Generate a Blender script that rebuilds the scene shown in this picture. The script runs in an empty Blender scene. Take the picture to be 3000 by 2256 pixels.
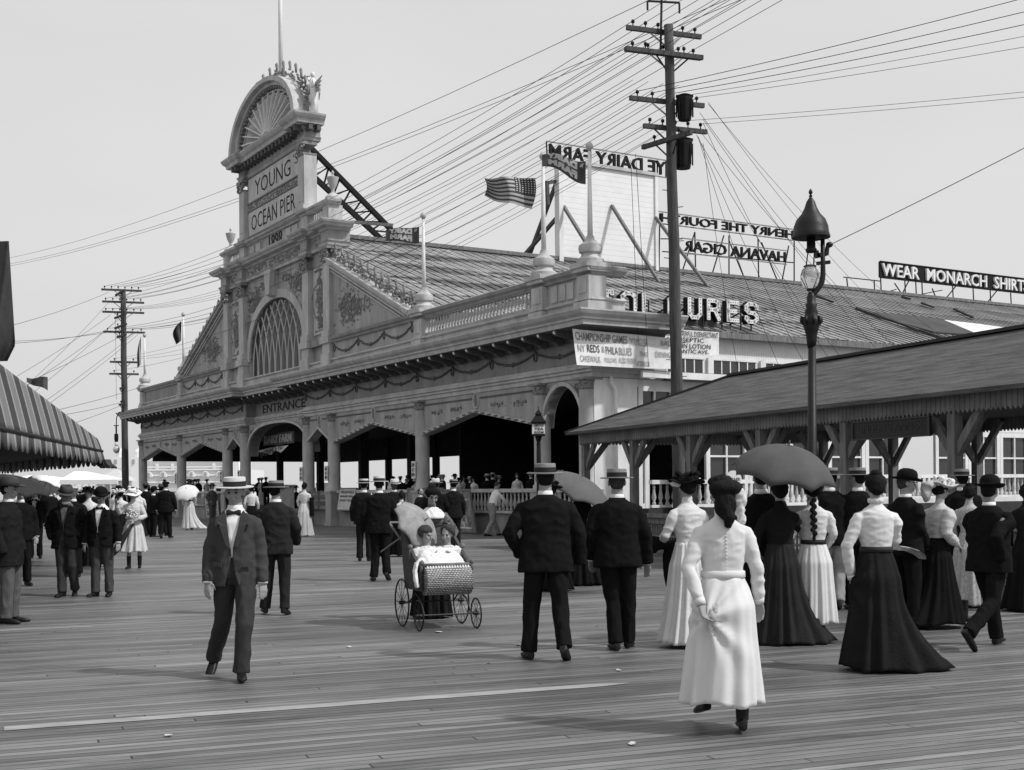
import bpy, bmesh, math, random
from mathutils import Vector, Matrix, noise
R = math.radians
rnd = random.Random(7)
C = bpy.context.scene.collection
F_, H0, CX, EH, TH = 3676., 1430., 1500., 1.56, .009
V = Vector
# ---------------------------------------------------------------- survey helpers (photo pixel -> place, at a known distance)
def tr(x, y): return x - TH*(y-H0), y + TH*(x-CX)
def at(x, y, Y):
    x, y = tr(x, y)
    return V(((x-CX)/F_*Y, Y, EH+(H0-y)/F_*Y))
def ground_at(x, y):
    x, y = tr(x, y); Y = EH*F_/(y-H0)
    return V(((x-CX)/F_*Y, Y, 0))
C0 = V((2.451, 37.523, 0)); D1 = V((-.5161, .8565, 0)); D2 = V((.8565, .5161, 0)); NN = -D2
def fac(x, y, s=0):
    x, y = tr(x, y); k = (x-CX)/F_; b = C0+NN*s
    t = (k*b.y-b.x)/(D1.x-k*D1.y); Y = b.y+D1.y*t
    return t, EH+(H0-y)/F_*Y
def side(x, y, t=0):
    x, y = tr(x, y); k = (x-CX)/F_; b = C0+D1*t
    m = (k*b.y-b.x)/(D2.x-k*D2.y); Y = b.y+D2.y*m
    return m, EH+(H0-y)/F_*Y
# ---------------------------------------------------------------- materials
MATS = {}
def mat(name, g=.2, rough=.8, var=.2, sc=3., bump=.15, stretch=(1,1,1), spec=.3, dark=None, metal=0, emis=0):
    if name in MATS: return MATS[name]
    m = bpy.data.materials.new(name); m.use_nodes = True; nt = m.node_tree; N = nt.nodes; L = nt.links
    p = N['Principled BSDF']; p.inputs['Roughness'].default_value = rough
    p.inputs['Specular IOR Level'].default_value = spec; p.inputs['Metallic'].default_value = metal
    tc = N.new('ShaderNodeTexCoord'); mp = N.new('ShaderNodeMapping'); mp.inputs['Scale'].default_value = stretch
    L.new(tc.outputs['Object'], mp.inputs['Vector'])
    n1 = N.new('ShaderNodeTexNoise'); n1.inputs['Scale'].default_value = sc; n1.inputs['Detail'].default_value = 8; n1.inputs['Roughness'].default_value = .65
    L.new(mp.outputs[0], n1.inputs['Vector'])
    cr = N.new('ShaderNodeValToRGB'); e = cr.color_ramp.elements
    lo, hi = g*(1-var), min(.95, g*(1+var))
    e[0].position = .3; e[0].color = (lo, lo, lo, 1); e[1].position = .7; e[1].color = (hi, hi, hi, 1)
    L.new(n1.outputs['Fac'], cr.inputs['Fac']); L.new(cr.outputs[0], p.inputs['Base Color'])
    if bump:
        b = N.new('ShaderNodeBump'); b.inputs['Strength'].default_value = bump; b.inputs['Distance'].default_value = .02
        n2 = N.new('ShaderNodeTexNoise'); n2.inputs['Scale'].default_value = sc*6; n2.inputs['Detail'].default_value = 4
        L.new(mp.outputs[0], n2.inputs['Vector']); L.new(n2.outputs['Fac'], b.inputs['Height']); L.new(b.outputs[0], p.inputs['Normal'])
    if emis:
        p.inputs['Emission Color'].default_value = (1, 1, 1, 1); p.inputs['Emission Strength'].default_value = emis
    MATS[name] = m; return m
def stripes_mat(name, g1, g2, period, frac, axis=0, rough=.85, extra=None, var=.25, bump=.5):
    """dark lines of width frac*period across the given object axis, on mottled ground"""
    m = mat(name, g1, rough, var, 1.5, 0); nt = m.node_tree; N = nt.nodes; L = nt.links
    p = N['Principled BSDF']; cr = [n for n in N if n.type == 'VALTORGB'][0]
    tc = [n for n in N if n.type == 'TEX_COORD'][0]
    sx = N.new('ShaderNodeSeparateXYZ'); L.new(tc.outputs['Object'], sx.inputs[0])
    a = N.new('ShaderNodeMath'); a.operation = 'MULTIPLY'; a.inputs[1].default_value = 1/period; L.new(sx.outputs[axis], a.inputs[0])
    f = N.new('ShaderNodeMath'); f.operation = 'FRACT'; L.new(a.outputs[0], f.inputs[0])
    c = N.new('ShaderNodeMath'); c.operation = 'LESS_THAN'; c.inputs[1].default_value = frac; L.new(f.outputs[0], c.inputs[0])
    mx = N.new('ShaderNodeMix'); mx.data_type = 'RGBA'; L.new(c.outputs[0], mx.inputs[0]); L.new(cr.outputs[0], mx.inputs[6]); mx.inputs[7].default_value = (g2, g2, g2, 1)
    L.new(mx.outputs[2], p.inputs['Base Color'])
    b = N.new('ShaderNodeBump'); b.inputs['Strength'].default_value = bump; b.inputs['Distance'].default_value = .02; b.invert = True
    L.new(c.outputs[0], b.inputs['Height']); L.new(b.outputs[0], p.inputs['Normal'])
    return m
# ---------------------------------------------------------------- mesh builder
class MB:
    def __init__(s): s.v = []; s.f = []; s.mi = []; s.m = Matrix.Identity(4); s.cur = 0
    def add(s, vs, fs):
        o = len(s.v); s.v += [tuple(s.m @ V(v)) for v in vs]; s.f += [tuple(o+i for i in f) for f in fs]; s.mi += [s.cur]*len(fs); return s
    def box(s, x0, x1, y0, y1, z0, z1):
        vs = [(x, y, z) for x in (x0, x1) for y in (y0, y1) for z in (z0, z1)]
        return s.add(vs, [(0,1,3,2),(4,6,7,5),(0,4,5,1),(2,3,7,6),(0,2,6,4),(1,5,7,3)])
    def bar(s, a, b, w, h=None, up=(0,0,1)):
        a, b = V(a), V(b); h = h or w; d = (b-a).normalized(); u = V(up)
        if abs(d.dot(u)) > .98: u = V((0,1,0))
        x = d.cross(u).normalized(); y = x.cross(d)
        vs = [p+x*i*w/2+y*j*h/2 for p in (a, b) for i, j in ((-1,-1),(1,-1),(1,1),(-1,1))]
        return s.add(vs, [(3,2,1,0),(4,5,6,7),(0,1,5,4),(1,2,6,5),(2,3,7,6),(3,0,4,7)])
    def tube(s, pts, rad, n=8, cap=True, flat=1., ref=None):
        pts = [V(p) for p in pts]
        if not hasattr(rad, '__len__'): rad = [rad]*len(pts)
        rings = []; px_ = None
        for i, p in enumerate(pts):
            d = (pts[min(i+1, len(pts)-1)]-pts[max(i-1, 0)])
            d = d.normalized() if d.length > 1e-9 else V((0,0,1))
            if px_ is None:
                r0 = V(ref) if ref else (V((1,0,0)) if abs(d.x) < .9 else V((0,1,0)))
                px_ = (r0-d*r0.dot(d)).normalized()
            else: px_ = (px_-d*px_.dot(d)).normalized()
            py_ = d.cross(px_)
            r = rad[i]; ra, rb = (r if hasattr(r, '__len__') else (r, r*flat))
            rings.append([p+px_*math.cos(a)*ra+py_*math.sin(a)*rb for a in [2*math.pi*k/n for k in range(n)]])
        return s.loft(rings, cap)
    def loft(s, rings, cap=True, closed=True):
        n = len(rings[0]); vs = [p for r in rings for p in r]; fs = []
        for i in range(len(rings)-1):
            for k in range(n if closed else n-1):
                a, b = i*n+k, i*n+(k+1) % n; fs.append((a, b, b+n, a+n))
        if cap and closed:
            fs.append(tuple(range(n-1, -1, -1))); o = (len(rings)-1)*n; fs.append(tuple(o+k for k in range(n)))
        return s.add(vs, fs)
    def lathe(s, prof, c=(0,0,0), n=16, sx=1., sy=1.):
        c = V(c); return s.loft([[c+V((math.cos(2*math.pi*k/n)*r*sx, math.sin(2*math.pi*k/n)*r*sy, z)) for k in range(n)] for r, z in prof])
    def ell(s, c, r, n=14, m=9, rot=None):
        c = V(c); rings = []
        r = r if hasattr(r, '__len__') else (r, r, r)
        for i in range(m+1):
            a = -math.pi/2+math.pi*i/m; rr = max(math.cos(a), .02)
            ring = [V((math.cos(2*math.pi*k/n)*rr*r[0], math.sin(2*math.pi*k/n)*rr*r[1], math.sin(a)*r[2])) for k in range(n)]
            if rot is not None: ring = [rot @ p for p in ring]
            rings.append([c+p for p in ring])
        return s.loft(rings)
    def prism(s, poly, y0, y1, plane='xz'):
        """poly of (a,b) extruded; plane xz: along y, xy: along z, yz: along x"""
        n = len(poly)
        f = {'xz': lambda a, b, c: (a, c, b), 'xy': lambda a, b, c: (a, b, c), 'yz': lambda a, b, c: (c, a, b)}[plane]
        vs = [f(a, b, y0) for a, b in poly]+[f(a, b, y1) for a, b in poly]
        fs = [tuple(range(n)), tuple(range(2*n-1, n-1, -1))]+[(i, i+n, (i+1) % n+n, (i+1) % n) for i in range(n)]
        return s.add(vs, fs)
    def sweep(s, path, prof):
        """profile (offset outwards=left of travel, z) mitred along an open xy path"""
        rings = []
        P = [V((a, b)) for a, b in path]
        for i, p in enumerate(P):
            d0 = (P[i]-P[i-1]).normalized() if i else None; d1 = (P[i+1]-P[i]).normalized() if i < len(P)-1 else None
            d0 = d0 or d1; d1 = d1 or d0
            n0 = V((-d0.y, d0.x)); n1 = V((-d1.y, d1.x)); mm = (n0+n1); mm = mm/max(mm.length_squared/2, .1)*1.
            mm = (n0+n1).normalized()/max((n0+n1).normalized().dot(n0), .3)
            rings.append([V((p.x+mm.x*o, p.y+mm.y*o, z)) for o, z in prof])
        return s.loft(rings)
    def build(s, name, m, parent=None, smooth=False, loc=None, fix=True):
        me = bpy.data.meshes.new(name); me.from_pydata(s.v, [], s.f)
        ms = m if isinstance(m, (list, tuple)) else [m]
        for x in ms: me.materials.append(x)
        if len(ms) > 1: me.polygons.foreach_set('material_index', s.mi)
        if fix:
            bm = bmesh.new(); bm.from_mesh(me); bmesh.ops.recalc_face_normals(bm, faces=bm.faces); bm.to_mesh(me); bm.free()
        if smooth: me.polygons.foreach_set('use_smooth', [True]*len(me.polygons))
        if smooth == 2: me.shade_smooth(); me.set_sharp_from_angle(angle=R(42))
        o = bpy.data.objects.new(name, me); C.objects.link(o)
        if parent: o.parent = parent
        if loc is not None: o.location = loc
        return o
def empty(name, loc=(0,0,0), rz=0):
    o = bpy.data.objects.new(name, None); C.objects.link(o); o.location = loc; o.rotation_euler = (0, 0, rz); o.empty_display_size = .2; return o
def tag(o, label=None, cat=None, group=None, kind=None):
    if label: o['label'] = label
    if cat: o['category'] = cat
    if group: o['group'] = group
    if kind: o['kind'] = kind
    return o
def kids(o): return [c for c in ALLKIDS.get(o.name, [])]
def copy_tree(o, parent=None):
    c = o.copy(); C.objects.link(c)
    if parent: c.parent = parent
    for ch in list(o.children): copy_tree(ch, c)
    return c
def copy_part(o, loc):
    c = o.copy(); C.objects.link(c); c.location = loc; return c
# ---------------------------------------------------------------- lettering
def text(s, w, h, mtx, m, name='lettering', parent=None, depth=.03, weight=.0, base=None):
    cu = bpy.data.curves.new('t', 'FONT'); cu.body = s; cu.size = 1; cu.extrude = .5; cu.offset = weight; cu.resolution_u = 2
    cu.space_line = .95; cu.align_x = 'CENTER'
    ob = bpy.data.objects.new('t', cu); C.objects.link(ob)
    me = bpy.data.meshes.new_from_object(ob.evaluated_get(bpy.context.evaluated_depsgraph_get()))
    bpy.data.objects.remove(ob); bpy.data.curves.remove(cu)
    xs = [v.co.x for v in me.vertices]; ys = [v.co.y for v in me.vertices]
    cx, cy = (min(xs)+max(xs))/2, (min(ys)+max(ys))/2; kx = w/(max(xs)-min(xs)); ky = h/(max(ys)-min(ys))
    for v in me.vertices: v.co = mtx @ V(((v.co.x-cx)*kx, (v.co.y-cy)*ky, v.co.z*depth))
    me.materials.clear(); me.materials.append(m)
    o = bpy.data.objects.new(name, me); C.objects.link(o)
    if parent: o.parent = parent
    return o
def frame(o, x, y, z=None):
    x, y = V(x), V(y); z = V(z) if z else x.cross(y)
    return Matrix(((x.x, y.x, z.x, o[0]), (x.y, y.y, z.y, o[1]), (x.z, y.z, z.z, o[2]), (0,0,0,1)))
def facing(t, s, z): return frame((t, s, z), (-1,0,0), (0,0,1), (0,1,0))     # on the facade, read from the boardwalk
def sideways(t, m, z, mirror=False):                                       # on planes along the roof
    return frame((t, -m, z), (0, 1 if mirror else -1, 0), (0,0,1), (1 if mirror else -1, 0, 0))
M_ = mat
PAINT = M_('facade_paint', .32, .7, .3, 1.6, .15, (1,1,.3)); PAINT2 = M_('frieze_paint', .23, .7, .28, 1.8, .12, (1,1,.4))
TRIM = M_('trim_paint', .42, .65, .28, 1.8, .12, (1,1,.35)); BRK = M_('cornice_shade_paint', .10, .75, .25, 4, .1); DARKP = M_('dark_ornament', .09, .7, .3, 6, .2)  # BRK: shade under the cornices put into the colour of brackets, dentils and soffit
WHITE = M_('white_paint', .7, .65, .16, 2, .1, (1,1,.4)); BLACK = M_('black_paint', .01, .6, .3, 4, .05, spec=.15)
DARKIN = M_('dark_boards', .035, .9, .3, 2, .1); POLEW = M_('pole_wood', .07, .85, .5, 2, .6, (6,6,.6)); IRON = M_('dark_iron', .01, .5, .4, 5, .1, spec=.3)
GLASS = M_('window_glass', .03, .12, .3, 1, .02, spec=.6); OLDW = M_('old_wood', .16, .85, .45, 3, .5, (4,4,.5))
CLOTHW = M_('white_cloth', .74, .9, .12, 5, .15); FLAGD = M_('flag_dark', .07, .9, .3, 4, .1)
BRASS = M_('milk_glass', .6, .2, .1, 3, 0, spec=.6)
# ---------------------------------------------------------------- setting
def boardwalk():
    m = bpy.data.materials.new('boardwalk_planks'); m.use_nodes = True; nt = m.node_tree; N = nt.nodes; L = nt.links
    p = N['Principled BSDF']; p.inputs['Roughness'].default_value = .5; p.inputs['Specular IOR Level'].default_value = .5
    tc0 = N.new('ShaderNodeTexCoord'); tc = N.new('ShaderNodeVectorMath'); tc.operation = 'ADD'; tc.inputs[1].default_value = (403,403,0); L.new(tc0.outputs['Object'], tc.inputs[0])
    br = N.new('ShaderNodeTexBrick'); br.offset = 0; sxy = N.new('ShaderNodeSeparateXYZ'); L.new(tc.outputs[0], sxy.inputs[0])
    q1 = N.new('ShaderNodeMath'); q1.operation = 'DIVIDE'; q1.inputs[1].default_value = .098; L.new(sxy.outputs[1], q1.inputs[0]); q2 = N.new('ShaderNodeMath'); q2.operation = 'FLOOR'; L.new(q1.outputs[0], q2.inputs[0])
    wn = N.new('ShaderNodeTexWhiteNoise'); wn.noise_dimensions = '1D'; L.new(q2.outputs[0], wn.inputs['W']); q3 = N.new('ShaderNodeMath'); q3.operation = 'MULTIPLY_ADD'; q3.inputs[1].default_value = 8.6; L.new(wn.outputs['Value'], q3.inputs[0]); L.new(sxy.outputs[0], q3.inputs[2])
    cxy = N.new('ShaderNodeCombineXYZ'); L.new(q3.outputs[0], cxy.inputs[0]); L.new(sxy.outputs[1], cxy.inputs[1]); L.new(cxy.outputs[0], br.inputs['Vector'])
    br.inputs['Scale'].default_value = 1; br.inputs['Brick Width'].default_value = 8.6; br.inputs['Row Height'].default_value = .098
    br.inputs['Mortar Size'].default_value = .0065; br.inputs['Mortar Smooth'].default_value = .3; br.inputs['Bias'].default_value = -.1
    br.inputs['Color1'].default_value = (.115,)*3+(1,); br.inputs['Color2'].default_value = (.235,)*3+(1,); br.inputs['Mortar'].default_value = (.012,)*3+(1,)
    mp = N.new('ShaderNodeMapping'); mp.inputs['Scale'].default_value = (.35, 9, 1); L.new(tc.outputs[0], mp.inputs[0])
    n = N.new('ShaderNodeTexNoise'); n.inputs['Scale'].default_value = 2.2; n.inputs['Detail'].default_value = 9; n.inputs['Roughness'].default_value = .7; L.new(mp.outputs[0], n.inputs['Vector'])
    mp2 = N.new('ShaderNodeMapping'); mp2.inputs['Scale'].default_value = (.25, .9, 1); L.new(tc.outputs[0], mp2.inputs[0])
    n2 = N.new('ShaderNodeTexNoise'); n2.inputs['Scale'].default_value = .8; n2.inputs['Detail'].default_value = 6; L.new(mp2.outputs[0], n2.inputs['Vector'])
    def ramp(src, a, b, pa=.32, pb=.68):
        r = N.new('ShaderNodeValToRGB'); r.color_ramp.elements[0].position = pa; r.color_ramp.elements[1].position = pb
        r.color_ramp.elements[0].color = (a,a,a,1); r.color_ramp.elements[1].color = (b,b,b,1); L.new(src, r.inputs[0]); return r.outputs[0]
    def mul(a, b):
        x = N.new('ShaderNodeMix'); x.data_type = 'RGBA'; x.blend_type = 'MULTIPLY'; x.inputs[0].default_value = 1; L.new(a, x.inputs[6]); L.new(b, x.inputs[7]); return x.outputs[2]
    n3 = N.new('ShaderNodeTexNoise'); n3.inputs['Scale'].default_value = 1.5; n3.inputs['Detail'].default_value = 12; n3.inputs['Roughness'].default_value = .75
    mp3 = N.new('ShaderNodeMapping'); mp3.inputs['Scale'].default_value = (.5, 3.2, 1); L.new(tc.outputs[0], mp3.inputs[0]); L.new(mp3.outputs[0], n3.inputs['Vector'])
    c = mul(br.outputs['Color'], ramp(n.outputs['Fac'], .58, 1.32)); c = mul(c, ramp(n2.outputs['Fac'], .6, 1.2)); c = mul(c, ramp(n3.outputs['Fac'], .25, 1.08, .3, .5))
    L.new(c, p.inputs['Base Color'])
    b = N.new('ShaderNodeBump'); b.inputs['Strength'].default_value = .5; b.inputs['Distance'].default_value = .012; b.invert = True
    L.new(br.outputs['Fac'], b.inputs['Height'])
    b2 = N.new('ShaderNodeBump'); b2.inputs['Strength'].default_value = .5; b2.inputs['Distance'].default_value = .01; L.new(n.outputs['Fac'], b2.inputs['Height']); L.new(b.outputs[0], b2.inputs['Normal'])
    L.new(b2.outputs[0], p.inputs['Normal'])
    o = MB().add([(-160,-60,0),(200,-60,0),(200,260,0),(-160,260,0)], [(0,1,2,3)]).build('boardwalk', m)
    o.rotation_euler = (0, 0, R(21.6)); o.data.transform(Matrix.Rotation(-R(21.6), 4, 'Z')); tag(o, kind='structure')
    sm = mat('pale_worn_board', .30, .7, .3, 2.5, .3, (1,6,1))
    d = V((math.cos(R(21.6)), math.sin(R(21.6)), 0)); nn = V((-d.y, d.x, 0))
    for (x0, y0), (x1, y1), w in (((12,2136),(1860,2008),.15), ((-60,1851),(285,1838),.09), ((930,1709),(1445,1704),.07)):
        a = ground_at(x0, y0); e = ground_at(x1, y1); L_ = (e-a).dot(d); mb = MB(); k = 14
        mb.loft([[a+d*(L_*i/k)+nn*(.006*math.sin(i*1.7)+s_*w/2*(1 if i < k else .2))+V((0,0,.004)) for s_ in (-1,1)] for i in range(k+1)], cap=False, closed=False)
        tag(mb.build('boardwalk_strip', sm), kind='structure')
    g = mat('beach_sand', .35, .9, .15, .05, 0)
    tag(MB().add([(-2500,-500,-.35),(2500,-500,-.35),(2500,5000,-.35),(-2500,5000,-.35)], [(0,1,2,3)]).build('ground', g), kind='structure')
boardwalk()
def world():
    w = bpy.data.worlds.new("World"); bpy.context.scene.world = w; w.use_nodes = True; nt = w.node_tree; N = nt.nodes; L = nt.links
    sk = N.new('ShaderNodeTexSky'); sk.sky_type = 'NISHITA'; sk.sun_disc = False; sk.sun_elevation = R(48); sk.sun_rotation = R(SUN_AZ); sk.dust_density = 6; sk.air_density = 1.2
    bw = N.new('ShaderNodeRGBToBW'); tcw = N.new('ShaderNodeTexCoord'); nw = N.new('ShaderNodeTexNoise'); nw.inputs['Scale'].default_value = 1.6; nw.inputs['Detail'].default_value = 4; mw_ = N.new('ShaderNodeMapping'); mw_.inputs['Scale'].default_value = (1,1,3); L.new(tcw.outputs['Generated'], mw_.inputs[0]); L.new(mw_.outputs[0], nw.inputs['Vector']); vl = N.new('ShaderNodeMapRange'); vl.inputs['From Min'].default_value = .3; vl.inputs['From Max'].default_value = .7; vl.inputs['To Min'].default_value = 7.7; vl.inputs['To Max'].default_value = 8.7; L.new(nw.outputs['Fac'], vl.inputs[0]); L.new(sk.outputs[0], bw.inputs[0])
    # thin white overcast evens the blue sky out: mix with a flat veil
    mx = N.new('ShaderNodeMix'); mx.data_type = 'FLOAT'; mx.inputs[0].default_value = .8; L.new(bw.outputs[0], mx.inputs[2]); L.new(vl.outputs[0], mx.inputs[3])
    bg = N['Background']; bg.inputs['Strength'].default_value = .1; L.new(mx.outputs[0], bg.inputs[0])
# sun to the right, a little behind the camera
SUN_DIR = V((.80, -.30, .0)).normalized()
SUN_AZ = math.degrees(math.atan2(SUN_DIR.x, SUN_DIR.y))
world()
sl = bpy.data.lights.new('sun', 'SUN'); sl.energy = 3.2; sl.angle = R(2.5); sl.color = (1, 1, 1)
so = bpy.data.objects.new('sun', sl); C.objects.link(so)
so.rotation_euler = V((SUN_DIR.x*math.cos(R(48)), SUN_DIR.y*math.cos(R(48)), math.sin(R(48)))).to_track_quat('Z', 'Y').to_euler()
cam = bpy.data.cameras.new('camera'); co = bpy.data.objects.new('camera', cam); C.objects.link(co)
co.location = (0, 0, EH); co.rotation_euler = (Matrix.Rotation(R(90), 3, 'X') @ Matrix.Rotation(-TH, 3, 'Z')).to_euler()
cam.sensor_width = 36; cam.lens = 36*F_/3000; cam.shift_y = (H0-1128)/3000; cam.clip_end = 6000; cam.clip_start = .1
sc = bpy.context.scene; sc.camera = co; sc.view_settings.view_transform = 'Standard'; sc.view_settings.look = 'None'
sc.render.resolution_x = 1024; sc.render.resolution_y = 770
sc.cycles.max_bounces = 6; sc.cycles.use_denoising = True
# ---------------------------------------------------------------- litter
paper = mat('scrap_paper', .5, .8, .2, 20, .1)
for i, (x, y, w, lab) in enumerate([(947,1851-8,.09,'dark edged paper scrap below the baby carriage'),(1520,1891,.09,'white paper scrap beside the left shoe of the man in the tall boater'),(1022,1897,.06,'small pale paper scrap alone on the planks left of centre'),(1748,1836,.05,'tiny pale paper scrap between the two men in dark suits'),(1812,1966,.07,'pale crumpled paper in front of the right dark suited man'),(1851,2183,.06,'L shaped paper scrap near the bottom edge right of centre'),(494,2158,.06,'white paper scrap at the bottom left under the pale strip'),(1433,1943,.05,'small paper scrap left of the men in dark suits')]):
    if i == 0: x = 1285; y = 1853
    p = ground_at(x, y); mb = MB(); rr = random.Random(i)
    n = 7; pts = [(math.cos(k*6.28/n)*w*.5*rr.uniform(.5,1.1), math.sin(k*6.28/n)*w*.8*rr.uniform(.5,.9), .005+rr.uniform(0,.012)) for k in range(n)]
    mb.add(pts+[(0,0,.008)], [(k, (k+1) % n, n) for k in range(n)])
    tag(mb.build('paper_scrap', paper, loc=p), lab, 'litter', 'paper scraps on the boardwalk')
# ---------------------------------------------------------------- the pier pavilion (local axes: x = t along the front, y = out towards the boardwalk, z up)
RZ = math.atan2(D1.y, D1.x)
pav = empty('pier_pavilion', C0, RZ)
tag(pav, 'long grey pier pavilion with an arched tower front reading YOUNG\'S OCEAN PIER 1898', 'pavilion')
COL = [.3, 2.84, 11.24, 19.66, 22.6, 31.16, 33.98, 42.39, 51.0]
TC = 27.1; LE = 51.3
def P(name, mb, m=PAINT, sm=False, parent=None, label=None):
    o = mb.build(name, m, parent or pav, sm)
    if label: o['label'] = label
    return o
path = [(0,-2.6),(0,0),(22.75,0),(22.75,-.5),(30.95,-.5),(30.95,0),(LE,0),(LE,-2.6)]
# architrave, frieze, cornice
P('architrave', MB().sweep(path, [(-.35,4.87),(.08,4.87),(.08,5.0),(.14,5.03),(.14,5.1),(.2,5.13),(.2,5.2),(.12,5.22),(.12,5.30),(.06,5.32),(-.35,5.32)]), TRIM)
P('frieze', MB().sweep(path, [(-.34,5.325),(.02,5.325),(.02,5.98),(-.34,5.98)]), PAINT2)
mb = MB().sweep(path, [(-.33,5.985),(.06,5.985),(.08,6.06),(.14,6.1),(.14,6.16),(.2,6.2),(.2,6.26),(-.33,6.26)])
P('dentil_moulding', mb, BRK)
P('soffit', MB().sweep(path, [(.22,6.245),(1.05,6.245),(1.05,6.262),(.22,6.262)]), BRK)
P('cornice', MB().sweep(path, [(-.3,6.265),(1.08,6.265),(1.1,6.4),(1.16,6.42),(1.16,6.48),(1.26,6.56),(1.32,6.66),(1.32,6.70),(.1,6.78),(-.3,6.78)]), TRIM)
# modillion brackets
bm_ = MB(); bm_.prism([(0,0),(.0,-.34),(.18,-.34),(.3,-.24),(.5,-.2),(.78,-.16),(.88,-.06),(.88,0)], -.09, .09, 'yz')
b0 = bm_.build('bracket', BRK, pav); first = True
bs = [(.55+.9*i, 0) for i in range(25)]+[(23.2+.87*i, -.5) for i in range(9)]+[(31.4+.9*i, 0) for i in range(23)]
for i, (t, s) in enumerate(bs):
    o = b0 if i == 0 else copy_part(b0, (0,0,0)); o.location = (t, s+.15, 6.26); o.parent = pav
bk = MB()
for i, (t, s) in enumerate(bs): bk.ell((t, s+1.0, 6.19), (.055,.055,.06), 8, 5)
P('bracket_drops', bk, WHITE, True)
# drooping garlands
def garland(mb, ts, z0, dz, s, wre=True, rr=.03, n=14):
    for a, b in zip(ts[:-1], ts[1:]):
        pts = [(a+(b-a)*k/n, s, z0-dz*4*(k/n)*(1-k/n)) for k in range(n+1)]
        mb.tube(pts, [rr*(.7+.6*math.sin(math.pi*k/n)) for k in range(n+1)], 5)
        for k in range(1, n*2):
            f = k/n/2; q = (a+(b-a)*f, s+.02, z0-dz*4*f*(1-f)); mb.ell((q[0]+rnd.uniform(-.02,.02), q[1], q[2]+rnd.uniform(-.03,.03)), (.035,.02,.035), 5, 3)
        mb.ell(((a+b)/2, s, z0-dz), (.07,.03,.09), 6, 4)
    if wre:
        for a in ts:
            mb.tube([(a+math.cos(k*.5236)*.09, s, z0-.13+math.sin(k*.5236)*.14) for k in range(13)], .024, 5)
            mb.ell((a, s, z0+.02), (.06,.03,.05), 6, 4)
gR = MB(); garland(gR, [.35+2.8*i for i in range(9)], 5.88, .26, .05); P('garland', gR, DARKP, True)
gL = MB(); garland(gL, [31.5+2.86*i for i in range(7)]+[LE-.15], 5.88, .26, .05); P('garland', gL, DARKP, True)
text('ENTRANCE.', 5.9, .42, facing(26.85, -.47, 5.64), BLACK, 'entrance_lettering', pav, .02, .004)
# columns
def column(t):
    c = empty('column', (t, 0, 0)); c.parent = pav
    mb = MB(); mb.box(-.3,.3,-.3,.3,0,1.5); mb.box(-.34,.34,-.34,.34,0,.15); mb.box(-.34,.34,-.34,.34,1.42,1.5); mb.build('pedestal', PAINT, c)
    mb = MB().lathe([(.32,1.5),(.32,1.62),(.27,1.68),(.27,3.4),(.25,4.45),(.28,4.5)], n=20); mb.build('shaft', TRIM, c, 2)
    mb = MB().lathe([(.24,4.5),(.29,4.56),(.25,4.6),(.27,4.75),(.36,4.84),(.36,4.87)], n=12); mb.box(-.34,.34,-.34,.34,4.8,4.868)
    rr = random.Random(int(t*10))
    for k in range(26):
        a = rr.uniform(0,6.28); mb.ell((math.cos(a)*.28, math.sin(a)*.28, rr.uniform(4.55,4.84)), (.05,.05,.06), 5, 3)
    mb.build('capital', PAINT2, c); return c
c0 = column(COL[0])
for t in COL[1:]:
    c = copy_tree(c0, pav); c.location = (t, -.5*0, 0)
# spandrels
def scrolls(mb, cx, cz, w, h, s, n=26, seed=0):
    rr = random.Random(seed)
    for sd in (-1, 1):
        for q in range(2):
            x0 = cx+sd*w*(.12+.22*q); z0 = cz+h*rr.uniform(-.12,.12); r0 = h*(.34-.1*q)
            pts = [(x0+math.cos(a*.7*sd+q)*r0*(1-a/11), s, z0+math.sin(a*.7*sd+q)*r0*(1-a/11)) for a in range(9)]
            mb.tube(pts, .016, 4)
    for k in range(n):
        x = cx+rr.gauss(0,.26)*w; z = cz+rr.gauss(0,.24)*h-.1*h*abs(x-cx)/w; a = rr.uniform(0,3.14); l = rr.uniform(.035,.08)*max(h,.5); ww = l*.35
        if abs(x-cx) > w*.5 or abs(z-cz) > h*.55: continue
        d = V((math.cos(a),0,math.sin(a))); e = V((-d.z,0,d.x)); c = V((x,s,z))
        mb.add([c-d*l, c+e*ww, c+d*l, c-e*ww, c+V((0,.02,0))], [(0,1,4),(1,2,4),(2,3,4),(3,0,4)])
ORN = MB()
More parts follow.
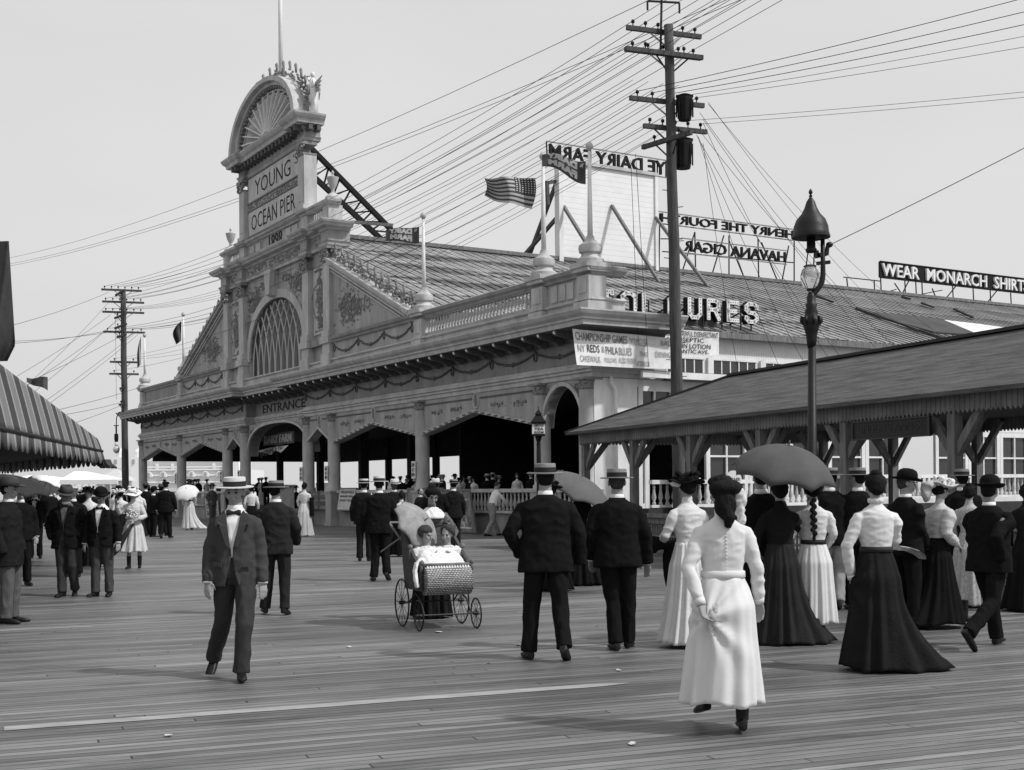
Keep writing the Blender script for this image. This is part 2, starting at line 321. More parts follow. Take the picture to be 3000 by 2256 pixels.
def pointed(a, b, zs, za, idx, bulbs=True):
    c = (a+b)/2; a += .24; b -= .24; top = 4.865
    flat = min(.35, (b-a)*.08)
    low = [(a, zs), (c, za), (b, zs)]
    P('spandrel', MB().prism([(a, top), (a, zs), (a+.12, zs+.02), (c, za), (b-.12, zs+.02), (b, zs), (b, top)], -.14, .04), PAINT)
    tb = MB(); h = .13
    for p, q in (((a, zs), (c, za)), ((c, za), (b, zs))):
        d = V((q[0]-p[0], 0, q[1]-p[1])).normalized(); tb.bar((p[0], -.06, p[1]-.04), (q[0], -.06, q[1]-.04), .44, .11, (0,0,1))
    P('arch_trim', tb, TRIM)
    t2 = MB(); t2.box(a+.05, c-.3, .042, .075, 4.66, 4.71); t2.box(c+.3, b-.05, .042, .075, 4.66, 4.71)
    if b-a > 4:
        n = 9
        for i in range(n):
            for p, q in (((a, zs), (c, za)), ((c, za), (b, zs))):
                f = (i+.5)/n; t2.box(p[0]+(q[0]-p[0])*f-.11, p[0]+(q[0]-p[0])*f+.11, .16, .19, p[1]+(q[1]-p[1])*f-.07, p[1]+(q[1]-p[1])*f-.03)
    P('moulding_lines', t2, DARKP)
    ov = MB().tube([(c+math.cos(k*.5236)*.17, .05, 4.6+math.sin(k*.5236)*.27) for k in range(13)], .04, 5); P('medallion', ov, TRIM)
    ORN.ell((c, .05, 4.6), (.1,.02,.2), 8, 5)
    if b-a > 4:
        w = (b-a)
        for f in (.13,.32,.68,.87): scrolls(ORN, a+w*f, 4.33+.1*(1-abs(f-.5)*2), w*.14, .26, .052, 30, idx*10+int(f*10))
for i, (a, b, zs, za) in enumerate([(COL[1],COL[2],3.66,4.29),(COL[2],COL[3],3.66,4.29),(COL[3],COL[4],3.82,4.36),(COL[5],COL[6],3.82,4.36),(COL[6],COL[7],3.66,4.29),(COL[7],COL[8],3.66,4.29)]):
    pointed(a, b, zs, za, i)
def arch_panel(a, b, zs, rise, top, s0, s1, sq=2., n=28, name='arch_spandrel', trim=.13):
    c = (a+b)/2; r = (b-a)/2
    cv = [(c-r*math.copysign(abs(math.cos(math.pi*k/n))**(2/sq), math.cos(math.pi*k/n)), zs+rise*abs(math.sin(math.pi*k/n))**(2/sq)) for k in range(n+1)]
    mb = MB()
    for i in range(n):
        (x0, z0), (x1, z1) = cv[i], cv[i+1]
        if x1-x0 < 1e-5: continue
        mb.prism([(x0,z0),(x1,z1),(x1,top),(x0,top)], s0, s1)
    P(name, mb, PAINT)
    mb = MB()
    for i in range(n):
        (x0, z0), (x1, z1) = cv[i], cv[i+1]; p0 = V((x0-c, 0, (z0-zs)*r/rise)).normalized(); p1 = V((x1-c, 0, (z1-zs)*r/rise)).normalized()
        q = [(x0,z0),(x1,z1),(x1+p1.x*trim,z1+p1.z*trim),(x0+p0.x*trim,z0+p0.z*trim)]; mb.prism(q, s0-.02, s1+.09)
    P('archivolt', mb, TRIM); return cv
arch_panel(COL[0]+.2, COL[1]-.2, 3.45, 1.25, 4.865, -.3, .03)
arch_panel(COL[4]+.25, COL[5]-.25, 3.3, 1.5, 4.865, -.6, -.1, 2.6)
scrolls(ORN, COL[0]+.38, 4.6, .5, .5, .05, 40, 3); scrolls(ORN, COL[1]-.38, 4.6, .5, .5, .05, 40, 4)
scrolls(ORN, COL[4]+.75, 4.5, .7, .5, -.09, 40, 5); scrolls(ORN, COL[5]-.75, 4.5, .7, .5, -.09, 40, 6)
P('scroll_ornament', ORN, M_('scroll_paint', .17, .7, .3, 6, .1))
# plinth wall, floor, ceiling and dark interior of the porch
pl = MB(); pl.box(0.02,22.2,-.3,-.04,0,.7); pl.box(31.6,LE-.02,-.3,-.04,0,.7); P('plinth', pl, stripes_mat('plinth_boards', .26, .1, .12, .1, 0))
P('porch_floor', MB().box(.2,LE-.2,-14,-.31,.5,.69), OLDW)
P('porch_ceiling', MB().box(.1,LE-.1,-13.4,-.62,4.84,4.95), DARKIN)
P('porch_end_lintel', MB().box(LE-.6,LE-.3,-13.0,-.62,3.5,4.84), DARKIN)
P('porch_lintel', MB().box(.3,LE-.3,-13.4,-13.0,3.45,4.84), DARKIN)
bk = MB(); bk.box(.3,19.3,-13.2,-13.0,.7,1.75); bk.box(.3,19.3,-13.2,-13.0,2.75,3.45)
gaps = [(.9,1.9),(2.4,2.7),(5.6,6.3),(7.2,7.9),(9.9,10.6),(12.6,12.9),(15.2,15.5)]
x = .3
for a, b in gaps+[(19.3,19.3)]:
    if a > x: bk.box(x, a, -13.2, -13.0, 1.75, 2.75)
    x = b
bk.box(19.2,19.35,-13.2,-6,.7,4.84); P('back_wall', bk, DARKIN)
for t, s in [(21.8,-13),(25.2,-13),(28.5,-13),(31.5,-13),(35,-13),(38.2,-13),(41.5,-13),(45,-13),(24.2,-6),(30.0,-6),(37,-6.5),(43.5,-6.5),(13,-6.5),(6,-6.5)]:
    ps = MB(); ps.box(t-.17,t+.17,s-.17,s+.17,.69,4.84)
    for sg in (-1,1): ps.bar((t,s,3.6),(t+sg*.7,s,4.5),.12)
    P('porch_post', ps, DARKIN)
# inner doorway with a gable, at the end of the entrance
dr = MB(); dr.box(25.6,25.85,-12.4,-12.2,.69,3.3); dr.box(27.9,28.15,-12.4,-12.2,.69,3.3); dr.box(25.3,28.45,-12.45,-12.15,2.75,3.05)
dr.bar((25.4,-12.3,3.0),(26.87,-12.3,3.85),.3,.22); dr.bar((28.35,-12.3,3.0),(26.87,-12.3,3.85),.3,.22)
for sg in (-1,1): dr.tube([(26.87+sg*(1.35-.25*math.sin(k*.6)), -12.3, 2.3+k*.2) for k in range(6)], .12, 6)
P('inner_gateway', dr, DARKIN)
# parapet
pp = [(0,-1.2),(0,0),(LE,0),(LE,-1.2)]
P('parapet_wall', MB().sweep(pp, [(-.22,6.7),(-.06,6.7),(-.06,8.0),(-.22,8.0)][:0] or [(-.25,6.6),(0,6.6),(0,7.16),(-.25,7.16)]), TRIM)
for a, b in ((11.6,19.7),(34.6,42.0)): P('parapet_panel', MB().box(a,b,-.2,-.05,7.16,7.94), PAINT)
P('parapet_panel', MB().box(.9,2.5,-.2,-.05,7.16,7.94), PAINT)
P('parapet_panel', MB().box(42.8,50.6,-.2,-.05,7.16,7.94), PAINT2)
P('base_moulding', MB().sweep(pp, [(-.26,7.16),(.06,7.16),(.1,7.2),(.04,7.26),(-.26,7.26)]), TRIM)
P('coping', MB().sweep([(0,-1.2),(0,0),(19.5,0)], [(-.3,7.94),(.04,7.94),(.06,8.02),(.14,8.08),(.16,8.18),(.04,8.24),(-.3,8.24)]), PAINT2)
P('coping', MB().sweep([(34.9,0),(LE,0),(LE,-1.2)], [(-.3,7.94),(.04,7.94),(.06,8.02),(.14,8.08),(.16,8.18),(.04,8.24),(-.3,8.24)]), PAINT2)
g2 = MB(); garland(g2, [12.1+2.5*i for i in range(4)], 7.82, .34, -.03); garland(g2, [34.9+2.4*i for i in range(4)], 7.82, .34, -.03); P('garland', g2, DARKP, True)
for t in (.3, 2.9, 11.3, 42.3, 50.8):
    mb = MB(); w = .32; mb.box(t-w,t+w,-.5,.14,7.1,7.93); mb.box(t-w-.08,t+w+.08,-.55,.22,6.7,7.14); mb.box(t-w-.05,t+w+.05,-.5,.18,7.18,7.28)
    mb.box(t-w+.1,t+w-.1,.14,.165,7.4,7.85)
    mb.box(t-w-.1,t+w+.1,-.6,.24,8.04,8.16); mb.box(t-w-.14,t+w+.14,-.6,.3,8.16,8.3)
    P('parapet_pedestal', mb, TRIM)
for a in (1.05,1.5,1.95): P('recessed_panel', MB().box(a,a+.36,-.05,-.02,7.36,7.86), TRIM)
# balusters of the roof balustrade
bal = MB().lathe([(.05,0),(.05,.05),(.03,.09),(.075,.22),(.03,.42),(.045,.47),(.05,.5)], n=8); b0 = bal.build('baluster', TRIM, pav, True)
P('baluster_base', MB().box(3.3,10.95,-.2,.0,7.26,7.38), PAINT)
P('baluster_top', MB().box(3.3,10.95,-.2,.0,7.9,7.94), PAINT)
for i in range(33):
    o = b0 if i == 0 else copy_part(b0, (0,0,0)); o.parent = pav; o.location = (3.42+.23*i, -.1, 7.38)
    o.scale = (1,1,1.05)
# gables with carved cresting
for sg, t0, t1, z0, z1 in ((1,12.0,20.0,8.24,11.55),(-1,42.5,34.5,8.24,11.55)):
    P('gable_wall', MB().prism([(t0+sg*.7,8.2),(t1,8.2),(t1,z1),(t1-sg*.1,z1)] if sg < 0 else [(t0+.7,8.2),(t1,8.2),(t1,z1)], -.3, -.1), PAINT)
    mb = MB(); d = V((t1-t0,0,z1-z0)).normalized(); u = V((-d.z*sg,0,d.x*sg)) if sg > 0 else V((d.z,0,-d.x))
    if u.z < 0: u = -u
    for off, th, s1 in ((-.42,.06,.0),(-.28,.1,.04),(-.1,.16,.16),(.03,.1,.24)):
        a = V((t0,0,z0))+u*off; b = V((t1,0,z1))+u*off
        pts = [a, b, b+u*th, a+u*th]; mb.prism([(p.x, p.z) for p in pts], -.3, s1)
    P('raking_cornice', mb, TRIM)
    cr = MB(); L_ = (V((t1,0,z1))-V((t0,0,z0))).length; rr = random.Random(5)
    for k in range(240):
        f = rr.random()*L_; p = V((t0,-.1,z0))+d*f+u*(.16+rr.uniform(0,.34)); cr.ell((p.x,p.y+rr.uniform(-.05,.08),p.z), (rr.uniform(.04,.08),.05,rr.uniform(.04,.08)), 6, 4)
    for k in range(12):
        p = V((t0,-.1,z0))+d*(L_*(k+.5)/12)+u*.45; cr.tube([p, p+V((0,0,.18)), p+V((sg*.1,0,.34)), p+V((sg*.02,0,.4))], [.05,.06,.055,.015], 6)
    P('carved_cresting', cr, PAINT2, True)
    so_ = MB(); scrolls(so_, (t0+t1*2)/3+sg*.3, 9.3, 4.2, 1.6, -.07, 120, 9); scrolls(so_, (t0+t1*3)/4, 9.3, 2.2, 1.9, -.07, 80, 12)
    P('scroll_ornament', so_, M_('scroll_paint', .17))
# tower: lower block
A, B = 19.9, 34.4; a2, b2 = 22.9, 31.3
wc = arch_panel(23.45, 30.75, 8.1, 2.75, 12.2, -.45, -.2, 2.2, 40, 'tower_wall', .42)
P('tower_wall', MB().box(23.0,23.45,-.45,-.2,6.7,12.2), PAINT); P('tower_wall', MB().box(30.75,31.3,-.45,-.2,6.7,12.2), PAINT)
P('tower_wing', MB().box(A,a2,-.5,-.2,6.6,12.2), PAINT); P('tower_wing', MB().box(b2,B,-.5,-.2,6.6,12.2), PAINT)
for a, b in ((20.75,22.05),(32.15,33.45)):
    mb = MB()
    mb.box(a,b,-.19,-.16,8.7,11.3); mb.box(a-.12,a+.0,-.19,-.14,8.6,11.4); mb.box(b,b+.12,-.19,-.14,8.6,11.4); mb.box(a-.12,b+.12,-.19,-.14,11.4,11.5); mb.box(a-.12,b+.12,-.19,-.14,8.5,8.6)
    P('tower_panel', mb, TRIM)
for t in (20.25, 22.7, 31.5, 33.95):
    mb = MB(); w = .36; mb.box(t-w,t+w,-.5,.06,8.24,11.5); mb.box(t-w-.1,t+w+.1,-.5,.16,6.7,7.5); mb.box(t-w-.04,t+w+.04,-.5,.1,7.5,7.95); mb.box(t-w-.12,t+w+.12,-.5,.2,7.95,8.24)
    mb.box(t-w-.06,t+w+.06,-.5,.14,8.26,8.55)
    P('pilaster', mb, TRIM)
    mb = MB(); rr = random.Random(3); mb.box(t-w-.02,t+w+.02,-.5,.1,11.5,11.6)
    for k in range(40): mb.ell((t+rr.uniform(-.4,.4), .06+rr.uniform(0,.12), rr.uniform(11.58,12.05)), (.08,.06,.08), 5, 3)
    mb.box(t-w-.1,t+w+.1,-.5,.2,12.05,12.2); P('capital', mb, PAINT2)
P('parapet_band', MB().box(A,a2+.2,-.3,.04,7.95,8.23), PAINT2); P('parapet_band', MB().box(b2-.2,B,-.3,.04,7.95,8.23), PAINT2)
# entablature of the tower with ressauts
def res(off=0):
    q = [(A-.1,-.9),(A-.1,.12),(A+.75,.12),(A+.75,-.1),(22.3,-.1),(22.3,.12),(23.1,.12),(23.1,-.1),(31.1,-.1),(31.1,.12),(31.9,.12),(31.9,-.1),(B-.75,-.1),(B-.75,.12),(B+.1,.12),(B+.1,-.9)]
    return q
P('tower_architrave', MB().sweep(res(), [(-.4,12.2),(.04,12.2),(.06,12.32),(.12,12.38),(-.4,12.38)]), TRIM)
P('tower_frieze', MB().sweep(res(), [(-.4,12.385),(0,12.385),(0,12.86),(-.4,12.86)]), PAINT)
P('tower_cornice', MB().sweep(res(), [(-.4,12.865),(.05,12.865),(.1,12.95),(.34,12.99),(.38,13.06),(.46,13.12),(.5,13.2),(.5,13.24),(0,13.3),(-.4,13.3)]), TRIM)
o1 = MB()
for k in range(150): o1.ell((rnd.uniform(23.2,31.0), -.09, rnd.uniform(12.45,12.8)), (.07,.04,.05), 5, 3)
for k in range(40): o1.ell((rnd.choice([rnd.uniform(20.8,22.2), rnd.uniform(32,33.6)]), -.09, rnd.uniform(12.45,12.8)), (.07,.04,.05), 5, 3)
P('frieze_relief', o1, PAINT2, True)
# attic with the date
P('attic_wall', MB().box(22.6,31.7,-.6,-.15,13.24,14.06), PAINT)
for t in (20.25, 33.95): P('attic_pier', MB().box(t-.32,t+.32,-.62,.04,13.3,14.0).box(t-.2,t+.2,.041,.06,13.42,13.9), TRIM)
for t in (22.85, 31.4): P('attic_pier', MB().box(t-.35,t+.35,-.6,.02,13.3,14.0), TRIM)
P('attic_cornice', MB().sweep([(22.5,-.7),(22.5,.0),(23.2,.0),(23.2,-.15),(31.05,-.15),(31.05,.0),(31.8,.0),(31.8,-.7)], [(-.3,14.02),(.04,14.02),(.08,14.1),(.2,14.16),(.24,14.26),(0,14.32),(-.3,14.32)]), TRIM)
for a, b in ((19.85,22.5),(31.8,34.4)): P('attic_rail', MB().sweep([(a,-.5),(a,.04),(b,.04),(b,-.5)], [(-.3,14.0),(.02,14.0),(.12,14.12),(.14,14.22),(0,14.26),(-.3,14.26)]), TRIM)
bal2 = MB()
for a, b in ((20.7,22.4),(31.95,33.5)):
    for k in range(7): bal2.lathe([(.05,0),(.05,.06),(.03,.1),(.08,.28),(.03,.52),(.06,.6),(.06,.7)], (a+(b-a)*(k+.5)/7, -.25, 13.3), 8)
P('balcony_balusters', bal2, TRIM, True)
for t in (20.2, 34.0):
    o = MB().lathe([(.34,14.26),(.34,14.36),(.2,14.5),(.09,14.56),(.07,14.7),(.13,14.8),(.2,14.95),(.24,15.12),(.27,15.2),(.27,15.24),(.1,15.28),(.04,15.36),(.07,15.44),(.02,15.55)], (0,0,0), 16).build('urn', TRIM, None, 2)
    o.data.transform(Matrix.Translation((0,0,-14.26))); o.location = C0+D1*t+NN*(-.28)+V((0,0,14.26))
    tag(o, ('grey stone urn on the right corner pedestal of the tower' if t < 25 else 'grey stone urn on the left corner pedestal of the tower'), 'urn', 'urns on the tower corners')
text('1898', 1.75, .68, facing(26.9, -.12, 13.64), BLACK, 'date_lettering', pav, .02, -.018)
mb = MB()
for t in (24.0,24.9,29.0,29.9): mb.box(t,t+.62,-.14,-.11,13.38,13.92)
P('attic_panel', mb, TRIM)
# tower: upper name panel
INKP = M_('sign_paint_black', .03, .8, .3, 6, 0, spec=.1)
P('name_field', MB().box(23.75,30.9,-.215,-.195,16.2,17.4), M_('pale_field', .46, .7, .25, 2, .1, (1,1,.4))); P('name_field', MB().box(23.75,30.9,-.215,-.195,14.5,15.7), M_('pale_field', .46))
P('name_wall', MB().box(23.5,31.1,-.6,-.22,14.3,17.9), PAINT)
for t in (23.2, 31.4):
    mb = MB(); w = .38; mb.box(t-w,t+w,-.62,.0,14.55,16.85); mb.box(t-w-.07,t+w+.07,-.62,.08,14.32,14.55); mb.box(t-w+.1,t+w-.1,0,.02,14.75,16.65); P('pilaster', mb, TRIM)
    mb = MB(); mb.box(t-w-.02,t+w+.02,-.62,.05,16.85,16.93)
    for k in range(36): mb.ell((t+rnd.uniform(-.4,.4), .0+rnd.uniform(0,.12), rnd.uniform(16.93,17.3)), (.08,.06,.08), 5, 3)
    mb.box(t-w-.08,t+w+.08,-.62,.12,17.3,17.42); mb.box(t-w,t+w,-.62,.0,17.42,18.0); P('capital', mb, PAINT2)
def res2(k=0): return [(22.8,-.8),(22.8,0),(23.62,0),(23.62,-.2),(31.0,-.2),(31.0,0),(31.82,0),(31.82,-.8)]
P('name_entablature', MB().sweep(res2(), [(-.3,17.5),(.02,17.5),(.06,17.62),(.1,17.66),(.0,17.72),(.0,17.95),(.08,18.0),(.14,18.1),(-.3,18.1)]), PAINT)
P('crowning_cornice', MB().sweep(res2(), [(-.3,18.15),(.48,18.15),(.52,18.3),(.62,18.38),(.7,18.5),(.72,18.58),(0,18.66),(-.3,18.66)]), TRIM)
bk = MB()
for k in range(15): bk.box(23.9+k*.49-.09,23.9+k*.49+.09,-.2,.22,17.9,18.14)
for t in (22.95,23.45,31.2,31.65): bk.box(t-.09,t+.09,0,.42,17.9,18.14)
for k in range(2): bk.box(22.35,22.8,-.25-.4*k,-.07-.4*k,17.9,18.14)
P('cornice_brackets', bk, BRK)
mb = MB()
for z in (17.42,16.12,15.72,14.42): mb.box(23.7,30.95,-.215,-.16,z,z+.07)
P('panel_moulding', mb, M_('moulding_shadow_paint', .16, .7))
o1 = MB()
for k in range(200): o1.ell((rnd.uniform(23.8,30.8), -.2, rnd.choice([rnd.uniform(15.82,16.1), rnd.uniform(17.52,17.7)])), (.06,.03,.05), 5, 3)
P('frieze_relief', o1, PAINT2, True)
text("YOUNG", 4.9, .78, facing(27.45, -.2, 16.78), INKP, 'name_lettering', pav, .03, -.005)
text("'S", .62, .5, facing(24.35, -.2, 17.02), INKP, 'name_lettering', pav, .03, -.012)
text("OCEAN PIER", 6.0, .78, facing(27.45, -.2, 15.1), INKP, 'name_lettering', pav, .03, -.005)
# pediment arch with shell
cx, cz, ra, rb = 27.35, 18.62, 4.6, 2.72
def half(r, n=36, rz=None): return [(cx+r*math.cos(math.pi*k/n), cz+(r*rb/ra)*math.sin(math.pi*k/n)) for k in range(n+1)]
def ring(mb, r0, r1, s0, s1, n=36):
    a, b = half(r0, n), half(r1, n)
    for i in range(n): mb.prism([a[i],a[i+1],b[i+1],b[i]], s0, s1)
mb = MB(); ring(mb, 4.25, 4.6, -.7, .5); ring(mb, 3.98, 4.25, -.6, .28); P('arched_cornice', mb, TRIM)
mb = MB(); ring(mb, 3.72, 3.98, -.6, -.02); P('arch_soffit', mb, PAINT)
mb = MB(); n = 34
for k in range(n):
    a = math.pi*(k+.5)/n; mb.box(*[v for v in (cx+3.9*math.cos(a)-.08, cx+3.9*math.cos(a)+.08, -.05, .2, cz+3.9*rb/ra*math.sin(a)-.06, cz+3.9*rb/ra*math.sin(a)+.06)])
P('arch_dentils', mb, PAINT2)
mb = MB(); ring(mb, 3.6, 3.72, -.6, .04); P('arch_fillet', mb, TRIM)
mb = MB(); n = 15
for k in range(n):
    a0, a1 = math.pi*k/n, math.pi*(k+1)/n; am = (a0+a1)/2; q = 6; rings = []
    for j in range(q+1):
        f = j/q; r = 3.6*(.12+.88*f); row = []
        for i in range(7):
            g = i/6; a = a0+(a1-a0)*g; dep = .1-.62*math.sin(math.pi*g)**.7*f*(1 if f < .99 else .2)
            rr_ = r*(1 if f < .9 else 1-.06*abs(2*g-1)**2); row.append(V((cx+rr_*math.cos(a), dep, cz+rr_*rb/ra*math.sin(a))))
        rings.append(row)
    mb.loft(rings, cap=False, closed=False)
P('shell', mb, M_('shell_paint', .56, .6, .12, 2, .05))
mb = MB()
for k in range(n+1):
    a = math.pi*k/n; mb.bar((cx+.5*math.cos(a), .12, cz+.5*rb/ra*math.sin(a)+.03), (cx+3.55*math.cos(a), .14, cz+3.55*rb/ra*math.sin(a)+.03), .05, .1, (0,1,0))
P('shell_ribs', mb, WHITE)
P('shell_back', MB().prism(half(3.7)+[(cx-3.7,cz-.02),(cx+3.7,cz-.02)], -.68, -.6), PAINT)
mb = MB()
for k in range(34): mb.ell((cx+rnd.gauss(0,.32), -.1+rnd.uniform(-.1,.1), cz+.15+abs(rnd.gauss(0,.24))), (.1,.08,.1), 6, 4)
P('shell_ornament', mb, PAINT2, True)
mb = MB(); rr = random.Random(8)
for k in range(230):
    a = math.pi*rr.random(); r = ra*(1+rr.uniform(0,.1)); mb.ell((cx+r*math.cos(a), -.1+rr.uniform(-.1,.1), cz+r*rb/ra*math.sin(a)+rr.uniform(0,.12)), (.065,.06,.06), 6, 4)
for k in range(17):
    a = math.pi*(k+.5)/17; p = V((cx+ra*1.1*math.cos(a), -.1, cz+ra*1.1*rb/ra*math.sin(a)+.05)); mb.tube([p, p+V((0,0,.2)), p+V((.05,0,.38)), p+V((0,0,.46))], [.05,.06,.075,.02], 6)
P('carved_cresting', mb, PAINT2, True)
# great arched window with interlacing bars
w = MB(); c_, r_ = 27.1, 3.6
def inside(t, z): 
    f = abs((t-c_)/3.6)
    return f < 1 and z < 8.1+2.7*(1-f**2.2)**(1/2.2)
N_ = 9; step = 7.2/N_
for k in range(-1, N_+2):
    for sg in (-1, 1):
        pts = []; x0 = c_-3.6+k*step
        for j in range(40):
            z = 6.7+j*.11; rr_ = 6.2; zz = max(0, z-7.5); dx = (rr_-math.sqrt(max(0, rr_*rr_-zz*zz)))
            t = x0+sg*(dx*1.6+max(0,(z-6.7))*.0+.05)
            if inside(t, z): pts.append((t, -.3, z))
            elif pts: break
        if len(pts) > 2: w.tube(pts, .045, 4)
P('window_tracery', w, TRIM)
P('window_pane', MB().prism([(a, b) for a, b in wc]+[(30.75,6.7),(23.45,6.7)], -.44, -.42), M_('shaded_glass', .10, .4, .3, 1, .05))
mb = MB(); mb.box(26.8,27.4,-.2,.12,10.95,12.2); mb.prism([(26.85,11.0),(27.35,11.0),(27.55,12.2),(26.65,12.2)], .0, .25); P('keystone', mb, TRIM)
o1 = MB()
for sg in (-1,1):
    scrolls(o1, c_+sg*2.9, 11.1, 2.2, 1.7, -.17, 130, 21+sg); scrolls(o1, c_+sg*1.5, 11.7, 1.6, .7, -.17, 60, 31+sg); scrolls(o1, c_+sg*3.75, 9.6, .5, 2.6, -.17, 90, 41+sg)
for t in (21.4, 32.8): scrolls(o1, t, 10.0, .8, 2.6, -.13, 130, int(t))
P('scroll_ornament', o1, M_('scroll_paint', .17))
# ---- main roof
RT, RZ_, ET, EZ = 27.2, 14.12, 11.5, 8.33; L2 = 74
slope = V((ET-RT, 0, EZ-RZ_)).normalized(); up = V((slope.z, 0, -slope.x)); up = up if up.z > 0 else -up
def roofmat():
    m = mat('roof_sheets', .27, .65, .4, .5, .1); nt = m.node_tree; N = nt.nodes; L = nt.links; p = N['Principled BSDF']
    base = [n for n in N if n.type == 'VALTORGB'][0].outputs[0]; tc = [n for n in N if n.type == 'TEX_COORD'][0]
    sx = N.new('ShaderNodeSeparateXYZ'); L.new(tc.outputs['Object'], sx.inputs[0])
    def M(op, a, b=None):
        x = N.new('ShaderNodeMath'); x.operation = op
        for i, q in enumerate((a, b)):
            if q is None: continue
            if isinstance(q, (int, float)): x.inputs[i].default_value = q
            else: L.new(q, x.inputs[i])
        return x.outputs[0]
    course = M('FRACT', M('MULTIPLY', sx.outputs[0], 1/3.15))
    mp = N.new('ShaderNodeMapping'); mp.inputs['Scale'].default_value = (1.4,.22,1.4); L.new(tc.outputs['Object'], mp.inputs[0])
    n = N.new('ShaderNodeTexNoise'); n.inputs['Scale'].default_value = 1.; n.inputs['Detail'].default_value = 5; L.new(mp.outputs[0], n.inputs['Vector'])
    mp2 = N.new('ShaderNodeMapping'); mp2.inputs['Scale'].default_value = (.3,9,.3); L.new(tc.outputs['Object'], mp2.inputs[0])
    n2 = N.new('ShaderNodeTexNoise'); n2.inputs['Scale'].default_value = 1.; n2.inputs['Detail'].default_value = 3; L.new(mp2.outputs[0], n2.inputs['Vector'])
    near = M('GREATER_THAN', sx.outputs[1], -24)
    stain = M('MULTIPLY', M('MULTIPLY', M('LESS_THAN', M('SUBTRACT', M('ABSOLUTE', M('SUBTRACT', course, .5)), M('MULTIPLY', n2.outputs['Fac'], .35)), .1), M('GREATER_THAN', n.outputs['Fac'], .48)), near)
    joint = M('MULTIPLY', M('LESS_THAN', course, .022), near)
    seam = M('LESS_THAN', M('FRACT', M('MULTIPLY', sx.outputs[1], 1/.62)), .12)
    far = M('MULTIPLY', M('LESS_THAN', M('FRACT', M('MULTIPLY', sx.outputs[1], 1/.31)), .45), M('SUBTRACT', 1, near))
    dk = M('MINIMUM', M('ADD', M('ADD', M('MULTIPLY', stain, .7), M('MULTIPLY', joint, .8)), M('ADD', M('MULTIPLY', seam, .7), M('MULTIPLY', far, .45))), .9)
    mx = N.new('ShaderNodeMix'); mx.data_type = 'RGBA'; L.new(dk, mx.inputs[0]); L.new(base, mx.inputs[6]); mx.inputs[7].default_value = (.03,.03,.03,1); L.new(mx.outputs[2], p.inputs['Base Color'])
    return m
RM = roofmat()
rf = MB(); ln = (V((RT,0,RZ_))-V((ET,0,EZ))).length; nc = 5
for k in range(nc):
    a = V((ET,0,EZ))-slope*(ln*k/nc)-up*.0; b = V((ET,0,EZ))-slope*(ln*(k+1)/nc)
    q = [a+up*.045, b+up*.02, b-up*.1, a-up*.1]; rf.prism([(v.x, v.z) for v in q], -L2, -.62)
for k in range(int(L2/.62)):
    s = -.9-.62*k; a = V((ET,s,EZ))+up*.06; b = V((RT,s,RZ_))+up*.04; rf.bar(a, b, .04, .05, up)
P('roof', rf, RM)
rf = MB(); q = [(RT,RZ_+.02),(2*RT-ET,EZ+.02),(2*RT-ET,EZ-.15),(RT,RZ_-.15)]; rf.prism(q, -L2, -.62); P('roof', rf, RM)
P('ridge_board', MB().box(RT-.15,RT+.15,-L2,-.65,RZ_+.03,RZ_+.22), OLDW)
def roofpt(x, y, h=.1):
    lo, hi = ET, RT
    for _ in range(40):
        t = (lo+hi)/2; m, z = side(x, y, t); zr = EZ+(t-ET)*(RZ_-EZ)/(RT-ET)+h
        if z > zr: lo = t
        else: hi = t
    m, z = side(x, y, t); return V((t, -m, z))
def patch(name, pts, m, h=.1):
    q = [roofpt(x, y, h) for x, y in pts]; n = len(q); P(name, MB().add(q+[p-V((0,0,.06)) for p in q], [tuple(range(n)), tuple(range(2*n-1,n-1,-1))]+[(i,(i+1)%n,(i+1)%n+n,i+n) for i in range(n)]), m)
patch('patched_roof_sheet', [(2527,911),(2640,920),(2753,932),(2871,981),(2734,971),(2640,945)], M_('tar_paper', .06, .9, .3, 1, .2), .16)
patch('white_roof_sheet', [(2756,936),(2860,948),(3010,968),(3010,984),(2875,986)], M_('white_sheet', .62, .8, .15, 1, .1), .13)
for a_, b_ in (((2508,904),(2768,993)),((2560,918),(2690,968)),((2795,905),(2850,930)),((2380,862),(2440,885)),((2700,888),(2735,900)),((2640,870),(2668,876))): P('roof_plank', MB().bar(roofpt(*a_, .2), roofpt(*b_, .2), .14, .12), M_('dark_plank', .05, .9, .4, 3))
P('eave_board', MB().box(ET-.12,ET+.02,-L2,-1.3,EZ-.28,EZ-.03), OLDW)
# clerestory wall below the eave
vb = stripes_mat('vertical_boards', .66, .35, .14, .07, 1, var=.08)
P('clerestory_wall', MB().box(ET+.35,ET+.5,-L2,-1.3,6.2,EZ-.02), vb)
wi = MB(); fr = MB()
for k in range(20):
    s = -8.5-3.05*k; wi.box(ET+.3,ET+.34,s-2.5,s,6.3,7.1); fr.box(ET+.24,ET+.34,s-2.62,s+.12,7.1,7.2)
    for j in range(6): fr.box(ET+.27,ET+.335,s-2.5*j/5-.03,s-2.5*j/5+.03,6.3,7.1)
    fr.box(ET+.22,ET+.34,s+.0,s+.3,6.2,7.2)
P('clerestory_window', wi, GLASS); P('clerestory_frame', fr, WHITE)
# lean-to roof over the side rooms
P('side_roof', MB().prism([(-.55,5.08),(ET+.5,6.2),(ET+.5,6.08),(-.55,4.98)], -60, -2.4), M_('tar_roof', .085, .85, .35, 1.2, .3))
P('side_eave', MB().box(-.62,-.5,-60,-1.4,4.86,5.06), WHITE); P('side_soffit', MB().box(-.5,0,-60,-2.7,4.84,4.9), OLDW)
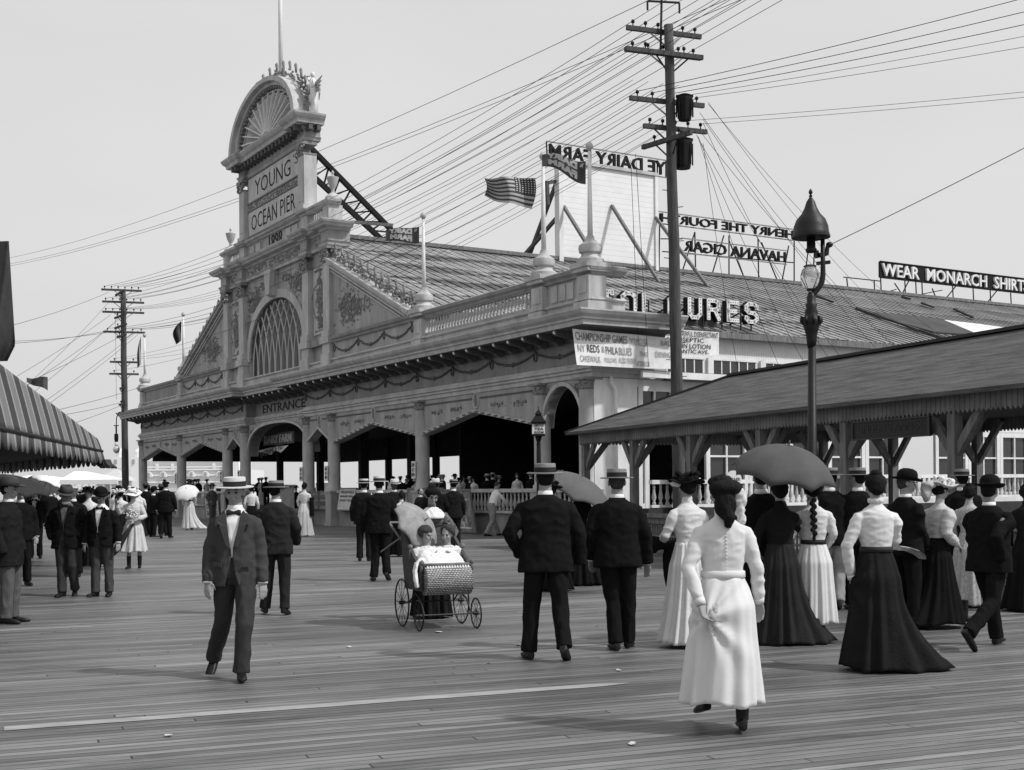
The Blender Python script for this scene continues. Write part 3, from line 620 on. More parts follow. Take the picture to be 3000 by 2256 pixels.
# side wall
P('corner_pier', MB().box(.02,.5,-1.65,-.05,0,4.86), WHITE)
P('downspout', MB().tube([(-.1,-.6,4.9),(-.1,-.6,4.7),(-.1,-.75,4.5),(-.1,-.75,.2)], .06, 8), WHITE, True)
ws = MB(); ws.box(.08,.2,-60,-1.65,4.62,4.86); ws.box(.08,.2,-60,-1.65,3.5,3.95); P('side_wall', ws, WHITE)
def side_window(s0, s1, z0, z1, nm, nt_=None):
    g = MB().box(.16,.18,s0,s1,z0,z1).build('side_window', GLASS, pav)
    f = MB(); wd = .06
    f.box(.05,.15,s0-.02,s0+.14,z0-.1,z1+.1); f.box(.05,.15,s1-.14,s1+.02,z0-.1,z1+.1); f.box(.06,.15,s0+.14,s1-.14,z1-.05,z1+.1); f.box(.06,.15,s0+.14,s1-.14,z0-.1,z0+.05)
    for j in range(1, nm): 
        y = s0+(s1-s0)*j/nm; f.box(.08,.15,y-wd/2,y+wd/2,z0+.05,z1-.05)
    if nt_: f.box(.075,.145,s0+.14,s1-.14,nt_-.03,nt_+.03)
    f.build('window_frame', WHITE, g)
for k in range(9): side_window(-1.75-2.6*(k+1)+.1, -1.75-2.6*k, 4.02, 4.56, 4)
side_window(-2.1,-1.72,1.0,3.2,1,2.5)
for k in range(9):
    if k in (5,): continue
    s = -4.4-1.78*k; side_window(s-1.72, s, 1.2, 3.35, 2, 2.52)
P('side_dado', MB().box(.06,.2,-60,-4.3,.3,1.1), WHITE)
P('dark_partition', MB().box(.9,1.0,-13,-4.2,.7,3.4), DARKIN)
P('side_room_floor', MB().box(-.3,.1,-40,-1.6,.3,.68), OLDW)
# ---------------------------------------------------------------- railings (things of their own)
BALM = MB().lathe([(.055,0),(.055,.07),(.03,.1),(.07,.22),(.035,.42),(.03,.5),(.045,.53),(.03,.56),(.05,.62)], n=8)
BALMESH = None
def railing(p0, p1, z0, lab, m=TRIM, pitch=.24, grp='balustrades along the porch', h=.62):
    global BALMESH
    d = (p1-p0); L_ = d.length; root = empty('balustrade', p0, math.atan2(d.y, d.x)); tag(root, lab, 'balustrade', grp)
    MB().box(0,L_,-.09,.09,z0+.04+h,z0+.16+h).build('handrail', m, root); MB().box(0,L_,-.07,.07,z0-.04,z0+.04).build('bottom_rail', m, root)
    n = int(L_/pitch)
    for i in range(n):
        if BALMESH is None: BALMESH = BALM.build('baluster', m, root, True); o = BALMESH
        else: o = BALMESH.copy(); C.objects.link(o); o.parent = root
        o.location = (L_*(i+.5)/n, 0, z0+.04); 
    return root
def fp(t, s): return C0+D1*t+NN*s
railing(fp(.7,.0), fp(2.45,.0), .76, 'short porch balustrade under the round corner arch')
railing(fp(3.2,.0), fp(10.85,.0), .76, 'porch balustrade in the first wide bay, behind the leaning poster boards')
railing(fp(11.65,.0), fp(19.2,.0), .76, 'porch balustrade in the wide bay left of the middle column', pitch=.27)
railing(fp(42.9,.0), fp(50.5,.0), .76, 'farthest porch balustrade at the left end of the pavilion', pitch=.3)
railing(fp(34.5,.0), fp(41.9,.0), .76, 'porch balustrade left of the entrance behind the painted boards', pitch=.3)
railing(fp(-1.2,-1.2), fp(-1.2,-8.4), .98, 'white side balustrade seen between the posts of the shed', WHITE, grp='balustrades along the side of the pavilion')
railing(fp(-1.2,-8.9), fp(-1.2,-20), 1.12, 'white side balustrade at the right behind the shed', WHITE, grp='balustrades along the side of the pavilion')
# dark base wall below the side balustrade
o = MB().box(-1.35,-1.05,-20,-1.0,0,.92).build('side_plinth', DARKIN, None); o.location = C0; o.rotation_euler = (0,0,RZ); tag(o, 'dark boarded base wall under the white side balustrade', 'wall')
# ---------------------------------------------------------------- flagpoles, flags, statue, truss, roof signs
def flagpole(base, top, lab, r=.085, tilt=(0,0)):
    root = empty('flagpole', base); tag(root, lab, 'flagpole', 'white flagpoles on the pavilion')
    h = top-base.z
    MB().lathe([(.42,0),(.42,.12),(.3,.2),(.26,.3),(.34,.34),(.36,.46),(.34,.56),(.2,.66),(.13,.76),(.12,.84)], n=20).build('turned_base', TRIM, root, 2)
    MB().tube([(0,0,.8),(0,0,h*.5),(0,0,h)], [r,r*.85,r*.55], 10).build('pole', WHITE, root, True)
    MB().lathe([(.02,h),(.05,h+.03),(.11,h+.1),(.12,h+.17),(.07,h+.26),(.01,h+.3)], n=12).build('ball_finial', TRIM, root, True)
    return root
flagpole(fp(.3,-.15)+V((0,0,8.3)), 11.7, 'tall white flagpole on the corner pedestal, nearest the wooden utility pole')
flagpole(fp(2.9,-.15)+V((0,0,8.3)), 12.0, 'white flagpole carrying the striped flag, second from the corner')
flagpole(fp(11.3,-.15)+V((0,0,8.3)), 11.7, 'white flagpole where the right gable ends, in front of the roof')
flagpole(fp(42.3,-.15)+V((0,0,8.3)), 11.8, 'thin white flagpole at the foot of the left gable')
flagpole(fp(50.9,-.15)+V((0,0,8.3)), 11.5, 'farthest white flagpole at the left corner of the pavilion')
q = fp(28.0,-.9)+V((0,0,20.9)); tp = MB().tube([(0,0,0),(0,0,9)], [.12,.09], 8).build('flagpole', WHITE, None, True, loc=q); tag(tp, 'pale flagpole rising out of frame above the tower pediment', 'flagpole', 'white flagpoles on the pavilion')
def cloth(fn, nu=26, nv=12, th=.006):
    mb = MB(); n = nu+1
    vs = [fn(i/nu, j/nv) for j in range(nv+1) for i in range(nu+1)]
    return mb.add(vs, [(j*n+i, j*n+i+1, (j+1)*n+i+1, (j+1)*n+i) for j in range(nv) for i in range(nu)])
def flagmat(name, kind):
    m = mat(name, .3, .85, .1, 6, .1); nt = m.node_tree; N = nt.nodes; L = nt.links; p = N['Principled BSDF']
    uv = N.new('ShaderNodeUVMap'); sx = N.new('ShaderNodeSeparateXYZ'); L.new(uv.outputs[0], sx.inputs[0])
    def M(op, a, b):
        x = N.new('ShaderNodeMath'); x.operation = op
        for i, q in enumerate((a, b)):
            if isinstance(q, (int, float)): x.inputs[i].default_value = q
            else: L.new(q, x.inputs[i])
        return x.outputs[0]
    st = M('LESS_THAN', M('FRACT', M('MULTIPLY', sx.outputs[1], 6.5), 0), .5)
    can = M('MULTIPLY', M('LESS_THAN', sx.outputs[0], .42), M('LESS_THAN', .46, sx.outputs[1]))
    fx = M('ABSOLUTE', M('SUBTRACT', M('FRACT', M('MULTIPLY', sx.outputs[0], 17), 0), .5), 0); fy = M('ABSOLUTE', M('SUBTRACT', M('FRACT', M('MULTIPLY', sx.outputs[1], 13), 0), .5), 0)
    star = M('LESS_THAN', M('ADD', fx, fy), .3)
    v = M('ADD', M('MULTIPLY', M('SUBTRACT', 1, can), M('ADD', .06, M('MULTIPLY', st, .34))), M('MULTIPLY', can, M('ADD', .05, M('MULTIPLY', star, .55))))
    L.new(v, p.inputs['Base Color']); return m
def uvgrid(o, nu, nv):
    me = o.data; uv = me.uv_layers.new(name='UVMap'); n = nu+1
    for l in me.loops:
        i = l.vertex_index; uv.data[l.index].uv = ((i % n)/nu, 1-(i//n)/nv)
# striped flag blowing left from the second pole
pb = fp(2.9,-.15); SC = (pb.y)/F_
def flagpt(x, y, dy=0): return at(x, y, pb.y+dy)
tl, bl = (1568,540), (1555,603); tr_, br_ = (1418,520), (1417,573)
def fl(u, v):
    x = 1568-150*u-12*v*(1-u)+8*math.sin(v*3); y = 522+v*(72-12*u)+ -4*u+6*math.sin(u*9+v*1.5)*u+18*(1-u)*0+v*18*(1-u)
    p = flagpt(x, y, .5*math.sin(u*8+v)*(.3+u)); return p
o = cloth(fl, 40, 14).build('striped_flag', flagmat('stars_and_stripes', 0), None, True, fix=False); uvgrid(o, 40, 14); tag(o, 'stars and stripes flag blowing left from the second flagpole', 'flag')
def fl2(u, v, q=None):
    x = 1716-128*u; y = 468+v*58+7*math.sin(u*6+.5)*1.2+(-16*u)+v*(10-34*u); 
    return at(x, y, (q or fp(.3,-.15)).y+.08*math.sin(u*9))
o = cloth(fl2, 40, 12).build('lettered_flag', FLAGD, None, True, fix=False); tag(o, 'dark lettered flag seen from behind reading DAIRY FARM, on the corner flagpole', 'flag', 'dark flags lettered DAIRY FARM')
def fl3(u, v): return at(1228-98*u, 664+v*49+u*8+2*math.sin(u*7)-v*u*16, fp(11.3,-.15).y+.08*math.sin(u*8))
o2 = cloth(fl3, 40, 12).build('lettered_flag', FLAGD, None, True, fix=False); tag(o2, 'small dark lettered flag hanging left of the flagpole in front of the roof', 'flag', 'dark flags lettered DAIRY FARM')
def flag_letters(o, fn, s, u0, u1, v0, v1, off=.16):
    t = text(s, 1, 1, Matrix.Identity(4), WHITE, 'flag_lettering', o, .0, .07)
    for v in t.data.vertices:
        u = u0+(u1-u0)*(v.co.x+.5); vv = v0+(v1-v0)*(.5-v.co.y); p = fn(min(1, max(0, u)), min(1, max(0, vv))); v.co = p+V((0,-off,0))
for o_, f_ in ((o, fl2), (o2, fl3)):
    flag_letters(o_, f_, 'DAIRY', .2, .9, .1, .46); flag_letters(o_, f_, 'FARM', .2, .86, .54, .92); flag_letters(o_, f_, 'Ye', .05, .14, .14, .32)
for (x0, y0, x1, y1, Y, lab) in ((533,940,512,998,73.5,'limp dark pennant on the thin flagpole left of the gable'),(415,985,408,1068,81.2,'limp dark flag on the farthest flagpole beside the utility pole')):
    def lf(u, v): return at(x0+(x1-x0)*u*(.6+.4*math.sin(v*4))-9*v*u-2, y0+(y1-y0)*v+12*u, Y+.25*math.sin(u*9+v*2))
    tag(cloth(lf, 12, 14).build('limp_flag', flagmat('stars_and_stripes', 0) if x0 < 500 else FLAGD, None, True, fix=False), lab, 'flag', 'limp flags at the left of the pavilion')
# winged statue on the right end of the tower cornice
st = empty('winged_statue', fp(22.55,-.35)+V((0,0,18.66)), RZ); tag(st, 'pale winged trumpeting figure standing on the right end of the tower cornice', 'statue')
mb = MB(); mb.tube([(0,0,0),(0,0,.5),(0,0,1.0),(0,0,1.35),(0,0,1.55),(0,0,1.62)], [.2,.17,.2,.16,.13,.05], 12); mb.ell((0,0,1.76), (.1,.11,.14)); mb.tube([(.12,0,1.5),(.35,.05,1.6),(.45,.05,1.78)], [.06,.05,.04], 8); mb.tube([(-.12,0,1.5),(-.25,.05,1.25),(-.1,.1,1.1)], [.06,.05,.04], 8)
mb.build('figure', WHITE, st, True)
MB().tube([(.1,.1,1.72),(.5,.1,1.8),(.95,.1,1.88),(1.0,.1,1.9)], [.02,.03,.04,.08], 8).build('trumpet', PAINT2, st, True)
for sg in (-1, 1):
    mb = MB()
    for k in range(6): mb.tube([(sg*.12,-.1,1.4-.08*k),(sg*(.35+.02*k),-.15,1.35-.1*k+.1),(sg*(.75-.08*k),-.15,1.55-.2*k)], [.05,.06,.02], 6)
    mb.build('wing', TRIM, st, True)
mb = MB().tube([(.35,0,0),(.33,0,.35),(.3,0,.7)], [.14,.1,.05], 8); mb.build('drapery', WHITE, st, True)
# iron truss behind the tower
tr2 = empty('roof_truss', C0, RZ); tag(tr2, 'black latticed iron truss bracing the tower down to the roof ridge', 'truss')
def truss(ta):
    mb = MB(); a1, b1 = V((ta,-.7,19.6)), V((ta,-7.2,14.2)); a0, b0_ = V((ta,-.7,18.2)), V((ta,-6.4,13.9)); mb.bar(a1,b1,.24,.22); mb.bar(a0,b0_,.2,.24)
    n = 11
    for k in range(n+1):
        p, q = a1.lerp(b1, k/n), a0.lerp(b0_, k/n); mb.bar(p, q, .08)
        if k < n: mb.bar(q, a1.lerp(b1, (k+1)/n), .07)
    mb.build('truss_girder', BLACK, tr2)
truss(27.2)
MB().bar((27.2,-.6,14.9),(25.2,-5.6,14.6),.14).build('tie_beam', OLDW, tr2)
# billboard and rooftop letter signs stand along the ridge
RS = RT
def sg(x, y): return side(x, y, RS)
m0, zb = sg(1646,760); m1, _ = sg(1926,787); _, zt = sg(1923,518)
bb = empty('billboard', C0, RZ); tag(bb, 'large whitewashed billboard seen from behind, standing on the roof ridge', 'billboard')
MB().box(RS-.06,RS,-m1,-m0,zb-.15,zt).build('board', stripes_mat('whitewashed_boards', .74, .5, .3, .05, 2, var=.05, bump=.3), bb)
MB().box(RS-.24,RS+.22,-m0+.02,-m0+.3,zb-.4,zt+.2).build('side_post', WHITE, bb)
MB().box(RS-.16,RS-.065,-m1+.02,-m1+.22,zb-.3,zt).build('side_post', WHITE, bb); MB().box(RS-.2,RS+.02,-m1,-m0,zt,zt+.18).build('top_rail', TRIM, bb); MB().box(RS-.22,RS-.07,-m1-.1,-m0,zb-.35,zb-.12).build('bottom_rail', BLACK, bb)
def roof_z(t): return EZ+(t-ET)*(RZ_-EZ)/(RT-ET)
for (x0,y0,x1,y1) in ((1648,605,1720,716),(1789,603,1932,833),(1918,638,2076,850)):
    ma, za = sg(x0,y0); t1 = RS-4.2 if x0 > 1700 else RS-2.6; mb_, z1 = side(x1, y1, t1)
    MB().bar((RS-.1,-ma,za),(t1,-mb_,max(z1, roof_z(t1)) if x0>1700 else z1),.16).build('raking_prop', OLDW, bb)
for (x0,y0,x1,y1) in ((1642,510,1552,745),(1642,628,1536,748),(1605,530,1605,600),(1605,535,1665,525)):
    ma, za = sg(x0,y0); mc, z1 = side(x1, y1, RS+3 if y1 > 700 else RS+.1); MB().bar((RS+.1,-ma,za),(RS+3 if y1 > 700 else RS+.1,-mc,z1),.18).build('back_brace', M_('brace_wood', .08, .8, .3), bb)
def letter_sign(nm, rows, lab, legs, mirror=True, hollow=BLACK, panel=None):
    r = empty(nm, C0, RZ); tag(r, lab, 'sign'); back = MB()
    for s, (xa, ya), (xb, yb), (xc, yc) in rows:   # top-left, top-right, bottom-right photo points
        ma, z1 = sg(xa, ya); mb_, _ = sg(xb, yb); _, z0 = sg(xc, yc)
        w = mb_-ma; n = len(s)
        text(s, w-.1, (z1-z0)*.8, sideways(RS-.12, (ma+mb_)/2, (z0+z1)/2, mirror), hollow if not panel else WHITE, 'sign_lettering', r, .14, .012)
        if panel: MB().box(RS-.05,RS+.05,-mb_-.1,-ma+.1,z0,z1).build('sign_panel', panel, r)
        fr = MB(); fr.box(RS-.1,RS-.04,-mb_-.1,-ma+.1,z1,z1+.06); fr.box(RS-.1,RS-.04,-mb_-.1,-ma+.1,z0-.05,z0+.01); fr.build('rail', PAINT2 if not panel else BLACK, r)
    for (xa, ya), (xb, yb) in legs:
        ma, z1 = sg(xa, ya); mb_, z0 = sg(xb, yb); MB().bar((RS-.02,-ma,z1),(RS-.02,-mb_,z0),.06).build('strut', IRON, r)
    return r
letter_sign('rooftop_sign', [('YE DAIRY FARM',(1603,417),(1948,473),(1948,520))], 'open letter sign YE DAIRY FARM seen from behind above the white billboard', [((1600,415),(1603,470)),((1730,440),(1730,492)),((1925,470),(1925,520)),((1950,472),(1950,522))])
letter_sign('rooftop_sign', [('HENRY THE FOURTH',(1930,622),(2322,672),(2322,704)),('HAVANA CIGAR',(1998,700),(2299,739),(2299,774))], 'two row rooftop sign HENRY THE FOURTH HAVANA CIGAR seen from behind',
  [((2035,680),(2037,790)),((2135,690),(2135,812)),((2220,700),(2222,820)),((2326,675),(2326,828)),((2035,680),(2000,790)),((2120,690),(2085,805)),((2135,705),(2180,815)),((2230,710),(2280,830)),((2310,720),(2290,825)),((1932,625),(1930,790)),((1935,700),(1998,700)),((1940,737),(2326,770))])
letter_sign('rooftop_sign', [('WEAR  MONARCH  SHIRTS',(2578,767),(3010,818),(2986,858.7))], 'dark rooftop sign board reading WEAR MONARCH SHIRTS in white bulb letters',
  [((2579,812),(2581,858)),((2480,815),(2484,855)),((2560,820),(2562,858)),((2650,822),(2652,866)),((2662,822),(2640,866)),((2682,826),(2684,868)),((2700,826),(2702,872)),((2790,838),(2792,880)),((2800,838),(2770,875)),((2850,845),(2852,888)),((2900,850),(2902,890)),((2920,852),(2890,888)),((2960,858),(2962,895)),((2470,812),(2580,824)),((2600,855),(2625,848)),((2700,862),(2760,850)),((2620,830),(2640,860)),((2730,845),(2742,875))], False, BLACK, BLACK)
# channel letters with bulbs on the eave
def strokes(ch):
    Q = {'G':[[(0,0),(0,1),(.62,1),(.62,.9)]], 'n':[[(0,.0),(0,.8),(.2,1),(.5,1),(.72,.8),(.72,0)]], 'I':[[(.1,0),(.1,1)]], 'C':[[(.66,.75),(.66,.85),(.5,1),(.2,1),(0,.82),(0,.18),(.2,0),(.5,0),(.66,.16)]],
         'U':[[(0,1),(0,.2),(.18,0),(.5,0),(.68,.2),(.68,1)]], 'R':[[(0,0),(0,1),(.48,1),(.66,.86),(.66,.64),(.48,.5),(0,.5)],[(.4,.5),(.68,0)]], 'E':[[(.64,1),(0,1),(0,0),(.64,0)],[(0,.5),(.5,.5)]],
         'S':[[(.66,.78),(.66,.86),(.5,1),(.18,1),(0,.84),(0,.66),(.16,.52),(.5,.48),(.66,.34),(.66,.16),(.5,0),(.16,0),(0,.16),(0,.24)]], 'T':[[(0,1),(.68,1)],[(.34,1),(.34,0)]]}
    return Q[ch]
pt = 11.9
cs = empty('eave_letters', C0, RZ); tag(cs, 'row of white channel letters with bulbs ending in CURES along the roof eave', 'sign')
for ch, xa, xb in (('G',1769,1795),('n',1815,1860),('I',1876,1893),('T',1913,1948),('C',1952,1992),('U',2011,2052),('R',2067,2106),('E',2125,2163),('S',2177,2218)):
    m0, _ = side(xa, 900, pt); m1, _ = side(xb, 900, pt); z0, z1 = 8.85, 9.8; w = (m1-m0)
    mb = MB(); dk = MB(); bl = MB()
    for st_ in strokes(ch):
        pts = [V((pt-.1, -(m0+.08+x/.7*(w-.16)*(1 if ch != 'I' else 1)), z0+.08+z*(z1-z0-.16))) for x, z in st_]
        for a, b in zip(pts[:-1], pts[1:]):
            d = (b-a).normalized()*.07; mb.bar(a-d, b+d, .17, .05, (1,0,0)); dk.bar(a-d+V((.17,0,0)), b+d+V((.17,0,0)), .18, .28, (1,0,0))
            n = max(1, int((b-a).length/.13))
            for k in range(n+1): bl.ell(a.lerp(b, k/n)+V((-.03,0,0)), .022, 6, 4)
    if ch == 'T': continue
    l = mb.build('letter', WHITE, cs); dk.build('letter_side', BLACK, l); bl.build('bulbs', BLACK, l)
fr = MB()
for x in (1795,1900,1960,2010,2060,2115,2170,2200):
    m, _ = side(x, 900, pt); fr.bar((pt,-m,8.5),(pt,-m,9.5),.05); fr.bar((pt+.1,-m,9.3),(pt+1.2,-m+.3,8.9),.06)
fr.build('sign_frame', IRON, cs)
m0, _ = side(1776,925,pt+.4); m1, _ = side(1856,925,pt+.4); MB().box(pt+.2,pt+.5,-m1,-m0,8.6,9.02).build('dark_housing', M_('tar_paper',.06), cs)
m0, _ = side(1934,925,pt+.4); m1, _ = side(2090,925,pt+.4); mb = MB(); mb.tube([(pt+.5,-m0,8.75),(pt+.5,-m1,8.75)], .36, 14); mb.build('dark_drum', M_('tar_paper',.06), cs)
# banners at the corner
def banner(c1, c2, c3, c4, Ya, Yb, rows, lab, ink, seed=1):
    pts = [at(c1[0],c1[1],Ya), at(c2[0],c2[1],Yb), at(c3[0],c3[1],Yb), at(c4[0],c4[1],Ya)]
    def fn(u, v): return pts[0].lerp(pts[1], u).lerp(pts[3].lerp(pts[2], u), v)+V((0,.04*math.sin(u*7+v*3),-.02*math.sin(u*3.1)*v))
    o = cloth(fn, 24, 8).build('cloth_banner', CLOTHW, None, True, fix=False); tag(o, lab, 'banner')
    for s, u0, u1, v0, v1, m in rows:
        t = text(s, 1, 1, Matrix.Identity(4), m, 'banner_lettering', o, .0, .008)
        for v in t.data.vertices:
            p = fn(u0+(u1-u0)*(v.co.x+.5), v0+(v1-v0)*(.5-v.co.y)); v.co = p+V((.0,-.02,0))
    return o
INK = M_('painted_ink', .12, .8, .3, 9, 0); FAINT = M_('faded_ink', .45, .8, .2, 9, 0); MID = M_('half_faded_ink', .27, .8, .2, 9, 0)
Yc = 36.6
banner((1677,963),(1976,992),(1976,1081),(1690,1069), 36.3, 38.2, [
 ('CHAMPIONSHIP GAMES',.02,.52,.07,.3,MID),('"YOUNG LEA',.54,.72,.1,.34,FAINT),('BALL',.86,.99,.1,.26,FAINT),('NY',.03,.1,.42,.62,FAINT),('REDS',.12,.24,.4,.62,INK),('&',.26,.29,.42,.6,FAINT),('PHILA',.3,.42,.42,.64,MID),('BLUES',.43,.56,.42,.64,FAINT),('THIS',.64,.72,.5,.64,FAINT),('EVENINGS',.8,.98,.46,.64,FAINT),
 ('CAKEWALK',.04,.24,.72,.9,FAINT),('ALSO EVERY',.42,.6,.72,.88,FAINT),('AFTERNOON',.6,.74,.78,.95,FAINT),('FOLLOWS',.28,.4,.74,.88,FAINT)],
 'large white cloth banner CHAMPIONSHIP GAMES strung from the cornice to the utility pole', INK)
banner((1857,960),(2107,973),(2106,1042),(1858,1030), 39.0, 40.4, [
 ('THE GREATEST & MOST POWERFUL DISENFECTANT',.02,.99,.04,.26,INK),('ANTISEPTIC',.36,.82,.3,.48,INK),('AND SKIN LOTION',.3,.9,.54,.74,INK),('ATLANTIC AVE.',.4,.88,.78,.94,INK)],
 'white cloth banner about DISENFECTANT LOTION hung on the wall behind the utility pole', INK)
# entrance signs
ta, z_a = fac(776,1287,-1.5); tb, z_b = fac(864,1283,-1.5); tm, zm = (ta+tb)/2, (z_a+z_b)/2; tw = abs(ta-tb)
o = text('DAIRY FARM', tw*.9, .42, facing(tm,-1.4,zm), WHITE, 'hanging_sign_lettering', None, .03, .02); 
hs = empty('hanging_sign', C0, RZ); tag(hs, 'pale lettered DAIRY FARM board hanging inside the entrance arch', 'sign'); o.parent = hs
MB().box(tm-tw/2,tm+tw/2,-1.5,-1.42,zm-.3,zm+.3).build('board', M_('grey_board',.16,.8,.3,5), hs)
pn = empty('hanging_pennant', C0, RZ); tag(pn, 'torn white pennant with writing hanging below the entrance board', 'pennant')
pq = [(fac(x,y,-1.3)[0],-1.3,fac(x,y,-1.3)[1]) for x,y in ((749,1322),(800,1310),(846,1304),(823,1326),(805,1319),(795,1332))]
MB().add(pq, [(0,1,2,3,4,5)]).build('pennant_cloth', CLOTHW, pn, fix=False)
text('ENTRANCE TO', 3.2, .3, frame(((pq[0][0]+pq[2][0])/2,-1.27,(pq[0][2]+pq[2][2])/2-.12),(-.99,0,.12),(.12,0,.99)), INK, 'pennant_lettering', pn, .01, .01)
# small cards on columns
for t, ex in ((11.24,.0),(19.66,0),(22.6,0),(31.16,0),(33.98,0),(42.39,0)):
    cd = empty('notice_card', C0+D1*t+NN*.3, RZ); tag(cd, {11.24:'white NEW ACT NOW card on the column in the middle of the porch',19.66:'white notice card on the column right of the entrance, beside the small pointed bay',22.6:'white notice card on the column at the right side of the entrance arch',31.16:'white notice card on the column at the left side of the entrance arch',33.98:'white notice card left of the entrance on the far side of the small bay',42.39:'farthest white notice card on the left wing column'}[t], 'notice', 'notice cards hung on the porch columns')
    MB().box(-.02,.3,.0,.025,1.95,2.6).build('card', WHITE, cd)
    text('NEW\nACT\nNOW', .25, .5, frame((.14,.03,2.28),(-1,0,0),(0,0,1)), INK, 'card_lettering', cd, .01, .01)
# ---------------------------------------------------------------- utility poles and wires
def insulator(mb, p, s=1.): mb.tube([p, p+V((0,0,.09*s)), p+V((0,0,.1*s)), p+V((0,0,.17*s)), p+V((0,0,.2*s))], [.018*s,.018*s,.05*s,.055*s,.02*s], 7)
def utility_pole(base, top, arms, lab, r0=.2, r1=.13):
    root = empty('utility_pole', base); tag(root, lab, 'utility pole', 'wooden utility poles'); tv = top-base
    n = 14; mb = MB(); rr = random.Random(2)
    mb.tube([tv*(k/n)+V((rr.uniform(-.015,.015),rr.uniform(-.015,.015),0)) for k in range(n+1)], [r0+(r1-r0)*k/n+rr.uniform(-.006,.006) for k in range(n+1)], 14); mb.build('pole', POLEW, root, True)
    pins = []
    for (z, L_, d, off, nin, sd, hh) in arms:
        c = tv*((z-base.z)/tv.z); c = c+V((d[1], -d[0], 0))*(-.2*sd); dv = V((d[0], d[1], 0)).normalized()
        a, b = c+dv*(off-L_/2), c+dv*(off+L_/2)
        ar = MB().bar(a, b, .11, .13).build('crossarm', POLEW, root); ins = MB()
        P_ = []
        for k in range(nin):
            f = (k+.5)/nin; p = a.lerp(b, f)+V((0,0,.06)); insulator(ins, p); P_.append(base+p+V((0,0,.16)))
        if nin: ins.build('insulators', IRON, ar, True)
        br = MB(); 
        for s_ in (-1, 1): br.bar(c+dv*(s_*L_*.22)+V((0,0,-.05)), tv*((z-base.z)/tv.z)+V((0,0,-.55)), .025, .045)
        br.build('arm_brace', PAINT2 if hh else IRON, ar); pins.append(P_)
    return root, pins
pb1 = ground_at(1992,1583); pb1 = at(1992, 1500, 37.2); pb1.z = 0
pt1 = at(1959, 74, 37.0)
e1 = (.94, .34)
def zat(y, Y=37.1): return at(1965, y, Y).z
up1, pins1 = utility_pole(pb1, pt1, [(zat(92),2.45,e1,-.05,6,1,1),(zat(155),2.5,e1,-.1,5,1,1),(zat(168),2.5,(.94,.34),-.25,2,-1,0),(zat(295),2.45,e1,.0,5,1,1),(zat(372),2.1,e1,.25,5,1,0),(zat(415),2.0,(.62,-.78),.0,2,-1,0)], 'tall dark wooden utility pole with two transformers beside the shed')
mb = MB(); q = pt1-pb1; mb.tube([q+V((-.25,0,-.9)), q+V((-.2,0,.8))], .035, 8); mb.bar(q+V((-.62,0,.72)), q+V((.32,0,.66)), .05); mb.tube([q+V((-.62,0,.72)), q+V((-.62,0,.45))], .03, 6); mb.tube([q+V((.32,0,.66)), q+V((.32,0,.35))], .03, 6); mb.build('iron_extension', IRON, up1)
def transformer(z, x, y, w, h, d):
    t = tv = (pt1-pb1)*(z/pt1.z); mb = MB(); c = tv+V((x, y, 0))
    mb.tube([c+V((0,0,-h/2)), c+V((0,0,-h/2+.08)), c+V((0,0,h/2-.08)), c+V((0,0,h/2)), c+V((0,0,h/2+.04)), c+V((0,0,h/2+.1))], [w*.75,w*.82,w,w,w*1.1,w*.5], 12, flat=.9)
    for k in range(8):
        a = k*.785; mb.bar(c+V((math.cos(a)*w, math.sin(a)*w*.9, -h/2+.1)), c+V((math.cos(a)*w, math.sin(a)*w*.9, h/2-.08)), .04)
    mb.box(c.x-w*1.05, c.x+w*1.05, c.y-.05, c.y+.05, c.z+h/2, c.z+h/2+.07); o = mb.build('transformer', BLACK, up1)
transformer(zat(325), .4, -.1, .24, .68, .4); transformer(zat(452), .36, .15, .28, .82, .4)
mb = MB()
for k in range(16):
    z = zat(560)-.5*k; c = (pt1-pb1)*(z/pt1.z)
    if z > 4: mb.bar(c, c+V((.30*(1 if k % 2 else -1), -.05, .02)), .02)
mb.build('climbing_steps', IRON, up1)
pb2 = at(368, 1500, 84); pb2.z = 0; pt2 = at(361, 854, 84)
def z2(y): return at(365, y, 84).z
e2 = (.95, .31)
up2, pins2 = utility_pole(pb2, pt2, [(z2(849),2.6,e2,-.1,6,1,1),(z2(858),2.6,(.5,-.86),0,0,-1,0),(z2(884),2.7,e2,0,6,1,1),(z2(914),2.7,e2,0,6,1,1),(z2(926),2.6,(.55,-.83),0,2,-1,0),(z2(956),2.6,(.55,-.83),0,2,-1,0),(z2(972),2.7,e2,.05,5,1,0),(z2(985),2.0,(.55,-.83),.2,2,-1,0),(z2(1060),1.8,e2,0,3,1,1),(z2(1095),1.9,e2,-.0,3,1,1),(z2(1138),1.2,(.6,-.8),.4,1,-1,0),(z2(1185),1.2,(.6,-.8),.2,2,-1,0)], 'distant wooden utility pole with many crossarms at the left corner of the pavilion', .24, .17)
def wire(a, b, sag, r=.012, lab=None, n=20, grp='overhead wires along the boardwalk'):
    r *= .8
    pts = [a.lerp(b, k/n)-V((0,0,sag*4*(k/n)*(1-k/n))) for k in range(n+1)]
    o = MB().tube(pts, r, 4).build('overhead_wire', IRON, None, fix=False)
    tag(o, lab or 'thin dark overhead wire strung between the two wooden utility poles', 'wire', grp); return o
WL = 'thin dark overhead wire strung between the two wooden utility poles'
for k in range(6): wire(pins1[0][k], pins2[0][k], 1.2+.1*(k % 3), .014)
for k in range(5): wire(pins1[1][k], pins2[2][k], 1.3+.15*(k % 2), .014)
for k in range(5): wire(pins1[3][k], pins2[6][k], 1.5+.12*(k % 3), .014)
for k in range(4): wire(pins1[1][k]-V((0,0,1.1)), pins2[3][k], 1.7, .010)
for k in range(3): wire(pins1[4][k]-V((0,0,.1)), pins2[8][k], 1.2+.2*k, .010)
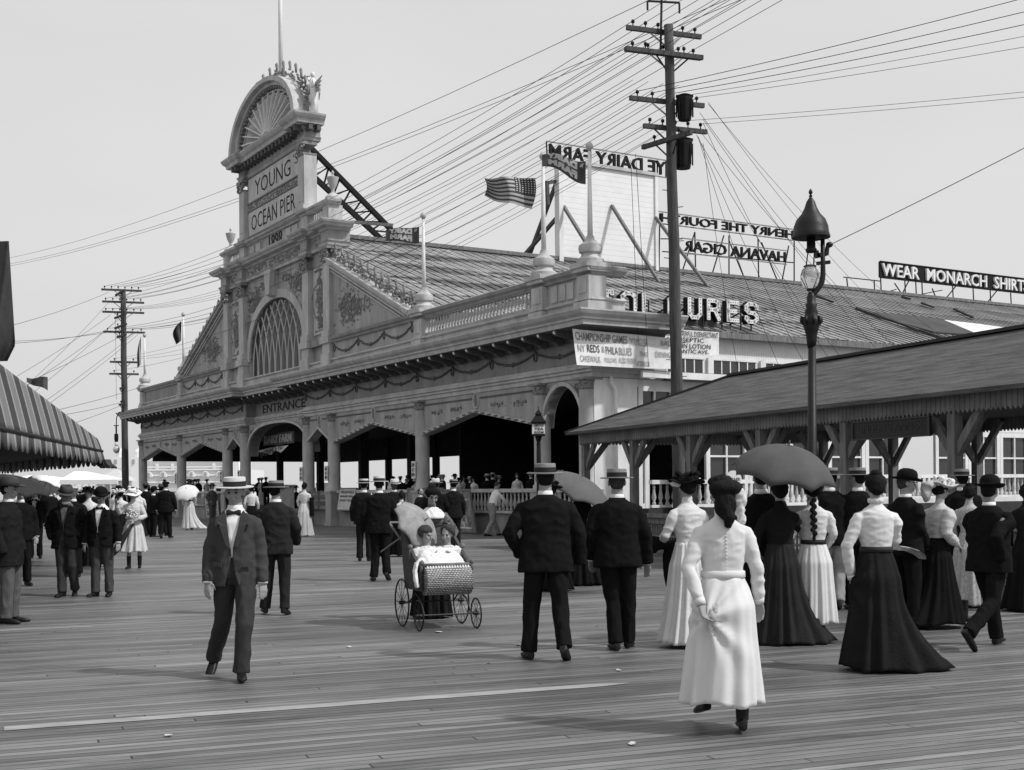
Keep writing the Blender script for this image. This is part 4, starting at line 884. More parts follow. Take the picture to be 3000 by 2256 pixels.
wire(pins1[5][0], pins2[9][0], 1.3, .011)
pole0 = V((23.5, -7, 0)); off = pole0-pb1
WR = 'overhead wire running from the near utility pole out of frame at the upper right'
for k in range(6): wire(pins1[0][k], pins1[0][k]+off+V((0,0,-.3)), .5, .012, WR, grp='wires leaving the near pole to the right')
for k in (1,2,3,4): wire(pins1[1][k], pins1[1][k]+off+V((0,0,.6)), .6, .012, WR, grp='wires leaving the near pole to the right')
off3 = V((30, -16, 3.0))
for k in range(5): wire(pins1[3][k], pins1[3][k]+off3+V((k*.6,0,1.2-.5*k)), .7, .013 if k < 3 else .009, WR, grp='wires leaving the near pole to the right')
for k in (2,4): wire(pins1[4][k], pins1[4][k]+V((36,-14,.6)), .6, .008, WR, grp='wires leaving the near pole to the right')
# high wires crossing the sky behind the tower
for i, (x0,y0,x1,y1) in enumerate(((30,718,1905,8),(30,724,1915,20),(30,700,1700,8),(12,660,30,655))):
    if i < 3: wa, wb = at(x0,y0,150), at(x1,y1,60); wire(wa+(wa-wb)*.35, wb+(wb-wa)*.2, 3.2, .02, 'high wire crossing the sky behind the tower down to the left edge', grp='high wires behind the tower')
# wires from the far pole to the left edge
lf = [(15,1130,972,-.3),(15,1104,926,0),(12,975,972,0),(12,982,972,0),(12,1205,1138,0),(12,1208,1185,0),(40,1265,1185,0),(12,1190,914,.4),(12,1160,884,.6),(12,1145,914,.3),(12,1230,972,.3),(12,1250,985,.2),(12,935,860,.1)]
for i, (x, y, yy, s) in enumerate(lf):
    a = V((pt2.x, pt2.y, z2(yy))); a += V((rnd.uniform(-1.2,1.2), 0, .1)); b = at(x-14, y, 60 if y > 1120 else 70); b = a+(b-a)*1.8; wire(a, b, .5+s*.3, .015, 'wire from the distant utility pole down to the left edge', grp='wires at the far left')
# drop wires to the building
for i, (x, y, m, t, z) in enumerate(((2045,400,9.5,.5,5.2),(2040,395,12,.5,5.0),(2060,360,11,.5,5.2),(2060,350,14,.5,5.3),(2075,300,20,6,8.2),(2075,305,22,6,8.2),(2060,420,6,.3,5.1),(2050,330,17,3,6.5),(2055,390,16,.3,5),(2048,410,8,.3,5.1))):
    wire(at(x, y, 37.3), C0+D1*t+D2*m+V((0,0,z)), .35+.1*(i % 3), .009, 'drop wire fanning down from the transformers to the side of the pavilion', grp='drop wires to the pavilion')
wire(at(1848,470,37), at(1870,1000,37.2), .0, .01, 'thin vertical lead hanging beside the near utility pole', grp='drop wires to the pavilion')
wire(at(1862,450,37), at(1900,1075,36.9), .0, .01, 'thin vertical lead hanging over the cloth banner', grp='drop wires to the pavilion')
# ---------------------------------------------------------------- arc street lamp at the right
def street_lamp():
    Y = 17.4; b = at(2379, 1440, Y); b.z = 0; root = empty('street_lamp', b); tag(root, 'black iron arc lamp post with bell shaped hood and clear globe, right foreground', 'street lamp')
    k = Y/F_
    def q(x, y, d=0): p = at(x, y, Y); return V((p.x-b.x, d, p.z))
    MB().tube([(0,0,0),(0,0,.3),(0,0,.35),(0,0,1.2),(0,0,1.3), q(2379,1000)], [.13,.13,.1,.085,.07,.054], 14).build('post', IRON, root, True)
    mb = MB(); c = q(2377,945)
    mb.lathe([(.055,-.35),(.07,-.25),(.075,-.2),(.09,-.12),(.13,.0),(.125,.05),(.085,.1),(.095,.14),(.07,.2),(.085,.25),(.06,.27),(.065,.35),(.05,.38),(.04,.42)], c, 14)
    for j in range(8): a = j*.785; mb.tube([c+V((math.cos(a)*.08,math.sin(a)*.08,-.05)), c+V((math.cos(a)*.14,math.sin(a)*.14,.02)), c+V((math.cos(a)*.13,math.sin(a)*.13,.08))], .025, 5)
    mb.build('capital', IRON, root, True)
    MB().tube([q(2376,905), q(2376,878), q(2382,862), q(2398,842), q(2408,825), q(2411,805), q(2411,780), q(2410,700)], [.04,.042,.042,.042,.04,.038,.034,.03], 10).build('bracket_arm', IRON, root, True)
    hc = q(2376,697)
    MB().lathe([(.02,.0),(.262,.0),(.262,.03),(.25,.04),(.25,.06),(.245,.07),(.235,.16),(.2,.25),(.13,.33),(.085,.42),(.06,.5),(.03,.545),(.02,.56),(.02,.58)], hc, 28).build('hood', IRON, root, 2)
    MB().lathe([(.01,.0),(.028,.02),(.012,.04),(.02,.05),(.03,.07),(.02,.1),(.005,.12)], hc+V((0,0,.56)), 10).build('finial', IRON, root, True)
    MB().lathe([(.06,-.0),(.062,-.14),(.08,-.16),(.07,-.2),(.03,-.21)], hc, 12).build('lamp_housing', IRON, root, True)
    g = bpy.data.materials.new('clear_globe'); g.use_nodes = True; p = g.node_tree.nodes['Principled BSDF']; p.inputs['Transmission Weight'].default_value = .75; p.inputs['Roughness'].default_value = .12; p.inputs['Base Color'].default_value = (.8,.8,.8,1); p.inputs['IOR'].default_value = 1.1
    gc = q(2373,812)
    MB().lathe([(.05,-.16),(.1,-.13),(.128,-.05),(.13,.03),(.11,.1),(.07,.14),(.065,.17)], gc, 20).build('globe', g, root, True)
    mb = MB()
    for a in (.6, 2.2, 3.8, 5.4): mb.tube([hc+V((math.cos(a)*.06,math.sin(a)*.06,-.18)), gc+V((math.cos(a)*.07,math.sin(a)*.07,.17)), gc+V((math.cos(a)*.135,math.sin(a)*.135,.02)), gc+V((math.cos(a)*.04,math.sin(a)*.04,-.18))], .006, 5)
    mb.tube([gc+V((math.cos(j*.628)*.085, math.sin(j*.628)*.085, .15)) for j in range(11)], .008, 5); mb.lathe([(.045,-.19),(.05,-.16)], gc, 8); mb.build('globe_cage', IRON, root)
    mb = MB(); mb.bar(q(2392,772), q(2432,768), .045); mb.bar(q(2393,750), q(2424,742), .06); mb.bar(q(2390,735), q(2396,755), .06); mb.tube([q(2422,745), q(2424,725), q(2432,716)], .03, 8); mb.ell(q(2430,717), (.05,.04,.04)); mb.build('wire_bracket', IRON, root)
    wa = b+q(2434,716); wire(wa, wa+(at(3020,404,Y-1)-wa)*3, .1, .008, 'single dark wire from the lamp bracket up to the right edge', grp='wires at the lamp')
street_lamp()
# small hanging arc lamp by the far pole
root = empty('hanging_arc_lamp', at(341,1300,76)); tag(root, 'small arc lamp hanging left of the distant utility pole', 'hanging lamp')
mb = MB(); mb.tube([(.5,0,1.95),(.2,0,1.9),(.03,0,1.6),(0,0,1.1)], .03, 6); mb.bar((-.15,0,1.1),(.15,0,1.1),.05); mb.tube([(0,0,1.1),(0,0,.6)], .05, 6); mb.build('hanger', IRON, root)
MB().tube([(0,0,.6),(0,0,.3),(0,0,.1)], [.12,.13,.1], 10).build('housing', BLACK, root); MB().ell((0,0,-.35), (.2,.2,.24)).build('globe', BRASS, root, True); MB().tube([(0,0,.1),(0,0,-.2)], [.1,.12], 10).build('glass_neck', BRASS, root, True)
wire(at(341,1170,76), at(338,930,84), .1, .012, 'thin hoisting line of the hanging arc lamp', grp='wires at the far left'); wire(at(347,1372,76), at(369,1374,83), .02, .012, 'thin stay line holding the hanging arc lamp to the pole', grp='wires at the far left')
# tea room lantern
tl_ = at(1579,1430,33.0); tl_.z = 0; root = empty('lantern_post', tl_); tag(root, 'dark square lantern sign reading TEA ROOM on a post', 'lantern', None)
def w(y): return at(1579,y,33.0).z
MB().tube([(0,0,0),(0,0,w(1325)),(0,0,w(1290))], [.07,.06,.05], 8).build('post', IRON, root)
z0, z1 = w(1272), w(1243); mb = MB(); mb.box(-.17,.17,-.17,.17,z0-.05,z0); mb.box(-.19,.19,-.19,.19,z1,z1+.05)
mb.add([(-.2,-.2,z1+.05),(.2,-.2,z1+.05),(.2,.2,z1+.05),(-.2,.2,z1+.05),(-.06,-.06,z1+.26),(.06,-.06,z1+.26),(.06,.06,z1+.26),(-.06,.06,z1+.26)], [(0,1,5,4),(1,2,6,5),(2,3,7,6),(3,0,4,7),(4,5,6,7),(3,2,1,0)])
mb.add([(-.1,-.1,z1+.26),(.1,-.1,z1+.26),(.1,.1,z1+.26),(-.1,.1,z1+.26),(0,0,z1+.4)], [(0,1,4),(1,2,4),(2,3,4),(3,0,4),(3,2,1,0)]); mb.tube([(0,0,z1+.38),(0,0,z1+.47)], .012, 5)
mb.tube([(0,0,z0-.05),(0,0,z0-.2),(0,0,z0-.3)], [.1,.05,.06], 8); mb.build('lantern_frame', BLACK, root)
MB().box(-.165,.165,-.165,.165,z0,z1).build('lantern_glass', WHITE, root)
for s, dz in (('SMITH\'S', .09), ('TEA', 0), ('ROOM', -.09)):
    text(s, .24, .065, frame((.01,-.17,(z0+z1)/2+dz), (1,0,0), (0,0,1)), BLACK, 'lantern_lettering', root, .006, .02)
# ---------------------------------------------------------------- the open shed at the right
S0 = V((3.413, 28.494, 0)); DS = V((-.3691, .9294, 0)); ES = V((.9294, .3691, 0)); RS_ = math.atan2(ES.y, ES.x)
shed = empty('open_shed', S0, RS_); tag(shed, 'long open timber shed with saw-toothed valance and Y braced posts on the right', 'shed')
# local: x = inwards (away from the walk), y = along (far = +), z up
SR = M_('shed_shingles', .08, .9, .55, 1.1, .9, (7,.9,7)); SW = OLDW; VAL = stripes_mat('valance_boards', .19, .06, .11, .12, 1, var=.4); VALX = stripes_mat('valance_boards_end', .19, .06, .11, .12, 0, var=.4)
UF, UN, WD = 4.45, -17.0, 5.6; ZE, ZR = 3.02, 4.28
mb = MB(); ov = .28
e0, e1_, e2_, e3 = (-ov,UF+ov,ZE-.02), (WD+ov,UF+ov,ZE-.02), (WD+ov,UN,ZE-.02), (-ov,UN,ZE-.02); r0, r1 = (WD/2,1.55,ZR), (WD/2,UN,ZR)
mb.add([e0,e1_,e2_,e3,r0,r1]+[(p[0],p[1],p[2]-.07) for p in (e0,e1_,e2_,e3,r0,r1)], [(0,4,5,3),(0,1,4),(1,2,5,4),(6,9,11,10),(6,10,7),(7,10,11,8),(0,3,9,6),(0,6,7,1),(1,7,8,2),(3,5,2,8,11,9)])
mb.build('roof', SR, shed)
MB().bar((WD/2,1.6,ZR+.03),(WD/2,UN,ZR+.03),.22,.06).build('ridge_cap', M_('ridge_tar', .04, .8), shed)
MB().bar((-ov,UF+ov,ZE-.02),(WD/2,1.55,ZR+.02),.14,.05).build('hip_cap', M_('ridge_tar', .04), shed)
def valance(a, b, z1, z0, name, m, axis):
    L_ = b-a; n = int(L_/.1); poly = [(a, z1)]
    for i in range(n): poly += [(a+L_*i/n, z0+.06), (a+L_*(i+.5)/n, z0)]
    poly += [(b, z0+.06), (b, z1)]; mb = MB(); mb.prism(poly, -.015, .015, axis); return mb
mb = valance(UN, UF, 2.98, 2.66, 'v', None, 'yz'); mb.build('valance', VAL, shed)
o = valance(0, WD, 2.98, 2.66, 'v', None, 'xz').build('valance', VALX, shed); o.data.transform(Matrix.Translation((0,UF,0)))
o = valance(UN, UF, 2.98, 2.66, 'v', None, 'yz').build('valance', VAL, shed); o.data.transform(Matrix.Translation((WD,0,0)))
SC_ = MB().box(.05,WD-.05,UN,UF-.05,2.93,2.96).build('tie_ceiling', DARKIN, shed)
def post(u, w):
    o = empty('shed_post', (w, u, 0)); o.parent = shed
    MB().box(-.085,.085,-.085,.085,0,2.92).build('post', SW, o)
    mb = MB()
    if u < UF-.5: mb.bar((0,.04,2.05),(0,.72,2.9),.09,.14)
    mb.build('brace', SW, o) if mb.v else None
    MB().bar((0,-.04,2.05),(0,-.72,2.9),.09,.14).build('brace', SW, o)
    s_ = 1 if w < 1 else -1
    MB().bar((s_*.05,0,2.05),(s_*.75,0,2.9),.14,.09,(0,1,0)).build('brace', SW, o); return o
for w in (0.1, WD-.1):
    for u in (4.3,1.57,-1.16,-3.92,-6.66,-9.43,-12.2,-15): post(u, w)
# fence along the walk side of the shed
fe = empty('shed_fence', S0, RS_); tag(fe, 'low wooden fence with close turned balusters along the front of the shed', 'fence')
MB().box(-.14,.1,UN,UF,.86,.95).build('top_rail', SW, fe); MB().box(-.06,.03,UN,UF,.72,.86).build('top_rail', SW, fe); MB().box(-.06,.04,UN,UF,.06,.14).build('bottom_rail', SW, fe); MB().box(-.05,.02,UN,UF,.42,.46).build('middle_rail', SW, fe); MB().box(.04,.06,UN,UF,.14,.3).build('kick_board', SW, fe)
sp = MB().lathe([(.03,.14),(.03,.2),(.018,.24),(.036,.3),(.018,.42),(.03,.46),(.018,.5),(.036,.6),(.018,.68),(.03,.72)], n=6)
n0 = None; mbx = MB()
for k in range(100):
    o = sp.build('spindle', SW, fe, True) if n0 is None else n0.copy()
    if n0 is None: n0 = o
    else: C.objects.link(o); o.parent = fe
    o.location = (-.01, UF-.06-.115*k, 0)
mbx = MB()
for k in range(100, 184): mbx.lathe([(.03,.14),(.018,.24),(.036,.3),(.018,.42),(.036,.6),(.03,.72)], (-.01, UF-.06-.115*k, 0), 6)
tag(mbx.build('spindle', SW, fe), kind='stuff')
sb = empty('shed_signboard', S0, RS_); tag(sb, 'dark framed signboard in faint letters hanging under the shed valance at the right', 'sign')
def shx(x, y, w=0):
    x, y = tr(x, y); k = (x-CX)/F_; b = S0+ES*w; u = (k*b.y-b.x)/(DS.x-k*DS.y); Y = b.y+DS.y*u; return u, EH+(H0-y)/F_*Y
u1, _ = shx(2500,1265,-.1); u2, _ = shx(2727,1250,-.1); zt, zb = 2.655, 2.33
MB().box(-.12,-.08,u2,u1,zb,zt).build('board', M_('sign_black', .012, .5, .2, 5, 0), sb)
f = MB(); f.box(-.14,-.121,u2,u1,zt-.02,zt); f.box(-.14,-.121,u2,u1,zb,zb+.02); f.box(-.14,-.121,u2,u2+.03,zb+.02,zt-.02); f.box(-.14,-.121,u1-.03,u1,zb+.02,zt-.02); f.build('frame', M_('sign_edge', .05, .6), sb)
text("LINDLEY'S ANNEX", (u1-u2)*.84, .15, frame((-.123,(u1+u2)/2,(zt+zb)/2+.03), (0,-1,0), (0,0,1)), M_('faint_letters', .03, .6), 'sign_lettering', sb, .004, .01)
# ---------------------------------------------------------------- left side: awning, hanging banner, tents, far hotel
AW = mat('striped_awning', .2, .95, .1, 5, .2); nt = AW.node_tree; N = nt.nodes; L = nt.links; p = N['Principled BSDF']
uv = N.new('ShaderNodeUVMap'); sx = N.new('ShaderNodeSeparateXYZ'); L.new(uv.outputs[0], sx.inputs[0])
mu = N.new('ShaderNodeMath'); mu.operation = 'MULTIPLY'; mu.inputs[1].default_value = 1/1.0; L.new(sx.outputs[0], mu.inputs[0])
fr = N.new('ShaderNodeMath'); fr.operation = 'FRACT'; L.new(mu.outputs[0], fr.inputs[0])
cr = N.new('ShaderNodeValToRGB'); cr.color_ramp.interpolation = 'CONSTANT'
while len(cr.color_ramp.elements) < 9: cr.color_ramp.elements.new(.5)
for e, (pos, g) in zip(cr.color_ramp.elements, ((0,.05),(.42,.42),(.445,.1),(.47,.42),(.495,.17),(.9,.42),(.925,.1),(.95,.42),(.975,.05))): e.position = pos; e.color = (g,g,g,1)
L.new(fr.outputs[0], cr.inputs[0]); nz = [n for n in N if n.type == 'VALTORGB'][0]
L.new(cr.outputs[0], p.inputs['Base Color'])
aw = empty('striped_awning', at(200,1400,28)*1); aw.location.z = 0; tag(aw, 'large striped canvas awning with scalloped edge at the left foreground', 'awning')
def awp(p): return p-aw.location
A_, T_, B_ = V((-5.6,9.5,2.35)), at(300,1322,27.5), at(-60,1330,42); zE = T_.z
A_.z = zE; B_.z = zE; W1 = T_+V((-.12,.05,.28)); W0 = V((-6.0,9.5,zE+1.75))
def sheet(name, c00, c10, c11, c01, nu, nv, sag=.0, uscale=1., uoff=0):
    mb = cloth(lambda u, v: awp(c00.lerp(c10, u).lerp(c01.lerp(c11, u), v)-V((0,0,sag*4*v*(1-v)))), nu, nv)
    o = mb.build(name, AW, aw, True, fix=False); me = o.data; u_ = me.uv_layers.new(name='UVMap'); n = nu+1
    for l in me.loops: i = l.vertex_index; u_.data[l.index].uv = ((i % n)/nu*uscale+uoff, (i//n)/nv)
    md = o.modifiers.new('s', 'SOLIDIFY'); md.thickness = .012; return o
sheet('canvas_top', A_, T_, W1, W0, 60, 10, -.02, (T_-A_).length)
sheet('canvas_top', T_, B_, B_+V((-.8,-.4,.9)), W1, 20, 8, .05, (T_-B_).length); sheet('canvas_top', W0, W1, B_+V((-.8,-.4,.9)), V((-14,9.5,zE+2.4)), 20, 6, -.1, 18)
def scallop(a, b, h, name, flare=.0):
    L_ = (b-a).length; d = (b-a)/L_; n = int(L_/.5); mb = MB(); pts = []; K = 6; nn = V((d.y,-d.x,0))
    top = []; bot = []
    for i in range(n*K+1):
        f = i/(n*K); s = (i % K)/K; q = a+d*(L_*f); w_ = .008*math.sin(i*.9)+.012*math.sin(i*.31)
        top.append(awp(q)); bot.append(awp(q-V((0,0,h-.1+.12*abs(math.sin(math.pi*s))**.5))+nn*(w_+flare*f*f)))
    mb.loft([[t, (t+b_)/2+V((0,0,0)), b_] for t, b_ in zip(top, bot)], cap=False, closed=False)
    o = mb.build(name, AW, aw, True, fix=False); me = o.data; u_ = me.uv_layers.new(name='UVMap')
    for l in me.loops: u_.data[l.index].uv = ((l.vertex_index//3)/(n*K)*L_, 0)
    md = o.modifiers.new('s', 'SOLIDIFY'); md.thickness = .012
scallop(A_, T_, .27, 'scalloped_valance', .06); scallop(T_, B_, .3, 'scalloped_valance'); 
mb = MB(); rr = random.Random(4)
for k in range(16):
    q = awp(T_+V((rr.uniform(-.12,.12), rr.uniform(-.15,.15), -.2))); mb.tube([q, q+V((.05,-.02,-.1)), q+V((.12+rr.uniform(-.05,.1),-.03,-.17))], [.05,.05,.02], 5)
mb.build('corner_fringe', AW, aw)
MB().tube([awp(A_), awp(T_)], .03, 8).build('front_pipe', IRON, aw)
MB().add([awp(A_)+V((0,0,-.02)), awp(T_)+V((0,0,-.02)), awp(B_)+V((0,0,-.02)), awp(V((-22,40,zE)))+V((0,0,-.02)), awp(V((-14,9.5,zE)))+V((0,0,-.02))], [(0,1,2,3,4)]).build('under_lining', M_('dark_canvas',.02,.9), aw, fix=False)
# shop wall that carries the awning, outside the frame at the left
o = MB().box(-.3,0,-12,18,0,7.5).build('shop_wall', M_('grey_boards', .25, .8, .2, 2), None); o.location = V((-12.4,22,0)); o.rotation_euler = (0,0,R(14)); 
bpy.data.objects.remove(o)
# dark hanging banner top left
Y = 17.
def hb(u, v):
    xr = 26+22*v if v < .85 else 48-26*(v-.85)/.15
    return at(-40+(xr+40)*u, 708+352*v-2*u, Y+.2*math.sin(u*5+v*4))
tag(cloth(hb, 16, 24).build('hanging_banner', M_('dark_banner', .035, .8, .5, 2, .3), None, True, fix=False), 'dark cloth banner hanging down at the top left edge', 'banner')
def ff(u, v): return at(78+62*u, 1106+30*v*(.4+u*.9)+3*math.sin(u*6), 36+.3*math.sin(u*6))
tag(cloth(ff, 12, 8).build('dark_flag', FLAGD, None, True, fix=False), 'small dark flag blowing right just above the striped awning', 'flag')
# white pavilion tents beyond the crowd
def tent(xl, xr, yt, yb, Y, xa, lab, apex=None):
    a, b = at(xl,yb,Y), at(xr,yb,Y); w = b.x-a.x; d = w*.6; z0 = a.z; za = at(xa,yt,Y).z; root = empty('white_tent', V((a.x,Y,0))); tag(root, lab, 'tent', 'white tents beyond the crowd')
    ax = at(xa,yt,Y).x-a.x
    MB().add([(0,0,z0),(w,0,z0),(w,d,z0),(0,d,z0),(ax-w*.15,d/2,za),(ax+w*.05,d/2,za)], [(0,1,5,4),(1,2,5),(2,3,4,5),(3,0,4)]).build('canvas_roof', M_('bright_canvas', .85, .9, .05), root)
    mb = MB(); mb.box(0,w,0,.1,z0-.35,z0)
    mb.build('canvas_edge', M_('bright_canvas'), root); mb = MB()
    for k in range(9): mb.box(w*k/8-.05,w*k/8+.05,0,.1,0,z0-.35)
    mb.build('posts', WHITE, root)
tent(-40,230,1392,1414,110,90,'long white tent roof seen under the left awning'); tent(175,345,1380,1406,95,225,'white tent roof with a low peak left of the distant utility pole')
# far hotel
HP = M_('far_pale_wall', .62, .9, .06, .05, 0); HT = M_('far_trim', .78, .9, .03, .05, 0); HD = M_('far_window', .36, .8, .05, .05, 0); HR = M_('far_roof', .5, .9, .05, .05, 0)  # pale buildings, with distance haze also put into their tones
ht = empty('far_hotel', V((0,400,0))); tag(ht, 'long pale seaside hotel with arched dormers and domed turrets far behind the left bays', 'hotel')
def hx(x): return (x-1500)/F_*400
def hz(y, x=550): return at(x, y, 400).z
MB().box(hx(395),hx(720),0,30,0,hz(1376)).build('wall', HP, ht)
MB().prism([(hx(425),hz(1376)),(hx(700),hz(1376)),(hx(700),hz(1350)),(hx(425),hz(1350))], 1, 20).build('roof', HR, ht)
for z in (1368,1376,1392,1412): MB().box(hx(395),hx(720),-.5,-.1,hz(z)-.25,hz(z)+.25).build('cornice', HT, ht)
mw = MB()
for k, x in enumerate((438,480,520,563,604,645,686)):
    w = 11; pts = [(hx(x)+hx(1500+w)*math.cos(a*math.pi/12), hz(1397)+(hz(1380)-hz(1397))*math.sin(a*math.pi/12)) for a in range(13)]
    o = MB().prism(pts, -.8, -.1).build('arched_dormer', HT, ht)
    MB().box(hx(x-3.6),hx(x+3.6),-1.1,-.82,hz(1397)+.1,hz(1384)).build('dormer_window', HD, o)
for x in (352,404,690): 
    o = MB().box(hx(x-14),hx(x+14),-2,4,0,hz(1338)).build('turret', HT, ht); c = V((hx(x),1,hz(1338)))
    MB().lathe([(1.4,0),(1.4,1.6),(1.2,2.0),(.7,2.5),(.1,2.8),(.05,3.6)], c, 12).build('dome', HT, o); MB().box(hx(x-10),hx(x-3),-2.3,-2.1,hz(1358),hz(1345)).build('turret_window', HD, o)
for x in (448,614): MB().lathe([(.15,0),(.15,.9),(.9,1.3),(.5,1.8),(1,2.4),(.2,2.7)], (hx(x),8,hz(1350)), 8).build('roof_ornament', HD, ht)
for x in (458,503,625,660): MB().box(hx(x)-.4,hx(x)+.4,.5,1.2,hz(1376),hz(1358)).build('roof_post', HT, ht)
for i, (xa, xb, ya, yb, Y, lab) in enumerate(((285,352,1388,1420,260,'low pale cottage with hipped roof right behind the tents'),(300,350,1376,1425,300,'pale house roof far behind the crowd, left of the utility pole'),(925,975,1398,1425,260,'small pale roof seen far off through the open bay right of the entrance'))):
    a, b = at(xa,yb,Y), at(xb,yb,Y); w = b.x-a.x; h = at(xa,ya,Y).z; zb = h*.55+a.z*.3
    root = empty('far_house', V((a.x,Y,0))); tag(root, lab, 'house'); MB().box(0,w,0,8,0,zb).build('wall', HP, root)
    MB().add([(-1,-1,zb),(w+1,-1,zb),(w+1,9,zb),(-1,9,zb),(w*.35,4,h),(w*.65,4,h)], [(0,1,5,4),(1,2,5),(2,3,4,5),(3,0,4),(3,2,1,0)]).build('roof', HR, root)
    MB().box(w*.4,w*.6,-.3,-.05,zb*.4,zb*.8).build('window', HD, root)
# painted boards along the porch
def board(t0, t1, z0, z1, lab, rows, m=None, lean=0, s=.12, frame_=True):
    r = empty('painted_board', C0+D1*t0+NN*s, RZ); r.rotation_euler = (R(lean),0,RZ) if False else (0,0,RZ); tag(r, lab, 'sign board', 'painted boards leaning along the porch')
    L_ = abs(t1-t0); mx = Matrix.Rotation(R(lean), 4, 'X')
    a = MB(); a.m = mx; a.box(0,L_,-.02,.02,z0,z1); a.build('board', m or M_('poster_ground', .42, .8, .25, 3, .1), r)
    if frame_:
        b = MB(); b.m = mx
        for q in ((-.05,0,z0-.05,z1+.05),(L_,L_+.05,z0-.05,z1+.05)): b.box(q[0],q[1],-.03,.04,q[2],q[3])
        b.box(0,L_,-.03,.04,z0-.05,z0); b.box(0,L_,-.03,.04,z1,z1+.05); b.build('frame', OLDW, r)
    for txt, u, v, w, h in rows:
        o = text(txt, w*L_, h*(z1-z0), frame((L_*(1-u),.03,z0+(z1-z0)*v), (-1,0,0), (0,0,1)), INK, 'board_lettering', r, .01, .01); o.data.transform(mx)
board(34.6,36.9,.1,1.35,'white board OPEN AIR CONCERT DANCE with writing left of the entrance',[('OPEN AIR',.5,.8,.8,.2),('CONCERT',.5,.5,.8,.2),('DANCING',.5,.2,.8,.2)], lean=-4, s=.25)
board(31.9,33.4,.75,1.45,'pale lettered panel on the porch rail at the left side of the entrance',[('CAKE WALK',.5,.7,.8,.3),('TO-NIGHT',.5,.3,.8,.3)])
board(20.2,21.0,.75,1.45,'small dark lettered panel in the narrow bay right of the entrance',[('FISH',.5,.7,.8,.25),('NET HAUL',.5,.3,.8,.25)], M_('poster_mid',.22,.8,.3,4))
board(21.2,22.2,.75,1.45,'small lettered panel beside the ticket box right of the entrance',[('DAILY',.5,.7,.8,.25),('AT 11',.5,.3,.8,.25)], M_('poster_mid',.22))
board(17.2,18.9,.72,1.6,'slanted glass poster case with printed bill on the porch rail',[('VAUDEVILLE',.5,.85,.8,.12),('MARINE HALL',.5,.65,.8,.1),('EVERY DAY',.5,.45,.8,.1)], M_('poster_pale',.5,.8,.2,3), lean=9, s=.3)
PM = M_('poster_picture', .2, .7, .9, 4, .1)
board(6.2,9.2,.1,1.5,'large leaning frame with picture posters below the middle bay',[], PM, lean=-10, s=.55)
bx = [o for o in bpy.data.objects if o.name.startswith('painted_board')][-1]; mb = MB(); mb.m = Matrix.Rotation(R(-10), 4, 'X')
for q in ((.2,2.8,1.18,1.22),(.2,2.8,.2,.24),(1.46,1.54,.24,1.18)): mb.box(q[0],q[1],.03,.05,q[2],q[3])
mb.build('poster_mount', WHITE, bx); mb = MB(); mb.m = Matrix.Rotation(R(-10), 4, 'X')
rr = random.Random(6)
for k in range(26): x_ = rr.choice([rr.uniform(.35,1.35), rr.uniform(1.65,2.7)]); z_ = rr.uniform(.3,1.1); mb.box(x_-rr.uniform(.02,.1),x_+rr.uniform(.02,.1),.021,.026+k*.0004,z_-rr.uniform(.03,.12),z_+rr.uniform(.03,.12))
mb.build('poster_picture', M_('poster_pale'), bx)
board(9.4,12.2,.9,1.55,'dark panel along the rail left of the leaning picture frame',[], M_('poster_mid',.22), s=.12)
r = empty('ticket_box', fp(22.0,1.4), RZ); tag(r, 'pale wooden ticket box with sloping top right of the entrance', 'ticket box'); MB().prism([(-.35,0),(.35,0),(.35,1.5),(-.35,1.75)], -.3, .3, 'yz').build('box', TRIM, r); MB().box(-.4,.4,-.4,.42,1.74,1.8).build('lid', TRIM, r); text('TICKETS', .5, .12, frame((0,.36,1.2),(-1,0,0),(0,0,1)), INK, 'box_lettering', r, .01)
# oval shop card and window bills at the side
r = empty('oval_sign', at(2150,1405,37.5), R(20)); tag(r, 'white round-topped sign ending JOS behind the umbrella', 'sign')
MB().tube([(0,0,0),(0,.05,0)], [.27,.27], 28, ref=(1,0,0)).build('board', WHITE, r); text('AND A JOS', .4, .12, frame((0,-.01,0),(1,0,0),(0,0,1)), INK, 'sign_lettering', r, .01)
r = empty('potted_plant', fp(14.8,-9)+V((0,0,.69))); tag(r, 'spiky potted yucca inside the porch against the bright opening', 'plant'); r.location = fp(20.6,-9)+V((0,0,.69)); MB().lathe([(.2,0),(.28,.5),(.3,.5)], n=10).build('pot', DARKIN, r)
mb = MB(); mb.tube([(0,0,.5),(0,0,1.6)], .05, 6); rr = random.Random(3)
for k in range(44):
    a = rr.uniform(0,6.28); z = rr.uniform(.9,1.7); l = rr.uniform(.35,.6); e = rr.uniform(-.3,.9); d = V((math.cos(a),math.sin(a),e)); mb.tube([V((0,0,z)), V((0,0,z))+d*l*.6, V((0,0,z))+d*l-V((0,0,.1))], [.03,.035,.004], 4)
mb.build('leaves', M_('dark_leaf', .04, .8), r)
# ---------------------------------------------------------------- people
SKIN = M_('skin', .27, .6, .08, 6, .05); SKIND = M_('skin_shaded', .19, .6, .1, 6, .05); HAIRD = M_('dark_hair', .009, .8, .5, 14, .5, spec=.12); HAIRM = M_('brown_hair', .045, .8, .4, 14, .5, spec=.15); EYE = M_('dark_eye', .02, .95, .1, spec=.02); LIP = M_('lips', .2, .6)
SUITK = M_('black_suit', .0105, .95, .15, 30, .3, spec=.04); SUITD = M_('dark_suit', .014, .95, .15, 30, .3, spec=.05); SUITG = M_('grey_suit', .05, .95, .12, 30, .3, spec=.08); SUITM = M_('mid_grey_suit', .11, .9, .12, 30, .3)
TROU = M_('grey_trousers', .034, .95, .12, 30, .3, spec=.15); TROUL = M_('light_trousers', .26, .9, .15, 8, .3); SHOE = M_('black_shoe', .008, .45, .3, 5, .1, spec=.25)
